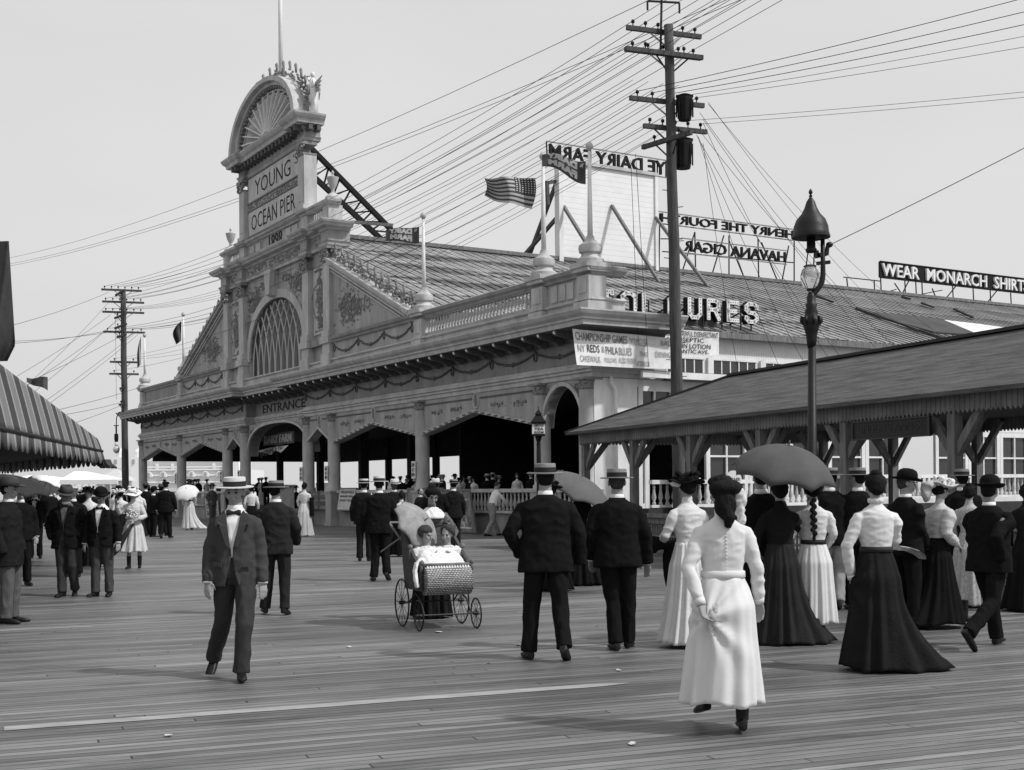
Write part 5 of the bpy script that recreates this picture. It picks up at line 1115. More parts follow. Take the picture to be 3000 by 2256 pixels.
SHIRT = M_('white_shirt', .72, .9, .07, 9, .06); BLOUSE = M_('white_blouse', .6, .9, .06, 9, .06); DRESSW = M_('white_dress', .6, .9, .05, 6, .06); SKIRTK = M_('black_skirt', .009, .95, .2, 6, .3, spec=.06); SKIRTG = M_('dark_grey_skirt', .022, .95, .2, 6, .3, spec=.06); LIGHTD = M_('light_patterned_dress', .38, .9, .45, 45, .2)
STRAW = M_('straw', .52, .8, .12, 30, .3); STRAWD = M_('dark_straw', .2, .8, .2, 30, .3); FELT = M_('black_felt', .009, .9, .3, 8, .1, spec=.08); FELTG = M_('grey_felt', .05, .9, .25, 8, .1); BAND = M_('hat_band', .015, .7, .2); TIE = M_('bow_tie', .012, .6, .2)
VEST = M_('grey_vest', .1, .9, .25, 9, .3); UMB = M_('umbrella_grey', .075, .85, .15, 4, .1); UMBK = M_('umbrella_black', .02, .8, .3, 4, .1); UMBW = M_('parasol_white', .7, .8, .06, 5, .1)
def finish(mb, name, m, parent, vox, disp=None, smooth_it=3, cut=None, thick=0):
    o = mb.build(name, m, None, fix=True)
    md = o.modifiers.new('r', 'REMESH'); md.mode = 'VOXEL'; md.voxel_size = vox; md.use_smooth_shade = True
    if smooth_it: ms = o.modifiers.new('s', 'SMOOTH'); ms.factor = .5; ms.iterations = smooth_it
    dg = bpy.context.evaluated_depsgraph_get(); me = bpy.data.meshes.new_from_object(o.evaluated_get(dg)); old = o.data; o.modifiers.clear(); o.data = me; bpy.data.meshes.remove(old); me.name = name
    me.materials.clear(); me.materials.append(m)
    if disp:
        ns = [v.normal.copy() for v in me.vertices]
        for v, n in zip(me.vertices, ns): v.co += n*disp(v.co)
    if cut:
        bm = bmesh.new(); bm.from_mesh(me); fs = [f for f in bm.faces if cut(f.calc_center_median())]
        bmesh.ops.delete(bm, geom=fs, context='FACES')
        for _ in range(4):
            be = {v for e in bm.edges if len(e.link_faces) == 1 for v in e.verts}; new = {}
            for v in be:
                nb = [e.other_vert(v).co for e in v.link_edges if len(e.link_faces) == 1]
                if len(nb) == 2: new[v] = v.co*.4+(nb[0]+nb[1])*.3
            for v, c in new.items(): v.co = c
        bm.to_mesh(me); bm.free()
        if thick: md = o.modifiers.new('t', 'SOLIDIFY'); md.thickness = thick
    me.polygons.foreach_set('use_smooth', [True]*len(me.polygons)); me.update()
    if parent: o.parent = parent
    return o
def folds(amp, sc=(9,9,3), seed=0, sharp=True):
    so_ = V((seed*3.1, seed*1.7, seed*.9))
    def f(p):
        n = noise.noise(V((p.x*sc[0], p.y*sc[1], p.z*sc[2]))+so_); n2 = noise.noise(V((p.x*sc[0]*2.3, p.y*sc[1]*2.3, p.z*sc[2]*2.0))+so_)
        v = (1-2*abs(n))*.8-.4+n2*.4 if sharp else n+n2*.4
        return amp*v
    return f
class Fig:
    """local frame of a figure: l lateral (person's left), f forward, z up; placed in the world frame by its root"""
    def __init__(s, base, H, yaw, lean=0.):
        s.base = base; s.H = H; s.k = H/1.72; a = R(yaw); s.L = V((math.cos(a), math.sin(a), 0)); s.Fw = V((math.sin(a), -math.cos(a), 0)); s.yaw = yaw
    def p(s, l, f, z): return s.L*l+s.Fw*f+V((0,0,z))
def ring(c, ax, bx, ra, rb, n=20, sq=2.3):
    out = []
    for i in range(n):
        a = 2*math.pi*i/n; ca, sa = math.cos(a), math.sin(a)
        out.append(c+ax*ra*math.copysign(abs(ca)**(2/sq), ca)+bx*rb*math.copysign(abs(sa)**(2/sq), sa))
    return out
def hand(mb, w, d, side, palm_n, s=1., curl=.5, rel=True):
    """w wrist, d direction of hand, side = direction of thumb, palm_n palm facing normal"""
    d = d.normalized(); t = (side-d*side.dot(d)).normalized(); n = d.cross(t)
    if n.dot(palm_n) < 0: n = -n
    pc = w+d*.048*s
    rings = [ring(w+d*(.0)*s, t, n, .026*s, .019*s, 10), ring(w+d*.03*s, t, n, .036*s, .016*s, 10), ring(w+d*.075*s, t, n, .041*s, .014*s, 10), ring(w+d*.09*s, t, n, .038*s, .012*s, 10)]
    mb.loft(rings)
    for i, (o, L_) in enumerate(((.029,.072),(.010,.08),(-.010,.075),(-.029,.058))):
        b = w+d*.082*s+t*o*s; c1 = curl*(.55+.12*i); c2 = curl*(1.25+.15*i); c3 = curl*(1.9+.1*i); l1, l2, l3 = L_*.45*s, L_*.32*s, L_*.25*s
        q1 = b+(d*math.cos(c1)+n*math.sin(c1))*l1; q2 = q1+(d*math.cos(c2)+n*math.sin(c2))*l2; q3 = q2+(d*math.cos(c3)+n*math.sin(c3))*l3
        mb.tube([b-d*.02*s, b, q1, q2, q3], [.0085*s,.0092*s,.0085*s,.0078*s,.006*s], 7)
    b = w+d*.022*s+t*.03*s; q1 = b+(d*.55+t*.75+n*.25).normalized()*.034*s; q2 = q1+(d*.9+t*.25+n*.45).normalized()*.028*s; q3 = q2+(d*.9+n*.5).normalized()*.02*s
    mb.tube([b-t*.012*s, b, q1, q2, q3], [.013*s,.013*s,.0105*s,.0095*s,.007*s], 7)
def head(mb, c, L, Fd, U, s=1., face=True):
    rot = Matrix((L, -Fd, U)).transposed() if False else Matrix(((L.x,Fd.x,U.x),(L.y,Fd.y,U.y),(L.z,Fd.z,U.z)))
    def e(l, f, u, a, b, cc): mb.ell(c+L*l*s+Fd*f*s+U*u*s, (a*s,b*s,cc*s), 16, 10, rot)
    e(0,-.008,.03,.074,.094,.088); e(0,.022,-.025,.058,.066,.082); e(0,.05,-.082,.03,.03,.025); e(0,.055,-.01,.05,.034,.06)
    if face:
        e(0,.083,.026,.05,.014,.010)      # brow
        mb.tube([c+(L*0+Fd*.088+U*.02)*s, c+(Fd*.104-U*.008)*s, c+(Fd*.114-U*.024)*s, c+(Fd*.096-U*.034)*s], [.009*s,.011*s,.014*s,.009*s], 7)
        e(0,.09,-.055,.021,.012,.007); e(0,.086,-.067,.018,.011,.008)
        for sd in (-1,1): e(sd*.037,.07,-.03,.022,.02,.024)
    for sd in (-1,1): mb.ell(c+(L*sd*.076-Fd*.0-U*.008)*s, (.012*s,.012*s,.030*s), 8, 6); mb.ell(c+(L*sd*.08-Fd*.012-U*.0)*s, (.008*s,.02*s,.028*s), 8, 6, rot)
def eyes(root, c, L, Fd, U, s, brow=True):
    mb = MB()
    for sd in (-1,1): mb.ell(c+(L*sd*.031+Fd*.084+U*.004)*s, (.0135*s,.008*s,.0075*s), 8, 5)
    o = mb.build('eyes', EYE, root, True)
    if brow:
        mb = MB()
        for sd in (-1,1): mb.tube([c+(L*sd*.015+Fd*.098+U*.026)*s, c+(L*sd*.033+Fd*.095+U*.031)*s, c+(L*sd*.05+Fd*.082+U*.025)*s], [.004*s,.006*s,.004*s], 5)
        mb.build('eyebrows', HAIRM, root, True)
    MB().tube([c+(L*-.018+Fd*.094-U*.061)*s, c+(Fd*.1-U*.0605)*s, c+(L*.018+Fd*.094-U*.061)*s], [.003*s,.0042*s,.003*s], 5).build('mouth', LIP, root, True)
def shoe(mb, ank, toe_dir, s=1., pitch=0.):
    d = toe_dir.normalized(); U = V((0,0,1)); d2 = (d*math.cos(pitch)+U*math.sin(pitch)*1).normalized(); x = d.cross(U).normalized(); u = x.cross(d2).normalized()
    if u.z < 0: u = -u
    def P_(f, w, h, h0=0): return ring(ank+d2*f*s+u*(-.075+h0+h/2)*s, x, u, w*s, h/2*s, 12, 2.6)
    mb.loft([P_(-.075,.02,.05,.0), P_(-.065,.033,.08,.0), P_(-.02,.037,.1,.0), P_(.03,.036,.085,.0), P_(.09,.043,.06,.0), P_(.15,.043,.045,.0), P_(.19,.032,.035,.0), P_(.205,.012,.02,.003)])
    mb.tube([ank+U*.06*s, ank+u*.0*s, ank-u*.03*s], [.04*s,.042*s,.04*s], 10)
def lathe_at(mb, prof, c, L, Fd, U, n=24, sx=1, sy=1.12):
    mb.loft([[c+L*math.cos(a)*r*sx+Fd*math.sin(a)*r*sy+U*z for a in [2*math.pi*k/n for k in range(n)]] for r, z in prof])
def hat(root, kind, c, L, Fd, U, s=1., band=BAND, straw=None, tilt=0.):
    """c: head centre"""
    U2 = (U-Fd*tilt).normalized(); F2 = (Fd+U*tilt).normalized(); b = c+U*.043*s
    k = s
    if kind == 'boater':
        o = MB(); lathe_at(o, [(.085*k,.0),(.15*k,-.004),(.158*k,.0),(.158*k,.006),(.15*k,.008),(.092*k,.01),(.091*k,.078*k),(.086*k,.086*k),(.0,.088*k)], b, L, F2, U2); o = o.build('straw_hat', straw or STRAW, root, 2)
        m = MB(); lathe_at(m, [(.0905*k,.008),(.0945*k,.01),(.0945*k,.052*k),(.0905*k,.053*k)], b, L, F2, U2); m.build('hat_band', band, o, 2)
    elif kind == 'bowler':
        m = MB(); n = 24; prof = [(.09,.0),(.13,-.002),(.142,.008),(.145,.016),(.137,.012),(.095,.006),(.097,.03),(.094,.07),(.078,.105),(.045,.125),(0,.13)]
        m.loft([[b+L*math.cos(a)*r*k*(1+(.04*0))+F2*math.sin(a)*r*1.15*k+U2*(z*k+(.018*k*math.cos(a)**2 if r > .12 else 0)) for a in [2*math.pi*j/n for j in range(n)]] for r, z in prof]); o = m.build('bowler_hat', FELT, root, 2)
        m = MB(); lathe_at(m, [(.094*k,.006*k),(.099*k,.008*k),(.099*k,.03*k),(.096*k,.031*k)], b, L, F2, U2, sy=1.15); m.build('hat_band', BAND, o, 2)
    elif kind in ('fedora', 'panama'):
        m = MB(); n = 28; prof = [(.09,.0),(.145,-.006),(.165,.0),(.166,.005),(.14,.004),(.096,.006),(.098,.03),(.094,.07),(.084,.11),(.055,.125),(0,.105)]
        m.loft([[b+L*math.cos(a)*r*k+F2*math.sin(a)*r*1.15*k+U2*(z*k+(.022*k*math.cos(a)**2-.01*math.sin(a) if r > .12 else 0)-(.018*k*abs(math.sin(a)) if z > .1 else 0)) for a in [2*math.pi*j/n for j in range(n)]] for r, z in prof]); o = m.build('felt_hat', FELTG if kind == 'fedora' else STRAW, root, 2)
        m = MB(); lathe_at(m, [(.094*k,.006*k),(.1*k,.008*k),(.1*k,.03*k),(.096*k,.031*k)], b, L, F2, U2, sy=1.15); m.build('hat_band', BAND, o, 2)
    elif kind == 'cap':
        m = MB(); lathe_at(m, [(.08*k,-.01),(.09*k,0),(.1*k,.03),(.11*k,.045),(.1*k,.06),(.05*k,.075),(0,.078)], b, L, F2, U2); m.ell(b+F2*.1*k, (.06*k,.06*k,.012*k)); m.build('cloth_cap', band if band is not BAND else SUITD, root, 2)
    elif kind in ('flower', 'flowerlight', 'sun'):
        base_m = {'flower': FELT, 'flowerlight': STRAW, 'sun': SHIRT}[kind]; rr = random.Random(5); w = .19 if kind != 'sun' else .2
        m = MB(); n = 26
        m.loft([[b+L*math.cos(a)*r*k+F2*math.sin(a)*r*k+U2*((z+(.02*math.sin(3*a+1) if r > .12 else 0)-(.04*abs(math.cos(a)) if (r > .12 and kind == 'sun') else 0))*k) for a in [2*math.pi*j/n for j in range(n)]] for r, z in [(.085,.0),(.14,.0),(w,.015),(w,.022),(.13,.02),(.095,.02),(.1,.05),(.085,.08),(.04,.095),(0,.097)]]); o = m.build('trimmed_hat', base_m, root, 2)
        m = MB()
        for j in range(16 if kind != 'sun' else 10): a = rr.uniform(0,6.28); m.ell(b+L*math.cos(a)*.11*k+F2*math.sin(a)*.11*k+U2*rr.uniform(.02,.11)*k, (rr.uniform(.02,.045)*k,rr.uniform(.02,.04)*k,rr.uniform(.02,.04)*k), 7, 5)
        m.build('hat_trimming', {'flower': FELT, 'flowerlight': SHIRT, 'sun': BLOUSE}[kind], o, True)
def umbrella(base, c, r, h, m, lab, rot=None, handle=True, ribs=8, closed=False, grp=None, dome=.0):
    root = empty('umbrella' if m is not UMBW else 'parasol', c); tag(root, lab, 'umbrella' if m is not UMBW else 'parasol', grp)
    mb = MB(); K = 6; n = ribs*K; J = 8; rows = []
    for j in range(J+1):
        f = j/J; row = []
        for i in range(n):
            a = 2*math.pi*i/n; s_ = (i % K)/K; dip = -math.sin(math.pi*s_)*f**3*.13*r; rr = r*math.sin(f*1.25)/math.sin(1.25)*(1-.1*math.sin(math.pi*s_)*f)
            row.append(V((math.cos(a)*rr, math.sin(a)*rr, h*(math.cos(f*1.45))-dip*.6)))
        rows.append(row)
    rows[0] = [V((0,0,h+.001)) + (p-V((0,0,h)))*.01 for p in rows[1]]
    mb.loft(rows, cap=False); o = mb.build('canopy', m, root, True, fix=False); md = o.modifiers.new('t','SOLIDIFY'); md.thickness = .004
    rb = MB()
    for i in range(ribs):
        a = 2*math.pi*i/ribs; rb.tube([rows[j][i*K]*1.0-V((0,0,.006)) for j in range(0,J+1)], .004, 4)
    rb.build('ribs', IRON, root)
    MB().tube([(0,0,h+.06),(0,0,h),(0,0,-.55 if handle else 0)], [.006,.01,.01], 7).build('shaft', OLDW, root)
    if rot: root.rotation_euler = rot
    return root
def sdx(key): return -1 if key == 'A' else 1
def garment_torso(F, rows, n=22, sq=2.4, lean=0.):
    return [ring(F.p(l, f, z), F.L, F.Fw, a, b, n, sq) for (z, a, b, l, f) in rows]
def man(base, H, yaw, lab, jacket=SUITK, trous=None, hatk='boater', hair=HAIRD, near=1, arms=None, feet=None, open_front=False, head_yaw=0., head_pitch=0., vest=None, tie=True, width=1., hem=.455, band=BAND, straw=None, skin=None, grp=None, lean=0., hands=(1,1), seed=0, hatt=0., collar=True, coat_len=None, suspend=False, bodyonly=False):
    """arms/feet: dict A(person's right,-l) / B(left,+l): arms -> (elbow(l,f,z), wrist(l,f,z)); feet -> (knee, ankle, toe pitch)"""
    F = Fig(base, H, yaw); k = F.k; root = empty('person', base); tag(root, lab, 'person', grp); trous = trous or jacket; skin = skin or SKIN
    vb = {2:.0075, 1:.013, 0:.024}[near]; vc = {2:.0105, 1:.016, 0:.03}[near]
    P = lambda l, f, z: F.p(l*k, f*k, z*k)
    arms = arms or {}; feet = feet or {}
    hz = 1.598; la = lean
    A_ = {}; 
    for sd, key in ((-1,'A'),(1,'B')):
        sh = (sd*.162*width, la*.9, 1.345); el, wr = arms.get(key, ((sd*.245*width,-.03,1.11),(sd*.25*width,.06,.86))); A_[key] = (P(*sh), P(*el), P(*wr))
    Lg = {}
    for sd, key in ((-1,'A'),(1,'B')):
        kn, an, pi_ = feet.get(key, ((sd*.095,.03,.47),(sd*.1,0,.085),0)); Lg[key] = (P(sd*.09,0,.9), P(*kn), P(*an), pi_)
    hc = P(0, .02+la*1.15, hz); a = R(yaw+head_yaw); Lh = V((math.cos(a), math.sin(a), 0)); Fh0 = V((math.sin(a), -math.cos(a), 0)); cp, sp_ = math.cos(R(head_pitch)), math.sin(R(head_pitch)); Fh = Fh0*cp-V((0,0,1))*sp_; Uh = V((0,0,1))*cp+Fh0*sp_
    # body, one surface
    mb = MB(); head(mb, hc, Lh, Fh, Uh, k, near > 0)
    mb.tube([P(0,la,1.38), P(0,.0+la*1.05,1.44), hc-Uh*.05*k-Fh*.012*k], [.075*k,.058*k,.056*k], 12)
    mb.loft(garment_torso(F, [(z*k, a_*k, b_*k, 0, (la*max(0,(z-.9)/.5))*k) for z, a_, b_ in ((.82,.13,.09),(.95,.15,.1),(1.1,.13,.09),(1.26,.15,.1),(1.34,.13,.08),(1.40,.06,.05))]))
    for key in 'AB':
        s_, e, w = A_[key]; mb.tube([s_, e, w], [.045*k,.038*k,.025*k], 9)
        d = (w-e).normalized()
        i = 'AB'.index(key)
        if hands[i] and near: hand(mb, w, d+F.Fw*.05, F.Fw*.55-F.L*sdx(key)*.8, -F.Fw*.8-F.L*sdx(key)*.5, k*1.02, .32)
        elif hands[i]: mb.ell(w+d*.06*k, (.035*k,.03*k,.07*k), 8, 5)
        h_, kn, an, _ = Lg[key]; mb.tube([h_, kn, an], [.07*k,.05*k,.038*k], 9)
    finish(mb, 'body', skin, root, vb*k, None, 2 if near == 2 else 1)
    if near == 2 or near == 1: eyes(root, hc, Lh, Fh, Uh, k, near == 2)
    # hair
    if hatk or hair:
        m = MB(); rot = Matrix(((Lh.x,Fh.x,Uh.x),(Lh.y,Fh.y,Uh.y),(Lh.z,Fh.z,Uh.z))); m.ell(hc-Fh*.024*k+Uh*.03*k, (.08*k,.088*k,.088*k), 16, 10, rot); m.ell(hc-Fh*.045*k-Uh*.02*k, (.066*k,.052*k,.05*k), 12, 8, rot)
        m.build('hair', hair, root, True)
    if hatk: hat(root, hatk, hc, Lh, Fh, Uh, k*1.03, band, straw, hatt)
    # trousers
    mb = MB(); mb.loft(garment_torso(F, [(z*k, a_*k, b_*k, 0, 0) for z, a_, b_ in ((.80,.14,.1),(.88,.175,.125),(.98,.175,.125),(1.05,.16,.115))]))
    for key in 'AB':
        h_, kn, an, _ = Lg[key]; d = (an-kn).normalized(); mb.tube([h_+V((0,0,.0)), h_.lerp(kn,.5), kn, kn.lerp(an,.5), an-d*.03*k, an+d*.015*k], [(.098*k,.112*k),(.088*k,.1*k),(.074*k,.08*k),(.07*k,.075*k),(.07*k,.078*k),(.072*k,.08*k)], 14, ref=F.L)
    finish(mb, 'trousers', trous, root, vc*k, folds(.012*k, (12,12,4.5), seed) if near else None, 2)
    for key in 'AB':
        h_, kn, an, pi_ = Lg[key]; m = MB(); sd = -1 if key == 'A' else 1; shoe(m, an-V((0,0,.005)), F.Fw+F.L*sd*.22, k, R(pi_)); m.build('shoe', SHOE, root, 2)
    # shirt, collar, tie, waistcoat
    if open_front or vest or suspend or bodyonly:
        mb = MB(); mb.loft(garment_torso(F, [(z*k, a_*k*width, b_*k, 0, (la*max(0,(z-.9)/.5))*k) for z, a_, b_ in ((.93,.165,.12),(1.05,.165,.12),(1.2,.175,.125),(1.34,.175,.112),(1.41,.12,.085),(1.47,.066,.062))]))
        if suspend or bodyonly:
            for key in 'AB':
                s_, e, w = A_[key]; mb.tube([P(sdx(key)*.1,la*.95,1.33), P(sdx(key)*.17,la*.92,1.31), s_.lerp(e,.5), e, e.lerp(w,.5), w], [.06*k,.068*k,.062*k,.056*k,.05*k,.04*k], 12)
        finish(mb, 'waistcoat' if vest else 'shirt', vest or SHIRT, root, vc*k, folds(.008*k, (14,14,6), seed+3), 2)
    if collar:
        m = MB(); c0, c1 = P(0,.0+la*1.03,1.43), P(0,.01+la*1.06,1.49); m.loft([ring(c0,F.L,F.Fw,.072*k,.07*k,20,2), ring(c1,F.L,F.Fw,.062*k,.064*k,20,2), ring(c1,F.L,F.Fw,.057*k,.058*k,20,2), ring(c0,F.L,F.Fw,.062*k,.06*k,20,2)]); m.build('collar', SHIRT, root, True)
        if vest: MB().prism([(-.035,0),(.035,0),(.012,-.13),(-.012,-.13)], -.01, .0).build('shirt_front', SHIRT, root); o = bpy.context.scene.objects[-1] if False else None
    if tie and near == 2 and open_front:
        c = P(0,.084+la,1.425); m = MB()
        for sd in (-1,1): m.loft([ring(c+F.L*sd*x*k, V((0,0,1)), F.Fw, hh*k, .012*k, 10, 3) for x, hh in ((.0,.011),(.02,.018),(.045,.026),(.062,.02))])
        m.ell(c+F.Fw*.006*k, (.012*k,.012*k,.014*k)); m.build('bow_tie', TIE, root, True)
    if not (suspend or bodyonly):
        hm = hem*1.72 if coat_len is None else coat_len
        mb = MB(); mb.loft(garment_torso(F, [(z*k, a_*k*width, b_*k, 0, (la*max(0,(z-.9)/.5)+ff)*k) for z, a_, b_, ff in ((hm,.222,.155,-.0),(.9,.212,.15,0),(1.0,.2,.142,0),(1.1,.192,.135,0),(1.22,.2,.14,0),(1.33,.2,.13,0),(1.385,.165,.112,-.005),(1.42,.11,.09,-.01),(1.445,.082,.078,-.008))], 26, 2.3))
        for key in 'AB':
            s_, e, w = A_[key]; sd = -1 if key == 'A' else 1; d = (w-e).normalized()
            mb.tube([P(sd*.06,la*.95,1.335), P(sd*.12*width,la*.95,1.35), P(sd*.178*width,la*.92,1.325), P(sd*.2*width,la*.9,1.27), s_.lerp(e,.55), e, e.lerp(w,.5), w-d*.01, w+d*.012*k], [.055*k,.062*k,.07*k,.073*k,.07*k,.062*k,.059*k,.055*k,.054*k], 14)
        cut = None
        if open_front:
            def cut(p, F=F, k=k):
                f = p.dot(F.Fw); l = p.dot(F.L); z = p.z/k
                if f < .02*k or z > 1.47: return False
                wdt = .012 + (.075*((z-1.12)/.3)**1.0 if z > 1.12 else 0)+(.06*((1.0-z)/.25) if z < 1.0 else 0)
                return abs(l+.012*k) < wdt*k
        finish(mb, 'jacket', jacket, root, vc*k, folds(.013*k, (8,8,9), seed+1) if near else None, 3, cut, .012*k if cut else 0)
        if near == 2 and open_front:
            m = MB()
            for sd in (-1,1):
                pts = [(.082,.075,1.445),(.15,.1,1.37),(.15,.118,1.31),(.118,.122,1.33),(.05,.15,1.14),(.02,.15,1.13),(.045,.125,1.3),(.06,.095,1.4)]
                q = [P(sd*l, f+.014, z) for l, f, z in pts]; q2 = [P(sd*l, f+.002, z) for l, f, z in pts]; n_ = len(q); m.add(q+q2, [tuple(range(n_)), tuple(range(2*n_-1, n_-1, -1))]+[(i, (i+1) % n_, (i+1) % n_+n_, i+n_) for i in range(n_)])
            m.build('lapels', jacket, root)
            m = MB(); m.bar(P(-.17,.128,.99), P(-.09,.158,.975), .012, .03); m.bar(P(.17,.13,.99), P(.09,.158,.975), .012, .03); m.build('pocket_flaps', jacket, root)
        elif near == 2:
            m = MB(); c0, c1 = P(0,-.01+la*1.02,1.40), P(0,-.0+la*1.04,1.455); m.loft([ring(c0,F.L,F.Fw,.1*k,.09*k,20,2), ring(c1,F.L,F.Fw,.077*k,.076*k,20,2), ring(c1,F.L,F.Fw,.072*k,.07*k,20,2), ring(c0,F.L,F.Fw,.08*k,.076*k,20,2)]); m.build('coat_collar', jacket, root, True)
        if near:
            m = MB()
            for i, key in enumerate('AB'):
                if hands[i]: s_, e, w = A_[key]; d = (w-e).normalized(); m.tube([w-d*.01*k, w+d*.022*k], [.046*k,.044*k], 12)
            if m.v: m.build('shirt_cuffs', SHIRT, root, True)
    return root
def woman(base, H, yaw, lab, top=BLOUSE, skirt=SKIRTK, hatk=None, hair=HAIRD, near=1, arms=None, hem=.03, train=(0,0), rx=(.33,.30), nf=13, amp=.022, head_yaw=0., head_pitch=0., grp=None, lean=0., belt=None, seed=0, hands=(1,1), puff=1., waist=.118, feet=None, skin=None, bun=True, collar=True, flare=1.6, gather=None, hat_tilt=0., swing=(0,0), yoke=False, width=1.):
    F = Fig(base, H, yaw); k = F.k; root = empty('person', base); tag(root, lab, 'person', grp); skin = skin or SKIN
    vb = {2:.0075, 1:.013, 0:.024}[near]; vc = {2:.0095, 1:.015, 0:.028}[near]
    P = lambda l, f, z: F.p(l*k, f*k, z*k); la = lean; arms = arms or {}; A_ = {}
    for sd, key in ((-1,'A'),(1,'B')):
        sh = (sd*.14*width, la*.9, 1.335); el, wr = arms.get(key, ((sd*.22,-.03,1.12),(sd*.2,.08,.9))); A_[key] = (P(*sh), P(*el), P(*wr))
    hc = P(0, .02+la*1.2, 1.598); a = R(yaw+head_yaw); Lh = V((math.cos(a), math.sin(a), 0)); Fh0 = V((math.sin(a), -math.cos(a), 0)); cp, sp_ = math.cos(R(head_pitch)), math.sin(R(head_pitch)); Fh = Fh0*cp-V((0,0,1))*sp_; Uh = V((0,0,1))*cp+Fh0*sp_
    mb = MB(); head(mb, hc, Lh, Fh, Uh, k*.95, near > 0); mb.tube([P(0,la,1.37), P(0,la*1.05,1.44), hc-Uh*.05*k-Fh*.012*k], [.07*k,.046*k,.045*k], 12)
    mb.loft(garment_torso(F, [(z*k, a_*k, b_*k, 0, (la*max(0,(z-.9)/.5))*k) for z, a_, b_ in ((.5,.12,.1),(.9,.15,.11),(1.08,waist-.02,.08),(1.26,.125,.09),(1.34,.11,.07),(1.39,.05,.045))]))
    for key in 'AB':
        s_, e, w = A_[key]; mb.tube([s_, e, w], [.038*k,.032*k,.021*k], 9); d = (w-e).normalized(); i = 'AB'.index(key)
        if hands[i] and near: hand(mb, w, d+F.Fw*.05, F.Fw*.55-F.L*sdx(key)*.8, -F.Fw*.8-F.L*sdx(key)*.5, k*.95, .5)
        elif hands[i]: mb.ell(w+d*.06*k, (.03*k,.03*k,.06*k), 8, 5)
        sd = -1 if key == 'A' else 1; kn, an, _ = (feet or {}).get(key, (0,(sd*.08,0,.08),0)); kn = kn or (an[0],an[1]*.5,.47); mb.tube([P(sd*.08,0,.75), P(*kn), P(*an)], [.07*k,.05*k,.034*k], 9)
    finish(mb, 'body', skin, root, vb*k, None, 1)
    if near: eyes(root, hc, Lh, Fh, Uh, k*.95, near == 2)
    m = MB(); rot = Matrix(((Lh.x,Fh.x,Uh.x),(Lh.y,Fh.y,Uh.y),(Lh.z,Fh.z,Uh.z))); rr = random.Random(seed+9)
    m.ell(hc-Fh*.025*k+Uh*.03*k, (.086*k,.094*k,.092*k), 16, 10, rot); m.ell(hc-Fh*.07*k-Uh*.01*k, (.07*k,.05*k,.065*k), 14, 9, rot)
    m.ell(hc+Fh*.018*k+Uh*.078*k, (.088*k,.082*k,.045*k), 14, 8, rot); m.ell(hc+Fh*.0*k+Uh*.03*k, (.09*k,.07*k,.07*k), 14, 8, rot)
    if bun: m.ell(hc-Fh*.03*k+Uh*.12*k, (.05*k,.055*k,.035*k), 12, 8, rot)
    for j in range(14): an = rr.uniform(0,6.28); m.ell(hc-Fh*.03*k+Lh*math.cos(an)*.075*k+Uh*(.03+math.sin(an)*.075)*k, (.025*k,.03*k,.025*k), 7, 5)
    if near: finish(m, 'hair', hair, root, .009*k, folds(.004*k, (40,40,30), seed), 1)
    else: m.build('hair', hair, root, True)
    if hatk: hat(root, hatk, hc, Lh, Fh, Uh, k*.98, BAND, None, hat_tilt)
    # bodice
    mb = MB(); mb.loft(garment_torso(F, [(z*k, a_*k*width, b_*k, 0, (la*max(0,(z-.9)/.5)+ff)*k) for z, a_, b_, ff in ((1.03,waist+.006,.1,0),(1.08,waist,.097,0),(1.15,waist+.018,.112,.005),(1.26,.158,.132,.02),(1.33,.166,.12,.01),(1.38,.14,.095,0),(1.415,.085,.07,0),(1.44,.056,.054,0))]+([] if not collar else []), 24, 2.2))
    if collar: mb.tube([P(0,la*1.03,1.42), P(0,.008+la*1.06,1.50)], [.056*k,.05*k], 16)
    for key in 'AB':
        s_, e, w = A_[key]; d = (w-e).normalized(); sd = -1 if key == 'A' else 1
        mb.tube([P(sd*.06,la*.95,1.33), P(sd*.105*width,la*.95,1.345), P(sd*.148*width,la*.92,1.325), P(sd*.172*width,la*.9,1.27), s_.lerp(e,.55), e, e.lerp(w,.45), e.lerp(w,.8), w-d*.015*k], [.05*k,.054*k,.058*k*puff,.062*k*puff,.056*k*puff,.047*k*puff,.047*k*puff,.041*k*puff,.03*k], 14)
    finish(mb, 'blouse', top, root, vc*k, folds(.0075*k, (8,8,17), seed+1), 2)
    if near:
        m = MB()
        for i, key in enumerate('AB'):
            if hands[i]: s_, e, w = A_[key]; d = (w-e).normalized(); m.tube([w-d*.035*k, w+d*.008*k], [.038*k,.034*k], 12)
        if m.v: m.build('cuffs', top, root, True)
    # skirt: folded cone, open sheet
    n, J = 132, 30; rows = []; zt = 1.045; zb = hem; ph = seed*1.3
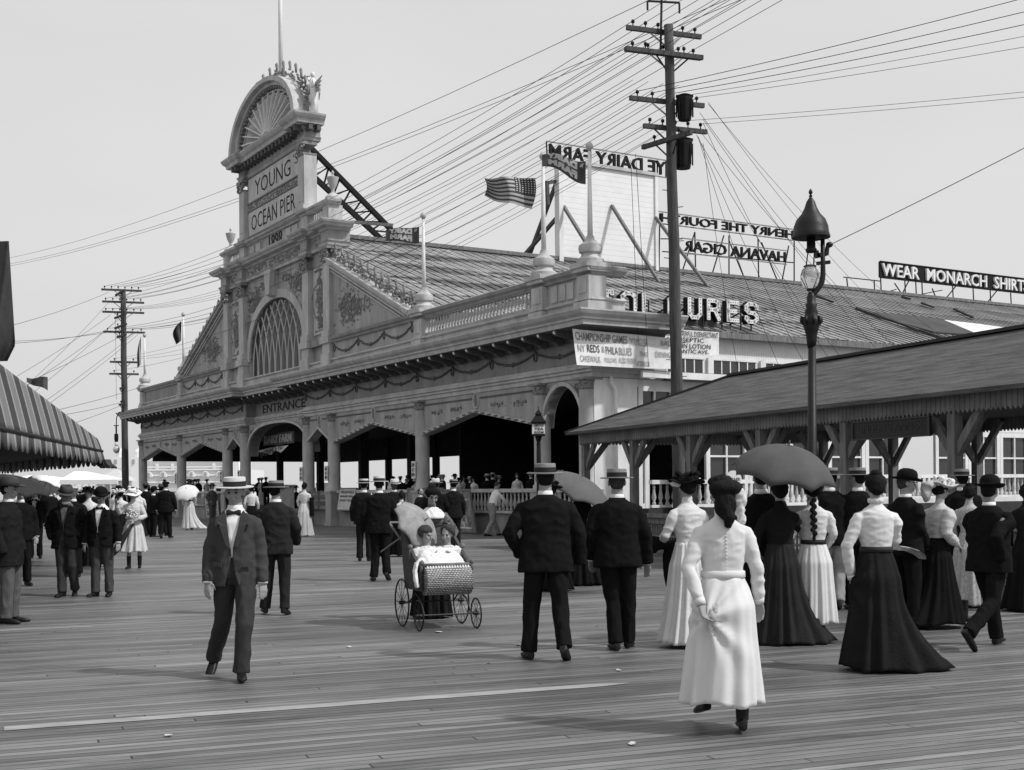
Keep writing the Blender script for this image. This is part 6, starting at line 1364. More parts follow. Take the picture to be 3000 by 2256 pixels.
    for j in range(J+1):
        f = j/J; z = zt+(zb-zt)*f; hipf = min(1, f*4.2); g = f**flare
        ra = waist+.008+(.175-waist)*hipf*.95+(rx[0]-.175)*g; rb = .102+(.165-.102)*hipf+(rx[1]-.165)*g
        cl = swing[0]*g; cf = swing[1]*g+.0-.015*hipf
        row = []
        for i in range(n):
            a = 2*math.pi*i/n; fa = amp*(.15+f*1.15)*(math.sin(nf*a+ph+1.4*math.sin(2*a+ph)+.6*f)*.8+.5*math.sin((nf*1.7)*a+2+ph+.8*math.sin(f*3))) 
            if gather:
                ga, gz, gs = gather; da = math.atan2(math.sin(a-ga), math.cos(a-ga))*ra; dz = f*(zt-zb)-gz; rr_ = math.hypot(da, dz); an_ = math.atan2(dz, da); fa = fa*(1-.6*math.exp(-(rr_/.3)**2))+.03*math.exp(-rr_/.22)*math.sin(an_*8+1.5*math.sin(an_*3))*min(1,rr_/.05)+.035*math.exp(-(rr_/.07)**2)
            l = cl+math.cos(a)*(ra+fa); ff = cf+math.sin(a)*(rb+fa)
            t_ = max(0, math.cos(a-math.atan2(train[1], train[0])))**2.2 if (train[0] or train[1]) else 0; g2 = max(0, (f-.35)/.65)**2
            l += train[0]*t_*g2; ff += train[1]*t_*g2
            zz = z+ (0.012*math.sin(5*a+ph) if f > .9 else 0)
            if gather: da = math.atan2(math.sin(a-gather[0]), math.cos(a-gather[0])); zz += gather[2]*math.exp(-(da/.7)**2)*f*f
            row.append(P(l, ff, zz))
        rows.append(row)
    mb = MB(); mb.loft(rows, cap=False); o = mb.build('skirt', skirt, root, True, fix=False); md = o.modifiers.new('t', 'SOLIDIFY'); md.thickness = .006
    if belt: m = MB(); m.loft([ring(P(0,0,z), F.L, F.Fw, (waist+o_)*k, (.1+o_)*k, 28, 2.2) for z, o_ in ((1.03,.006),(1.035,.016),(1.075,.014),(1.08,.004))]); m.build('belt', belt, root, True)
    for key in 'AB':
        sd = -1 if key == 'A' else 1; kn, an, pi_ = (feet or {}).get(key, (0,(sd*.08,0,.08),0)); m = MB(); shoe(m, P(*an), F.Fw+F.L*sd*.15, k*.88, R(pi_)); m.tube([P(*an), P(an[0],an[1],an[2]+.2)], [.042*k,.05*k], 10); m.build('boot', SHOE, root, 2)
    return root
def spot(px_, py_, top, hatx=0.):
    """ground point and the figure's full height from photo rows; hatx = how far a hat stands above the crown at 1.72 m"""
    b = ground_at(px_, py_); full = at(px_, top, b.y).z; return b, full/(1+hatx/1.72)
HB = .045 # boater top above crown
def pose(F=None): pass
# --- young man walking towards the camera
b, H = spot(694,1984,1386,HB); b.x = at(694,1984,b.y).x
man(b, H, 2, 'young man in open grey jacket, bow tie and light boater facing the camera', SUITG, TROU, 'boater', HAIRM, 2, open_front=True, head_yaw=-3, head_pitch=4, seed=1, width=.9, hem=.462,
    arms={'A': ((-.218,.0,1.11),(-.225,.07,.84)), 'B': ((.205,-.02,1.1),(.235,.04,.83))},
    feet={'A': ((-.12,-.04,.5),(-.255,-.3,.145),-38), 'B': ((.105,.2,.47),(.075,.2,.085),4)}, skin=SKIN)
# --- man behind him, seen from the back
b, H = spot(812,1802,1400,HB); man(b, H, 186, 'man in dark grey suit and brown straw hat, seen from behind by the young man', M_('charcoal_suit', .022,.95,.12,30,.3,spec=.06), None, 'boater', HAIRD, 2, head_yaw=-28, seed=2, straw=STRAWD, hands=(0,0), width=.98,
    arms={'A': ((-.26,-.02,1.12),(-.25,.1,.92)), 'B': ((.25,0,1.1),(.2,.1,.9))}, feet={'A': ((-.1,.0,.48),(-.1,-.06,.1),-8), 'B': ((.12,.05,.48),(.16,.1,.1),0)})
# --- the two men with their backs to the camera
b, H = spot(1602,1932,1346,HB); man(b, H, 181, 'broad man in black suit and tall boater seen from behind, one hand in his pocket', SUITK, None, 'boater', HAIRD, 2, seed=3, width=1.12, hem=.45, straw=STRAWD, hands=(0,1), head_pitch=-2,
    arms={'B': ((.325,-.05,1.12),(.225,.09,.93)), 'A': ((-.3,.0,1.12),(-.31,.05,.85))}, feet={'B': ((.13,.03,.47),(.155,.02,.085),0), 'A': ((-.12,-.05,.47),(-.145,-.2,.14),-25)})
b, H = spot(1812,1904,1363,HB); man(b, H, 178, 'slim man in black suit and boater seen from behind, gloves in hand', SUITK, None, 'boater', HAIRM, 2, seed=4, width=1.06, hem=.46, straw=STRAWD,
    arms={'B': ((.26,-.02,1.12),(.25,.08,.88)), 'A': ((-.27,-.02,1.1),(-.285,.05,.84))}, feet={'B': ((.05,.03,.47),(.03,-.05,.085),0), 'A': ((-.1,.06,.47),(-.1,.14,.085),0)})
# --- woman in white walking away
b, H = spot(2122,2140,1392,.0); rw = woman(b, H, 183, 'woman in long white dress seen from behind, gathering her skirt in the foreground', DRESSW, DRESSW, None, HAIRD, 2, seed=1, hem=.19, rx=(.275,.25), nf=9, amp=.016, waist=.135, width=1.0, puff=1.0, skin=SKIN,
    arms={'B': ((.25,-.06,1.1),(.185,-.165,.87)), 'A': ((-.225,-.02,1.1),(-.255,.04,.86))}, feet={'A': ((-.08,0,.47),(-.1,-.1,.09),0), 'B': ((.07,.1,.5),(.09,.22,.16),-15)}, gather=(-.95,.27,.02), flare=.85, head_yaw=12, swing=(.02,.02), bun=False, belt=DRESSW)
F = Fig(b, H, 183); k = F.k
m = MB(); m.ell(F.p(-.02*k,-.02,1.635*k), (.11*k,.12*k,.06*k)); m.ell(F.p(-.0,-.09*k,1.52*k), (.075*k,.05*k,.1*k)); m.tube([F.p(.0,-.1*k,1.5*k),F.p(-.02,-.12*k,1.43*k),F.p(-.01,-.11*k,1.37*k)], [.045*k,.04*k,.025*k], 10); finish(m, 'hair_roll', HAIRD, rw, .009, folds(.006,(30,30,12),3), 1)
m = MB()
for l, z, a_, c_ in ((-.11,1.6,.05,.035),(-.125,1.55,.045,.05),(-.12,1.48,.035,.05),(-.13,1.42,.03,.045)): m.ell(F.p(l*k,.0,z*k), (a_*k,.03*k,c_*k))
finish(m, 'hat_ribbon', BLOUSE, rw, .01, folds(.012,(25,25,25),5), 1)
m = MB()
for j in range(13): m.ell(F.p(0,(-.105-.012*math.sin(j*.25))*k,(1.36-.024*j)*k), .006*k, 6, 4)
m.build('back_buttons', BLOUSE, rw, True)
# --- woman at her left
b, H = spot(2018,1893,1362,.1); rw = woman(b, H, 200, 'woman in white blouse and pale skirt with black trimmed hat, carrying a coat', BLOUSE, M_('pale_skirt',.6,.9,.08,6,.2), 'flower', HAIRD, 2, seed=2, hem=.05, rx=(.27,.25), amp=.016, arms={'B': ((.24,.02,1.12),(.17,.24,1.05)), 'A': ((-.2,0,1.12),(-.1,.2,1.05))}, swing=(.04,0))
F = Fig(b, H, 200); k = F.k; m = MB(); m.loft([ring(F.p(.02*k,.16*k,z*k), F.L, F.Fw, a_*k, .1*k) for z, a_ in ((.52,.12),(.7,.16),(.9,.17),(1.02,.14),(1.06,.08))]); m.ell(F.p(.3*k,.2*k,1.02*k), (.14*k,.08*k,.09*k)); finish(m, 'carried_coat', SUITK, rw, .014, folds(.014,(12,12,4),2), 2)
m = MB(); m.ell(F.p(.1*k,.03*k,1.63*k),(.07*k,.05*k,.03*k)); m.ell(F.p(-.12*k,0,1.66*k),(.05*k,.05*k,.03*k)); finish(m, 'hat_ribbon', BLOUSE, rw, .01, folds(.01,(30,30,30),1), 1)
# --- couple under the grey umbrella
b, H = spot(2288,1884,1406,.0); woman(b, H, 180, 'woman in dark blouse and long dark grey skirt under the big umbrella', SUITD, SKIRTG, None, HAIRD, 2, seed=3, hem=.02, rx=(.34,.3), train=(-.22,0), amp=.02, waist=.13, arms={'A': ((-.2,.1,1.2),(-.12,.2,1.3)), 'B': ((.25,0,1.12),(.22,.1,.92))}, hands=(0,1), bun=True)
ub = b
b, H = spot(2386,1878,1404,.0); rw = woman(b, H, 176, 'girl in white dress with black belt and long dark braid, her arm round her companion', DRESSW, DRESSW, None, HAIRD, 2, seed=5, hem=.2, rx=(.225,.21), amp=.014, belt=BAND, waist=.118, arms={'B': ((.24,-.06,1.13),(.43,-.16,1.03)), 'A': ((-.21,0,1.13),(-.16,.14,1.0))}, hands=(1,0), feet={'A': (0,(-.03,-.06,.09),0), 'B': (0,(.06,.1,.09),0)}, head_pitch=4)
F = Fig(b, H, 176); k = F.k; m = MB()
for j in range(11): m.ell(F.p((.02+.012*(1 if j % 2 else -1))*k, (-.11-.005*j)*k, (1.5-.035*j)*k), (.03*k,.026*k,.028*k), 10, 7)
m.ell(F.p(.02*k,-.15*k,1.1*k),(.02*k,.02*k,.035*k)); finish(m, 'braid', HAIRD, rw, .008, folds(.004,(40,40,30),2), 1)
m = MB(); m.ell(F.p(-.0*k,-.0*k,1.64*k),(.12*k,.12*k,.05*k)); m.ell(F.p(0,-.03*k,1.6*k),(.1*k,.1*k,.06*k)); finish(m, 'flat_hat', FELT, rw, .012, None, 1)
yu = ub.y-.05; c = at(2292,1408,yu); r_ = 156/F_*yu
u = umbrella(None, c, r_, at(2292,1304,yu).z-c.z, UMB, 'large plain grey umbrella held over the women in front of the shed', (R(17),R(2),R(20)), grp=None)
# --- men beyond them
b, H = spot(2234,1866,1366,.0); man(b, H, 182, 'man in black coat with white collar, his head hidden by the big umbrella', SUITK, None, None, HAIRD, 1, seed=6, width=1.05, hands=(0,0))
b, H = spot(2436,1786,1362,HB); man(b, H, 183, 'man in dark jacket, light trousers and flat boater beside the shed post', SUITK, TROUL, 'boater', HAIRD, 1, seed=7, width=1.08, feet={'A': ((-.1,0,.47),(-.05,-.15,.12),-15), 'B': ((.1,0,.47),(.1,.1,.09),0)}, straw=STRAWD)
b, H = spot(2516,1786,1362,HB); man(b, H, 170, 'man in black suit and dark banded boater right of the shed post, head turned', SUITK, None, 'boater', HAIRD, 1, seed=8, head_yaw=40, straw=STRAWD)
# --- woman in blouse and sweeping dark skirt
b, H = spot(2570,1962,1386,.0); rw = woman(b, H, 184, 'woman in high collared white blouse holding up her sweeping dark skirt, right foreground', BLOUSE, M_('charcoal_skirt',.015,.95,.2,6,.3,spec=.05), None, HAIRD, 2, seed=7, hem=.02, rx=(.31,.28), train=(-.34,-.05), nf=10, amp=.02, waist=.128, belt=BAND, puff=1.08, width=1.0, arms={'B': ((.27,-.02,1.08),(.215,.02,.80)), 'A': ((-.2,.06,1.13),(-.1,.2,1.0))}, hands=(0,1), gather=(.15,.3,.03), flare=1.3)
F = Fig(b, H, 184); k = F.k; m = MB()
for j in range(18): a = j*.35; m.ell(F.p(math.cos(a)*.055*k,math.sin(a)*.055*k,(1.475+.008*(j % 2))*k),(.02*k,.016*k,.022*k),7,5)
finish(m, 'ruffled_collar', BLOUSE, rw, .008, None, 1)
# --- old man in bowler facing right
b, H = spot(2655,1842,1354,.12); rm_ = man(b, H, 118, 'man in black bowler hat facing right, carrying newspapers, beyond the dark skirted woman', SUITK, None, 'bowler', HAIRM, 2, seed=9, hem=.47, head_yaw=-30, head_pitch=8, arms={'A': ((-.2,.0,1.12),(-.1,.22,.92)), 'B': ((.22,0,1.12),(.16,.2,.92))}, skin=SKIN)
p_ = ground_at(2668,1842); m = MB(); 
for j in range(4): m.tube([(0,0,j*.012),(.1,.02,-.01+j*.01),(.2,.03,-.05+j*.012),(.27,.04,-.1+j*.012)], [(.1,.008)]*4, 8, ref=(0,1,0))
o = m.build('newspapers', M_('newsprint',.38,.9,.4,30), None, loc=at(2630,1610,p_.y-.3)); tag(o, 'folded newspapers held by the man in the bowler hat', 'newspaper')
# --- woman with veil hat, facing right
b, H = spot(2745,1838,1390,.06); rw = woman(b, H, 112, 'woman in loose pale blouse and black skirt with a light veiled hat, facing right', M_('pale_blouse',.5,.9,.1,9,.3), SKIRTK, 'flowerlight', HAIRD, 2, seed=8, hem=.06, rx=(.3,.36), train=(0,-.2), amp=.016, puff=1.35, arms={'A': ((-.2,-.02,1.1),(-.16,.16,.97)), 'B': ((.2,0,1.12),(.12,.2,1.0))}, feet={'A': (0,(-.05,.36,.11),15), 'B': (0,(.05,-.12,.1),0)}, lean=.05, head_pitch=14, hands=(1,0), hat_tilt=.15)
F = Fig(b, H, 112); k = F.k; m = MB(); m.ell(F.p(0,-.14*k,1.58*k),(.06*k,.05*k,.12*k)); m.ell(F.p(0,-.1*k,1.66*k),(.08*k,.08*k,.05*k)); finish(m, 'veil', M_('pale_veil',.42,.9,.1,9,.3), rw, .012, folds(.02,(14,14,10),4), 2)
# --- dark striding man at the right edge
b, H = spot(2900,1897,1370,.12); man(b, H, 128, 'heavy man in black suit and bowler striding to the right at the right edge', SUITK, None, 'bowler', HAIRD, 2, seed=10, width=1.12, hem=.45, head_yaw=10, head_pitch=6, skin=SKIND, arms={'A': ((-.22,-.22,1.14),(-.2,-.1,.92)), 'B': ((.26,.1,1.12),(.26,.22,.92))}, feet={'A': ((-.1,-.1,.48),(-.08,-.5,.2),-50), 'B': ((.1,.18,.49),(.08,.26,.09),3)}, hands=(0,1))
b, H = spot(2842,1776,1420,.0); woman(b, H, 150, 'woman in light speckled dress mostly hidden behind the striding man', LIGHTD, LIGHTD, None, HAIRD, 1, seed=11, hem=.04, rx=(.34,.3), amp=.02)
b, H = spot(2832,1768,1365,HB); man(b+V((.1,.4,0)), H, 180, 'man in dark suit and straw boater behind the veiled hat', SUITK, None, 'boater', HAIRD, 1, seed=12, straw=STRAWD)
b, H = spot(3010,1790,1420,.0); woman(b, H, 160, 'woman in long dark skirt cut by the right edge of the picture', SUITD, SKIRTK, None, HAIRD, 1, seed=13, hem=.03)
# --- couple with umbrella between the two men
b, H = spot(1700,1713,1415,.0); woman(b, H, 182, 'woman in black dress under the tilted umbrella between the two men', SUITK, SKIRTK, None, HAIRD, 1, seed=14, hem=.02, rx=(.42,.36), amp=.03); yb = b.y
b, H = spot(1618,1730,1400,.08); woman(b, H, 175, 'woman in dark coat and trimmed black hat half hidden behind the broad man', SUITD, SKIRTK, 'flower', HAIRD, 1, seed=15, hem=.03)
umbrella(None, at(1680,1452,yb-.2), .62, .33, M_('umbrella_mid',.1,.85,.15,4), 'mid grey umbrella with pale edge between the two men in black', (R(12),R(24),0))
# --- the group further back in the middle
b, H = spot(1113,1702,1389,HB); man(b, H, 183, 'black suited man with tipped pale boater, nearer of two men left of the carriage', SUITK, None, 'boater', HAIRD, 2, seed=16, width=1.08, feet={'B': ((.06,.02,.48),(.1,-.04,.085),0), 'A': ((-.09,.02,.47),(-.12,-.05,.14),-25)}, hands=(0,0))
b, H = spot(1068,1644,1398,HB); man(b, H, 176, 'man in dark suit and boater on the left of the pair left of the carriage', SUITD, None, 'boater', HAIRD, 1, seed=17, hands=(0,0))
b, H = spot(1156,1612,1394,.12); man(b, H, 20, 'dark faced man in white soft hat facing the camera behind the pair of men', SUITD, None, 'panama', HAIRD, 1, seed=18, skin=M_('dark_skin',.06,.6))
b, H = spot(1178,1630,1440,.0); woman(b, H, 180, 'woman in white blouse partly hidden left of the carriage woman', BLOUSE, SKIRTK, None, HAIRD, 1, seed=19, hem=.05)
b, H = spot(1278,1622,1391,.12); man(b, H, 178, 'man in black coat and wide white panama seen from behind the carriage woman', SUITK, None, 'panama', HAIRD, 1, seed=20, width=1.1, hands=(0,0))
b, H = spot(1330,1612,1400,HB); man(b, H, 190, 'man in dark suit and boater beside the leaning poster frame', SUITD, None, 'boater', HAIRD, 1, seed=21, straw=STRAWD, hands=(0,0))
b, H = spot(1232,1585,1428,.0); man(b, H*.98, 60, 'small boy in dark clothes near the dark panel on the porch rail', SUITK, None, None, HAIRD, 1, seed=22)
# overalls boy leaning at the rail
b, H = spot(1442,1571,1411,.0); man(b, H*1.0, 122, 'boy in white shirt and pale overalls leaning over the porch balustrade', SHIRT, M_('overalls',.22,.9,.25,9,.3), None, HAIRM, 1, seed=23, lean=.16, head_pitch=45, suspend=True, collar=False, arms={'A': ((-.22,.3,1.15),(-.15,.45,1.0)), 'B': ((.22,.2,1.1),(.1,.35,.95))}, feet={'A': ((-.1,-.05,.47),(-.1,-.28,.09),0), 'B': ((.08,.12,.47),(.08,.28,.09),0)})
# white gown
b, H = spot(893,1571,1415,.0); rw = woman(b, H, 168, 'woman in trailing pale gown seen from behind near the entrance, dark jacket on her arm', M_('pale_gown',.6,.9,.08,7,.3), M_('pale_gown',.6), None, HAIRD, 1, seed=24, hem=.02, rx=(.3,.3), train=(.25,-.1), amp=.02, belt=None)
F = Fig(b, H, 168); k = F.k; m = MB(); m.loft([ring(F.p(-.24*k,.02,z*k), F.L, F.Fw, .06*k, .12*k) for z in (.65,.85,1.1,1.25)]); finish(m, 'carried_jacket', SUITK, rw, .02, folds(.015), 1)
b, H = spot(738,1574,1419,.03); woman(b, H, 183, 'woman in white blouse, black skirt and small dark hat behind the young man', BLOUSE, SKIRTK, 'flower', HAIRD, 1, seed=25, hem=.03)
b, H = spot(622,1532,1413,.08); man(b, H, 60, 'man in grey suit standing hands on hips beside the painted OPEN AIR board', M_('mid_suit',.075,.9,.25,9,.3), None, 'fedora', HAIRD, 1, seed=26, arms={'A': ((-.32,-.05,1.15),(-.2,.06,.98)), 'B': ((.3,-.02,1.13),(.18,.06,.98))})
b, H = spot(676,1538,1425,.0); man(b, H, 140, 'dark clothed man standing left of the young man hat in the background', SUITK, None, 'cap', HAIRD, 1, seed=27)
# parasol woman
b, H = spot(555,1553,1412,.0); woman(b, H, 188, 'woman in pale dress with wind blown skirt under a white parasol', M_('pale_gown'), M_('pale_gown'), None, HAIRD, 1, seed=28, hem=.07, rx=(.25,.25), train=(-.38,-.1), amp=.02, belt=BAND)
umbrella(None, at(548,1448,b.y-.35), .50, .3, UMBW, 'white parasol tilted back over the woman with wind blown skirt', (R(38),R(-8),R(10)))
b, H = spot(487,1577,1410,.0); man(b, H, 182, 'man in black suit and flat cap walking away, left of the white parasol', SUITK, None, 'cap', HAIRD, 1, seed=29, width=1.1, band=SUITK, feet={'A': ((-.09,.02,.47),(-.1,.05,.09),0), 'B': ((.1,0,.48),(.12,-.12,.12),-20)})
b, H = spot(455,1536,1425,.0); woman(b, H, 170, 'woman in long dark cloak left of the man in the flat cap', SUITD, M_('dark_cloak',.03,.9,.3,6,.3), None, HAIRD, 1, seed=30, hem=.02, rx=(.45,.4), flare=.9)
# girl with flowers
b, H = spot(392,1668,1424,.05); rw = woman(b, H, 6, 'girl in ruffled light dress and pale bonnet holding flowers and a closed umbrella', M_('pale_blouse'), M_('light_dress',.5,.85,.12,9,.3), 'sun', HAIRM, 2, seed=31, hem=.38, rx=(.31,.26), nf=11, amp=.024, waist=.13, head_pitch=22, puff=1.15, arms={'A': ((-.28,.06,1.2),(-.3,.2,1.38)), 'B': ((.24,.0,1.12),(.14,.2,1.08))}, feet={'A': (0,(-.09,.05,.085),0), 'B': (0,(.12,-.02,.09),0)}, swing=(-.04,0))
F = Fig(b, H, 6); k = F.k; m = MB(); rr = random.Random(3)
for j in range(38): m.ell(F.p(rr.gauss(.0,.055)*k,(.2+rr.uniform(-.04,.05))*k,(1.17+rr.gauss(0,.06))*k),(.022*k,.022*k,.02*k),6,4)
fl_ = m.build('bouquet', BLOUSE, None, True, loc=b); tag(fl_, 'bunch of white flowers held at the chest of the girl in the bonnet', 'flowers')
m = MB(); m.tube([F.p(.05*k,.22*k,.98*k),F.p(-.08*k,.24*k,.8*k),F.p(-.3*k,.26*k,.45*k),F.p(-.42*k,.27*k,.27*k),F.p(-.5*k,.28*k,.15*k)], [.02*k,.05*k,.085*k,.03*k,.006*k], 10); o = m.build('closed_umbrella', UMBK, None, True, loc=b); tag(o, 'closed black umbrella slanting down in front of the girl in the bonnet', 'umbrella')
# the two young men at left
b, H = spot(300,1747,1413,.12); man(b, H, -6, 'young man in bowler hat and black jacket, walking just left of the bonneted girl', SUITK, SUITG, 'bowler', HAIRM, 2, seed=32, open_front=True, head_yaw=28, head_pitch=14, width=1.02, hem=.47, arms={'A': ((-.25,.0,1.12),(-.26,.06,.87)), 'B': ((.26,-.02,1.12),(.29,.04,.88))}, feet={'A': ((-.09,.03,.47),(-.08,.08,.085),3), 'B': ((.1,-.02,.47),(.13,.02,.085),0)})
b, H = spot(197,1747,1405,.12); man(b, H, 2, 'man in grey felt hat, grey waistcoat and open black coat at the left', SUITK, TROU, 'fedora', HAIRD, 2, seed=33, open_front=True, vest=VEST, head_yaw=30, head_pitch=16, width=1.08, hem=.44, skin=SKIND, arms={'A': ((-.3,-.04,1.13),(-.22,.05,.92)), 'B': ((.3,-.03,1.14),(.2,.06,.95))}, hands=(0,0), feet={'A': ((-.08,.02,.47),(-.05,.08,.085),0), 'B': ((.1,.06,.48),(.1,-.08,.12),-15)})
b, H = spot(104,1636,1415,.12); man(b, H, 14, 'man in dark suit and bowler with white shirt front, third from the left edge', SUITK, None, 'bowler', HAIRM, 2, seed=34, open_front=True, head_yaw=-50, width=1.02)
b, H = spot(26,1826,1405,.0); man(b, H, 88, 'man in long dark coat and grey trousers cut by the left edge of the picture', SUITD, TROUL and M_('greyer_trousers',.08,.9,.2,8,.3), 'fedora', HAIRD, 2, seed=35, width=1.1, hem=.4, hands=(0,0))
umbrella(None, at(30,1440,15.9), .5, .2, UMBK, 'dark umbrella above the man cut by the left edge', (R(5),R(12),0))
b, H = spot(62,1716,1425,.0); man(b, H, 30, 'man in dark suit behind the one cut by the left edge', SUITK, None, 'cap', HAIRD, 1, seed=36)
b, H = spot(216,1690,1420,HB); man(b, H, 4, 'man in dark suit and pale boater partly hidden behind the grey waistcoat man', SUITK, None, 'boater', HAIRD, 1, seed=37)
b, H = spot(262,1660,1425,.03); woman(b, H, 0, 'woman in white blouse between the felt hat and the bowler at the left', BLOUSE, SKIRTK, 'flower', HAIRD, 1, seed=38, hem=.04)
b, H = spot(355,1612,1430,.05); woman(b, H, 185, 'woman in white blouse and dark skirt with pale hat behind the girl in the bonnet', BLOUSE, SKIRTK, 'flowerlight', HAIRD, 1, seed=39, hem=.04)
b, H = spot(428,1560,1410,.08); man(b, H, 180, 'man in black with broad black hat beyond the girl in the bonnet', SUITK, None, 'fedora', HAIRD, 1, seed=40)
umbrella(None, at(128,1432,34), .55, .34, UMBW, 'small white parasol in the crowd at the far left', (R(-20),R(15),0))
# ---- baby carriage, mother and children
def carriage():
    c = ground_at(1292,1838); yaw = R(22); root = empty('baby_carriage', c, yaw); root.scale = (1.08,)*3; tag(root, 'wicker baby carriage with thin spoked wheels facing the camera', 'baby carriage')
    # local: x right, y away, z up
    WK = stripes_mat('wicker', .27, .08, .035, .35, 2, var=.35, bump=.8)
    nt = WK.node_tree; L = nt.links; N = nt.nodes
    tc = [n for n in N if n.type == 'TEX_COORD'][0]; br = N.new('ShaderNodeTexBrick'); mp = N.new('ShaderNodeMapping'); mp.inputs['Rotation'].default_value = (R(90),0,0); L.new(tc.outputs['Object'], mp.inputs[0]); L.new(mp.outputs[0], br.inputs[0]); br.inputs['Scale'].default_value = 1; br.inputs['Brick Width'].default_value = .034; br.inputs['Row Height'].default_value = .019; br.inputs['Mortar Size'].default_value = .0035
    br.inputs['Color1'].default_value = (.45,.45,.45,1); br.inputs['Color2'].default_value = (.3,.3,.3,1); br.inputs['Mortar'].default_value = (.03,.03,.03,1); L.new(br.outputs['Color'], N['Principled BSDF'].inputs['Base Color'])
    def wheel(x, y, r, nm='wheel'):
        o = empty('wheel', (x, y, r)); o.parent = root; n = 28
        MB().tube([(0, math.cos(2*math.pi*k/n)*r*.98, math.sin(2*math.pi*k/n)*r*.98) for k in range(n+1)], .009, 6, cap=False).build('rim', IRON, o, True)
        mb = MB(); 
        for k in range(12): a = 2*math.pi*k/12; mb.tube([(0,0,0),(0,math.cos(a)*r*.97,math.sin(a)*r*.97)], .0032, 4)
        mb.build('spokes', IRON, o); MB().tube([(-.03,0,0),(.03,0,0)], .02, 8).build('hub', IRON, o)
    wheel(-.31,-.22,.155); wheel(.31,-.22,.155); wheel(-.33,.30,.25); wheel(.33,.30,.25)
    MB().tube([(-.33,-.22,.155),(.33,-.22,.155)], .009, 6).build('front_axle', IRON, root); MB().tube([(-.35,.3,.25),(.35,.3,.25)], .009, 6).build('rear_axle', IRON, root)
    mb = MB()
    for s_ in (-1,1): mb.tube([(s_*.25,-.22,.155),(s_*.25,-.1,.3),(s_*.24,.1,.36),(s_*.25,.3,.25)], .009, 6)
    mb.build('springs', IRON, root)
    # footwell: rolled wicker front
    mb = MB(); prof = []
    for k in range(15): a = R(100)-R(200)*k/14; prof.append((-.20-.15*math.cos(a)*.9, .50+.145*math.sin(a)))
    prof = [(y, z) for y, z in prof]; inner = [(y+.03, z) for y, z in reversed(prof)]
    mb.prism(prof+inner, -.245, .245, 'yz'); mb.build('wicker_front', WK, root)
    MB().tube([(-.27,-.2,.665),(.27,-.2,.665)], .018, 8).build('front_rail', OLDW, root, True)
    mb = MB()
    for s_ in (-1,1): mb.ell((s_*.27,-.2,.69), .026); mb.tube([(s_*.27,-.2,.6),(s_*.27,-.2,.68)], .015, 6)
    mb.build('rail_knobs', OLDW, root, True)
    mb = MB(); 
    for k in range(16): mb.ell((-.22+.0293*k,-.245,.63), (.014,.012,.03), 6, 5)
    mb.build('lace_edge', SHIRT, root, True)
    for s_ in (-1,1): MB().prism([(-.2,.4),(.32,.4),(.42,.78),(.44,1.0),(.3,.92),(.0,.74),(-.2,.64)], s_*.275-.015, s_*.275+.015, 'yz').build('side_panel', M_('dark_wicker',.06,.8,.4,30,.4), root)
    MB().prism([(.30,.4),(.33,.4),(.46,1.02),(.42,1.02)], -.26, .26, 'yz').build('back_panel', M_('dark_wicker',.06), root); MB().box(-.26,.26,-.2,.31,.4,.42).build('floor', M_('dark_wicker'), root)
    MB().tube([(-.3,.4,.9),(-.33,.7,1.06),(-.31,.78,1.08),(.31,.78,1.08),(.33,.7,1.06),(.3,.4,.9)], .013, 8).build('handle', OLDW, root, True)
    rr = random.Random(2)
    for s_ in (-1,1):
        m = MB(); m.ell((s_*.29,.12,.84), .028); m.tube([(s_*.29,.12,.7),(s_*.29,.12,.82)], .015, 6); m.build('arm_knob', OLDW, root, True)
    # blanket draped over the left side
    def bl(u, v):
        if v < .5: return V((-.27+.5*u*(1-v)*1.0+.04*v, -.18+.3*(u)+.0, .70+.12*math.sin(v*3)+.02*math.sin(u*14)))
        return V((0,0,0))
    q = [ring(V((0,y,z)), V((1,0,0)), V((0,0,1)), a_, h_, 20, 2.6) for y, z, a_, h_ in ((-.2,.58,.235,.09),(-.1,.63,.24,.13),(.05,.67,.24,.15),(.18,.70,.23,.14),(.26,.7,.15,.1))]
    m = MB(); m.loft(q); m.loft([ring(V((x,y,z)), V((.3,1,0)).normalized(), V((-1,.3,0)).normalized(), a_, .022, 14, 2.4) for x, y, z, a_ in ((-.24,-.08,.72,.1),(-.29,-.1,.68,.12),(-.315,-.12,.6,.125),(-.32,-.16,.52,.12),(-.315,-.2,.44,.07))])
    bk_ = finish(m, 'blanket', SHIRT, None, .012, folds(.012,(14,14,14),6), 2); bk_.location = c; bk_.rotation_euler = (0,0,yaw); bk_.scale = (1.08,)*3; tag(bk_, 'white blanket over the children, hanging down the left side of the carriage', 'blanket')
    return c, yaw
cc, cyaw = carriage()
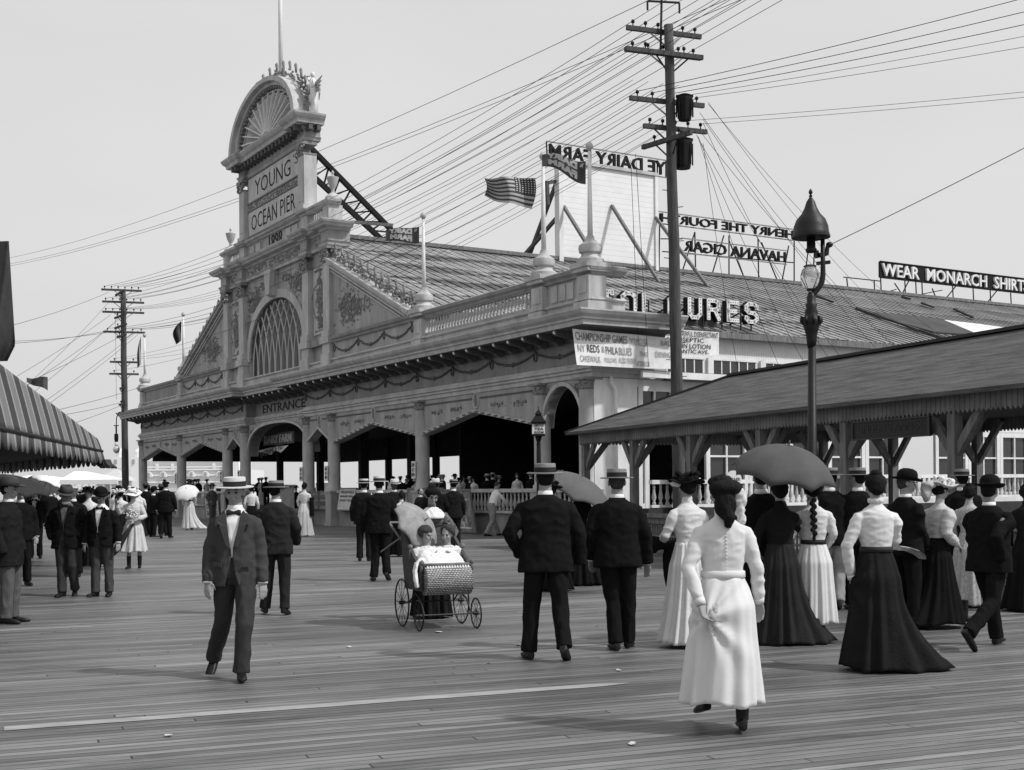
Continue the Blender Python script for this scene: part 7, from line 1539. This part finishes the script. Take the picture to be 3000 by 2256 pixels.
def child(x, y, hyaw, pitch, lab, hair, seed):
    rot = Matrix.Rotation(cyaw, 3, 'Z'); b = cc+rot @ V((x*1.08, y*1.08, -.015)); root = empty('person', b); tag(root, lab, 'person'); s = .8
    a = cyaw+R(hyaw); Lh = V((math.cos(a), math.sin(a), 0)); Fh0 = V((math.sin(a), -math.cos(a), 0)); cp, sp_ = math.cos(R(pitch)), math.sin(R(pitch)); Fh = Fh0*cp-V((0,0,1))*sp_; Uh = V((0,0,1))*cp+Fh0*sp_; hc = V((0,-.02,1.055))
    L = V((math.cos(cyaw), math.sin(cyaw), 0)); Fw = V((math.sin(cyaw), -math.cos(cyaw), 0)); sd = 1 if x < 0 else -1
    m = MB(); head(m, hc, Lh, Fh, Uh, s); m.tube([V((0,0,.9)), V((0,0,.96)), hc-Uh*.04], [.05,.034,.035], 10); m.loft([ring(V((0,0,z)), L, Fw, a_, .06) for z, a_ in ((.62,.09),(.75,.09),(.88,.1),(.92,.05))])
    for q in (-1,1):
        e = V((0,0,0))+L*q*.13+Fw*.05+V((0,0,.78)); w = L*(q*.03+sd*.06)+Fw*.16+V((0,0,.83)); m.tube([L*q*.09+V((0,0,.88)), e, w], [.03,.028,.02], 8); hand(m, w, (w-e), V((0,0,1)), L*-q, .6, .6)
    m.tube([L*.05+V((0,0,.64)), L*.05+Fw*.25+V((0,0,.62))], .045, 8); m.tube([-L*.05+V((0,0,.64)), -L*.05+Fw*.25+V((0,0,.62))], .045, 8)
    finish(m, 'body', SKIN, root, .008, None, 1); eyes(root, hc, Lh, Fh, Uh, s, False)
    m = MB(); rr = random.Random(seed)
    for j in range(80):
        th = rr.uniform(0,6.28); ph = rr.uniform(-.5,1.5); d = Lh*math.cos(th)*math.cos(ph)+Fh*math.sin(th)*math.cos(ph)*(1 if ph > .35 or math.sin(th) < .15 else -.6)+Uh*math.sin(ph)
        m.ell(hc+Uh*.028*s-Fh*.01*s+d*.088*s, .031*s, 7, 5)
    finish(m, 'curly_hair', hair, root, .009, folds(.005,(50,50,50),seed), 0)
    m = MB(); m.loft([ring(V((0,0,z)), L, Fw, a_, b_) for z, a_, b_ in ((.6,.16,.13),(.7,.14,.11),(.8,.115,.09),(.88,.115,.085),(.93,.06,.05))])
    for q in (-1,1): m.tube([L*q*.07+V((0,0,.89)), L*q*.12+Fw*.0+V((0,0,.86)), L*q*.14+Fw*.03+V((0,0,.8))], [.05,.058,.04], 10)
    finish(m, 'dress', DRESSW, root, .009, folds(.008,(25,25,15),seed), 1); return root
child(-.11,.16,38,10,'small child in white with brown hair sitting at the left in the carriage',HAIRM,1)
child(.13,.14,-42,10,'curly haired small child in white at the right in the carriage, hand to mouth',HAIRM,2)
b = V(((1262-1500)/F_*(cc.y+1.05), cc.y+1.05, 0)); Hm = at(1244,1432,b.y).z+.03
LACE = M_('patterned_lace', .12, .9, .85, 34, .4)
woman(b, Hm, 8, 'woman in dark patterned dress and big dark hair bending over the carriage handle', LACE, M_('dark_skirt_b',.014,.95,.3,6,.3,spec=.05), None, HAIRD, 2, seed=41, hem=.03, rx=(.25,.24), lean=.16, head_pitch=26, head_yaw=12, puff=1.25, arms={'A': ((-.33,.0,1.16),(-.24,.3,1.04)), 'B': ((.3,.06,1.12),(.2,.32,1.04))}, waist=.14)
m = MB(); F = Fig(b, Hm, 8); k = F.k; m.loft([ring(F.p(0,(.16*.95+f)*k,z*k), F.L, F.Fw, a_*k, b_*k) for z, a_, b_, f in ((1.30,.15,.13,.03),(1.36,.17,.12,.02),(1.41,.12,.095,.02),(1.45,.06,.06,.01))]); o = finish(m, 'shawl', SHIRT, None, .012, folds(.01,(20,20,10),2), 1); o.location = b; tag(o, 'white lace shawl on the shoulders of the carriage woman', 'shawl')
pr = umbrella(None, at(1213,1547,b.y-.75), .34, .17, M_('parasol_tan',.25,.9,.3,9,.2), 'tan parasol held half turned beside the carriage woman', V((.72,-.42,.5)).to_track_quat('Z','Y').to_euler())
# ---- crowd: templates then copies
protos = {}
def proto(kind):
    if kind in protos: return None
    o0 = V((0,0,0))
    f = {'mb': lambda: man(o0, 1.72, 0, 'x', SUITK, None, 'boater', HAIRD, 0, seed=1, hands=(0,0)), 'mk': lambda: man(o0, 1.72, 0, 'x', SUITK, None, 'bowler', HAIRD, 0, seed=2, hands=(0,0)), 'mf': lambda: man(o0, 1.72, 0, 'x', SUITD, None, 'fedora', HAIRD, 0, seed=3), 'mc': lambda: man(o0, 1.72, 0, 'x', SUITG, None, 'cap', HAIRD, 0, seed=4),
         'ww': lambda: woman(o0, 1.66, 0, 'x', BLOUSE, SKIRTK, 'flower', HAIRD, 0, seed=5), 'wl': lambda: woman(o0, 1.66, 0, 'x', M_('pale_gown'), M_('pale_gown'), 'flowerlight', HAIRD, 0, seed=6), 'wk': lambda: woman(o0, 1.66, 0, 'x', SUITD, SKIRTK, 'flower', HAIRD, 0, seed=7), 'wn': lambda: woman(o0, 1.66, 0, 'x', BLOUSE, SKIRTG, None, HAIRM, 0, seed=8)}[kind]
    protos[kind] = f(); return protos[kind]
used = set()
def extra(kind, base, H, yaw, lab, grp):
    p = proto(kind)
    if p is None: p = copy_tree(protos[kind])
    p.location = base; s = H/(1.72 if kind[0] == 'm' else 1.66); p.scale = (s, s, s); p.rotation_euler = (R(rr.uniform(-3,3)), R(rr.uniform(-3,3)), R(yaw+rr.uniform(-35,35))); p['label'] = lab; p['group'] = grp; p['category'] = 'person'; p['kind'] = 'thing'
rr = random.Random(21)
DESC = {'mb':'man in black suit and straw boater','mk':'man in black suit and bowler','mf':'man in dark suit and soft felt hat','mc':'man in grey suit and cap','ww':'woman in white blouse and dark hat','wl':'woman in pale dress and light hat','wk':'woman in black dress and dark hat','wn':'bareheaded woman in white blouse'}
WH = {'far': 'in the distant crowd at the far left', 'porch': 'inside the dark porch', 'ent': 'near the entrance arch', 'mid': 'by the distant utility pole'}
def crowd(n, xs, ys, where, grp, kinds='mb mk mf mc ww wl wk wn mb mk mf wk'):
    for i in range(n):
        kd = rr.choice(kinds.split()); x = rr.uniform(*xs); y = rr.uniform(*ys); b = ground_at(x, y); extra(kd, b, (1.62 if kd[0] == 'w' else 1.72)*rr.uniform(.95,1.04), rr.choice([0,180,20,170,-30,90,200]), DESC[kd]+' '+WH[where], grp)
crowd(40, (60,470), (1492,1522), 'far', 'distant crowd at the left')
crowd(24, (120,480), (1522,1575), 'mid', 'crowd by the distant utility pole')
crowd(9, (560,960), (1500,1535), 'ent', 'people by the entrance', 'mb mk mf ww wk wk')
for i in range(50):
    t = rr.uniform(1.5, 19.0) if i < 38 else rr.uniform(34,50); s = -rr.uniform(.4, 2.4) if i < 38 else -rr.uniform(.6,6); kd = rr.choice('mb mf mb wk ww wn wl mb'.split()); b = fp(t, s)+V((0,0,.69)); extra(kd, b, rr.uniform(1.25,1.45) if i < 38 else 1.6, rr.choice([0,-40,30,150,180]), DESC[kd]+' '+WH['porch'], 'people on the porch')
for i in range(8):
    kd = rr.choice('mb mf wk mk'.split()); b = fp(rr.uniform(23.5,30.5), -rr.uniform(1,9)); extra(kd, b, rr.uniform(1.6,1.75), rr.choice([0,180,30]), DESC[kd]+' inside the entrance arch', 'people inside the entrance arch')
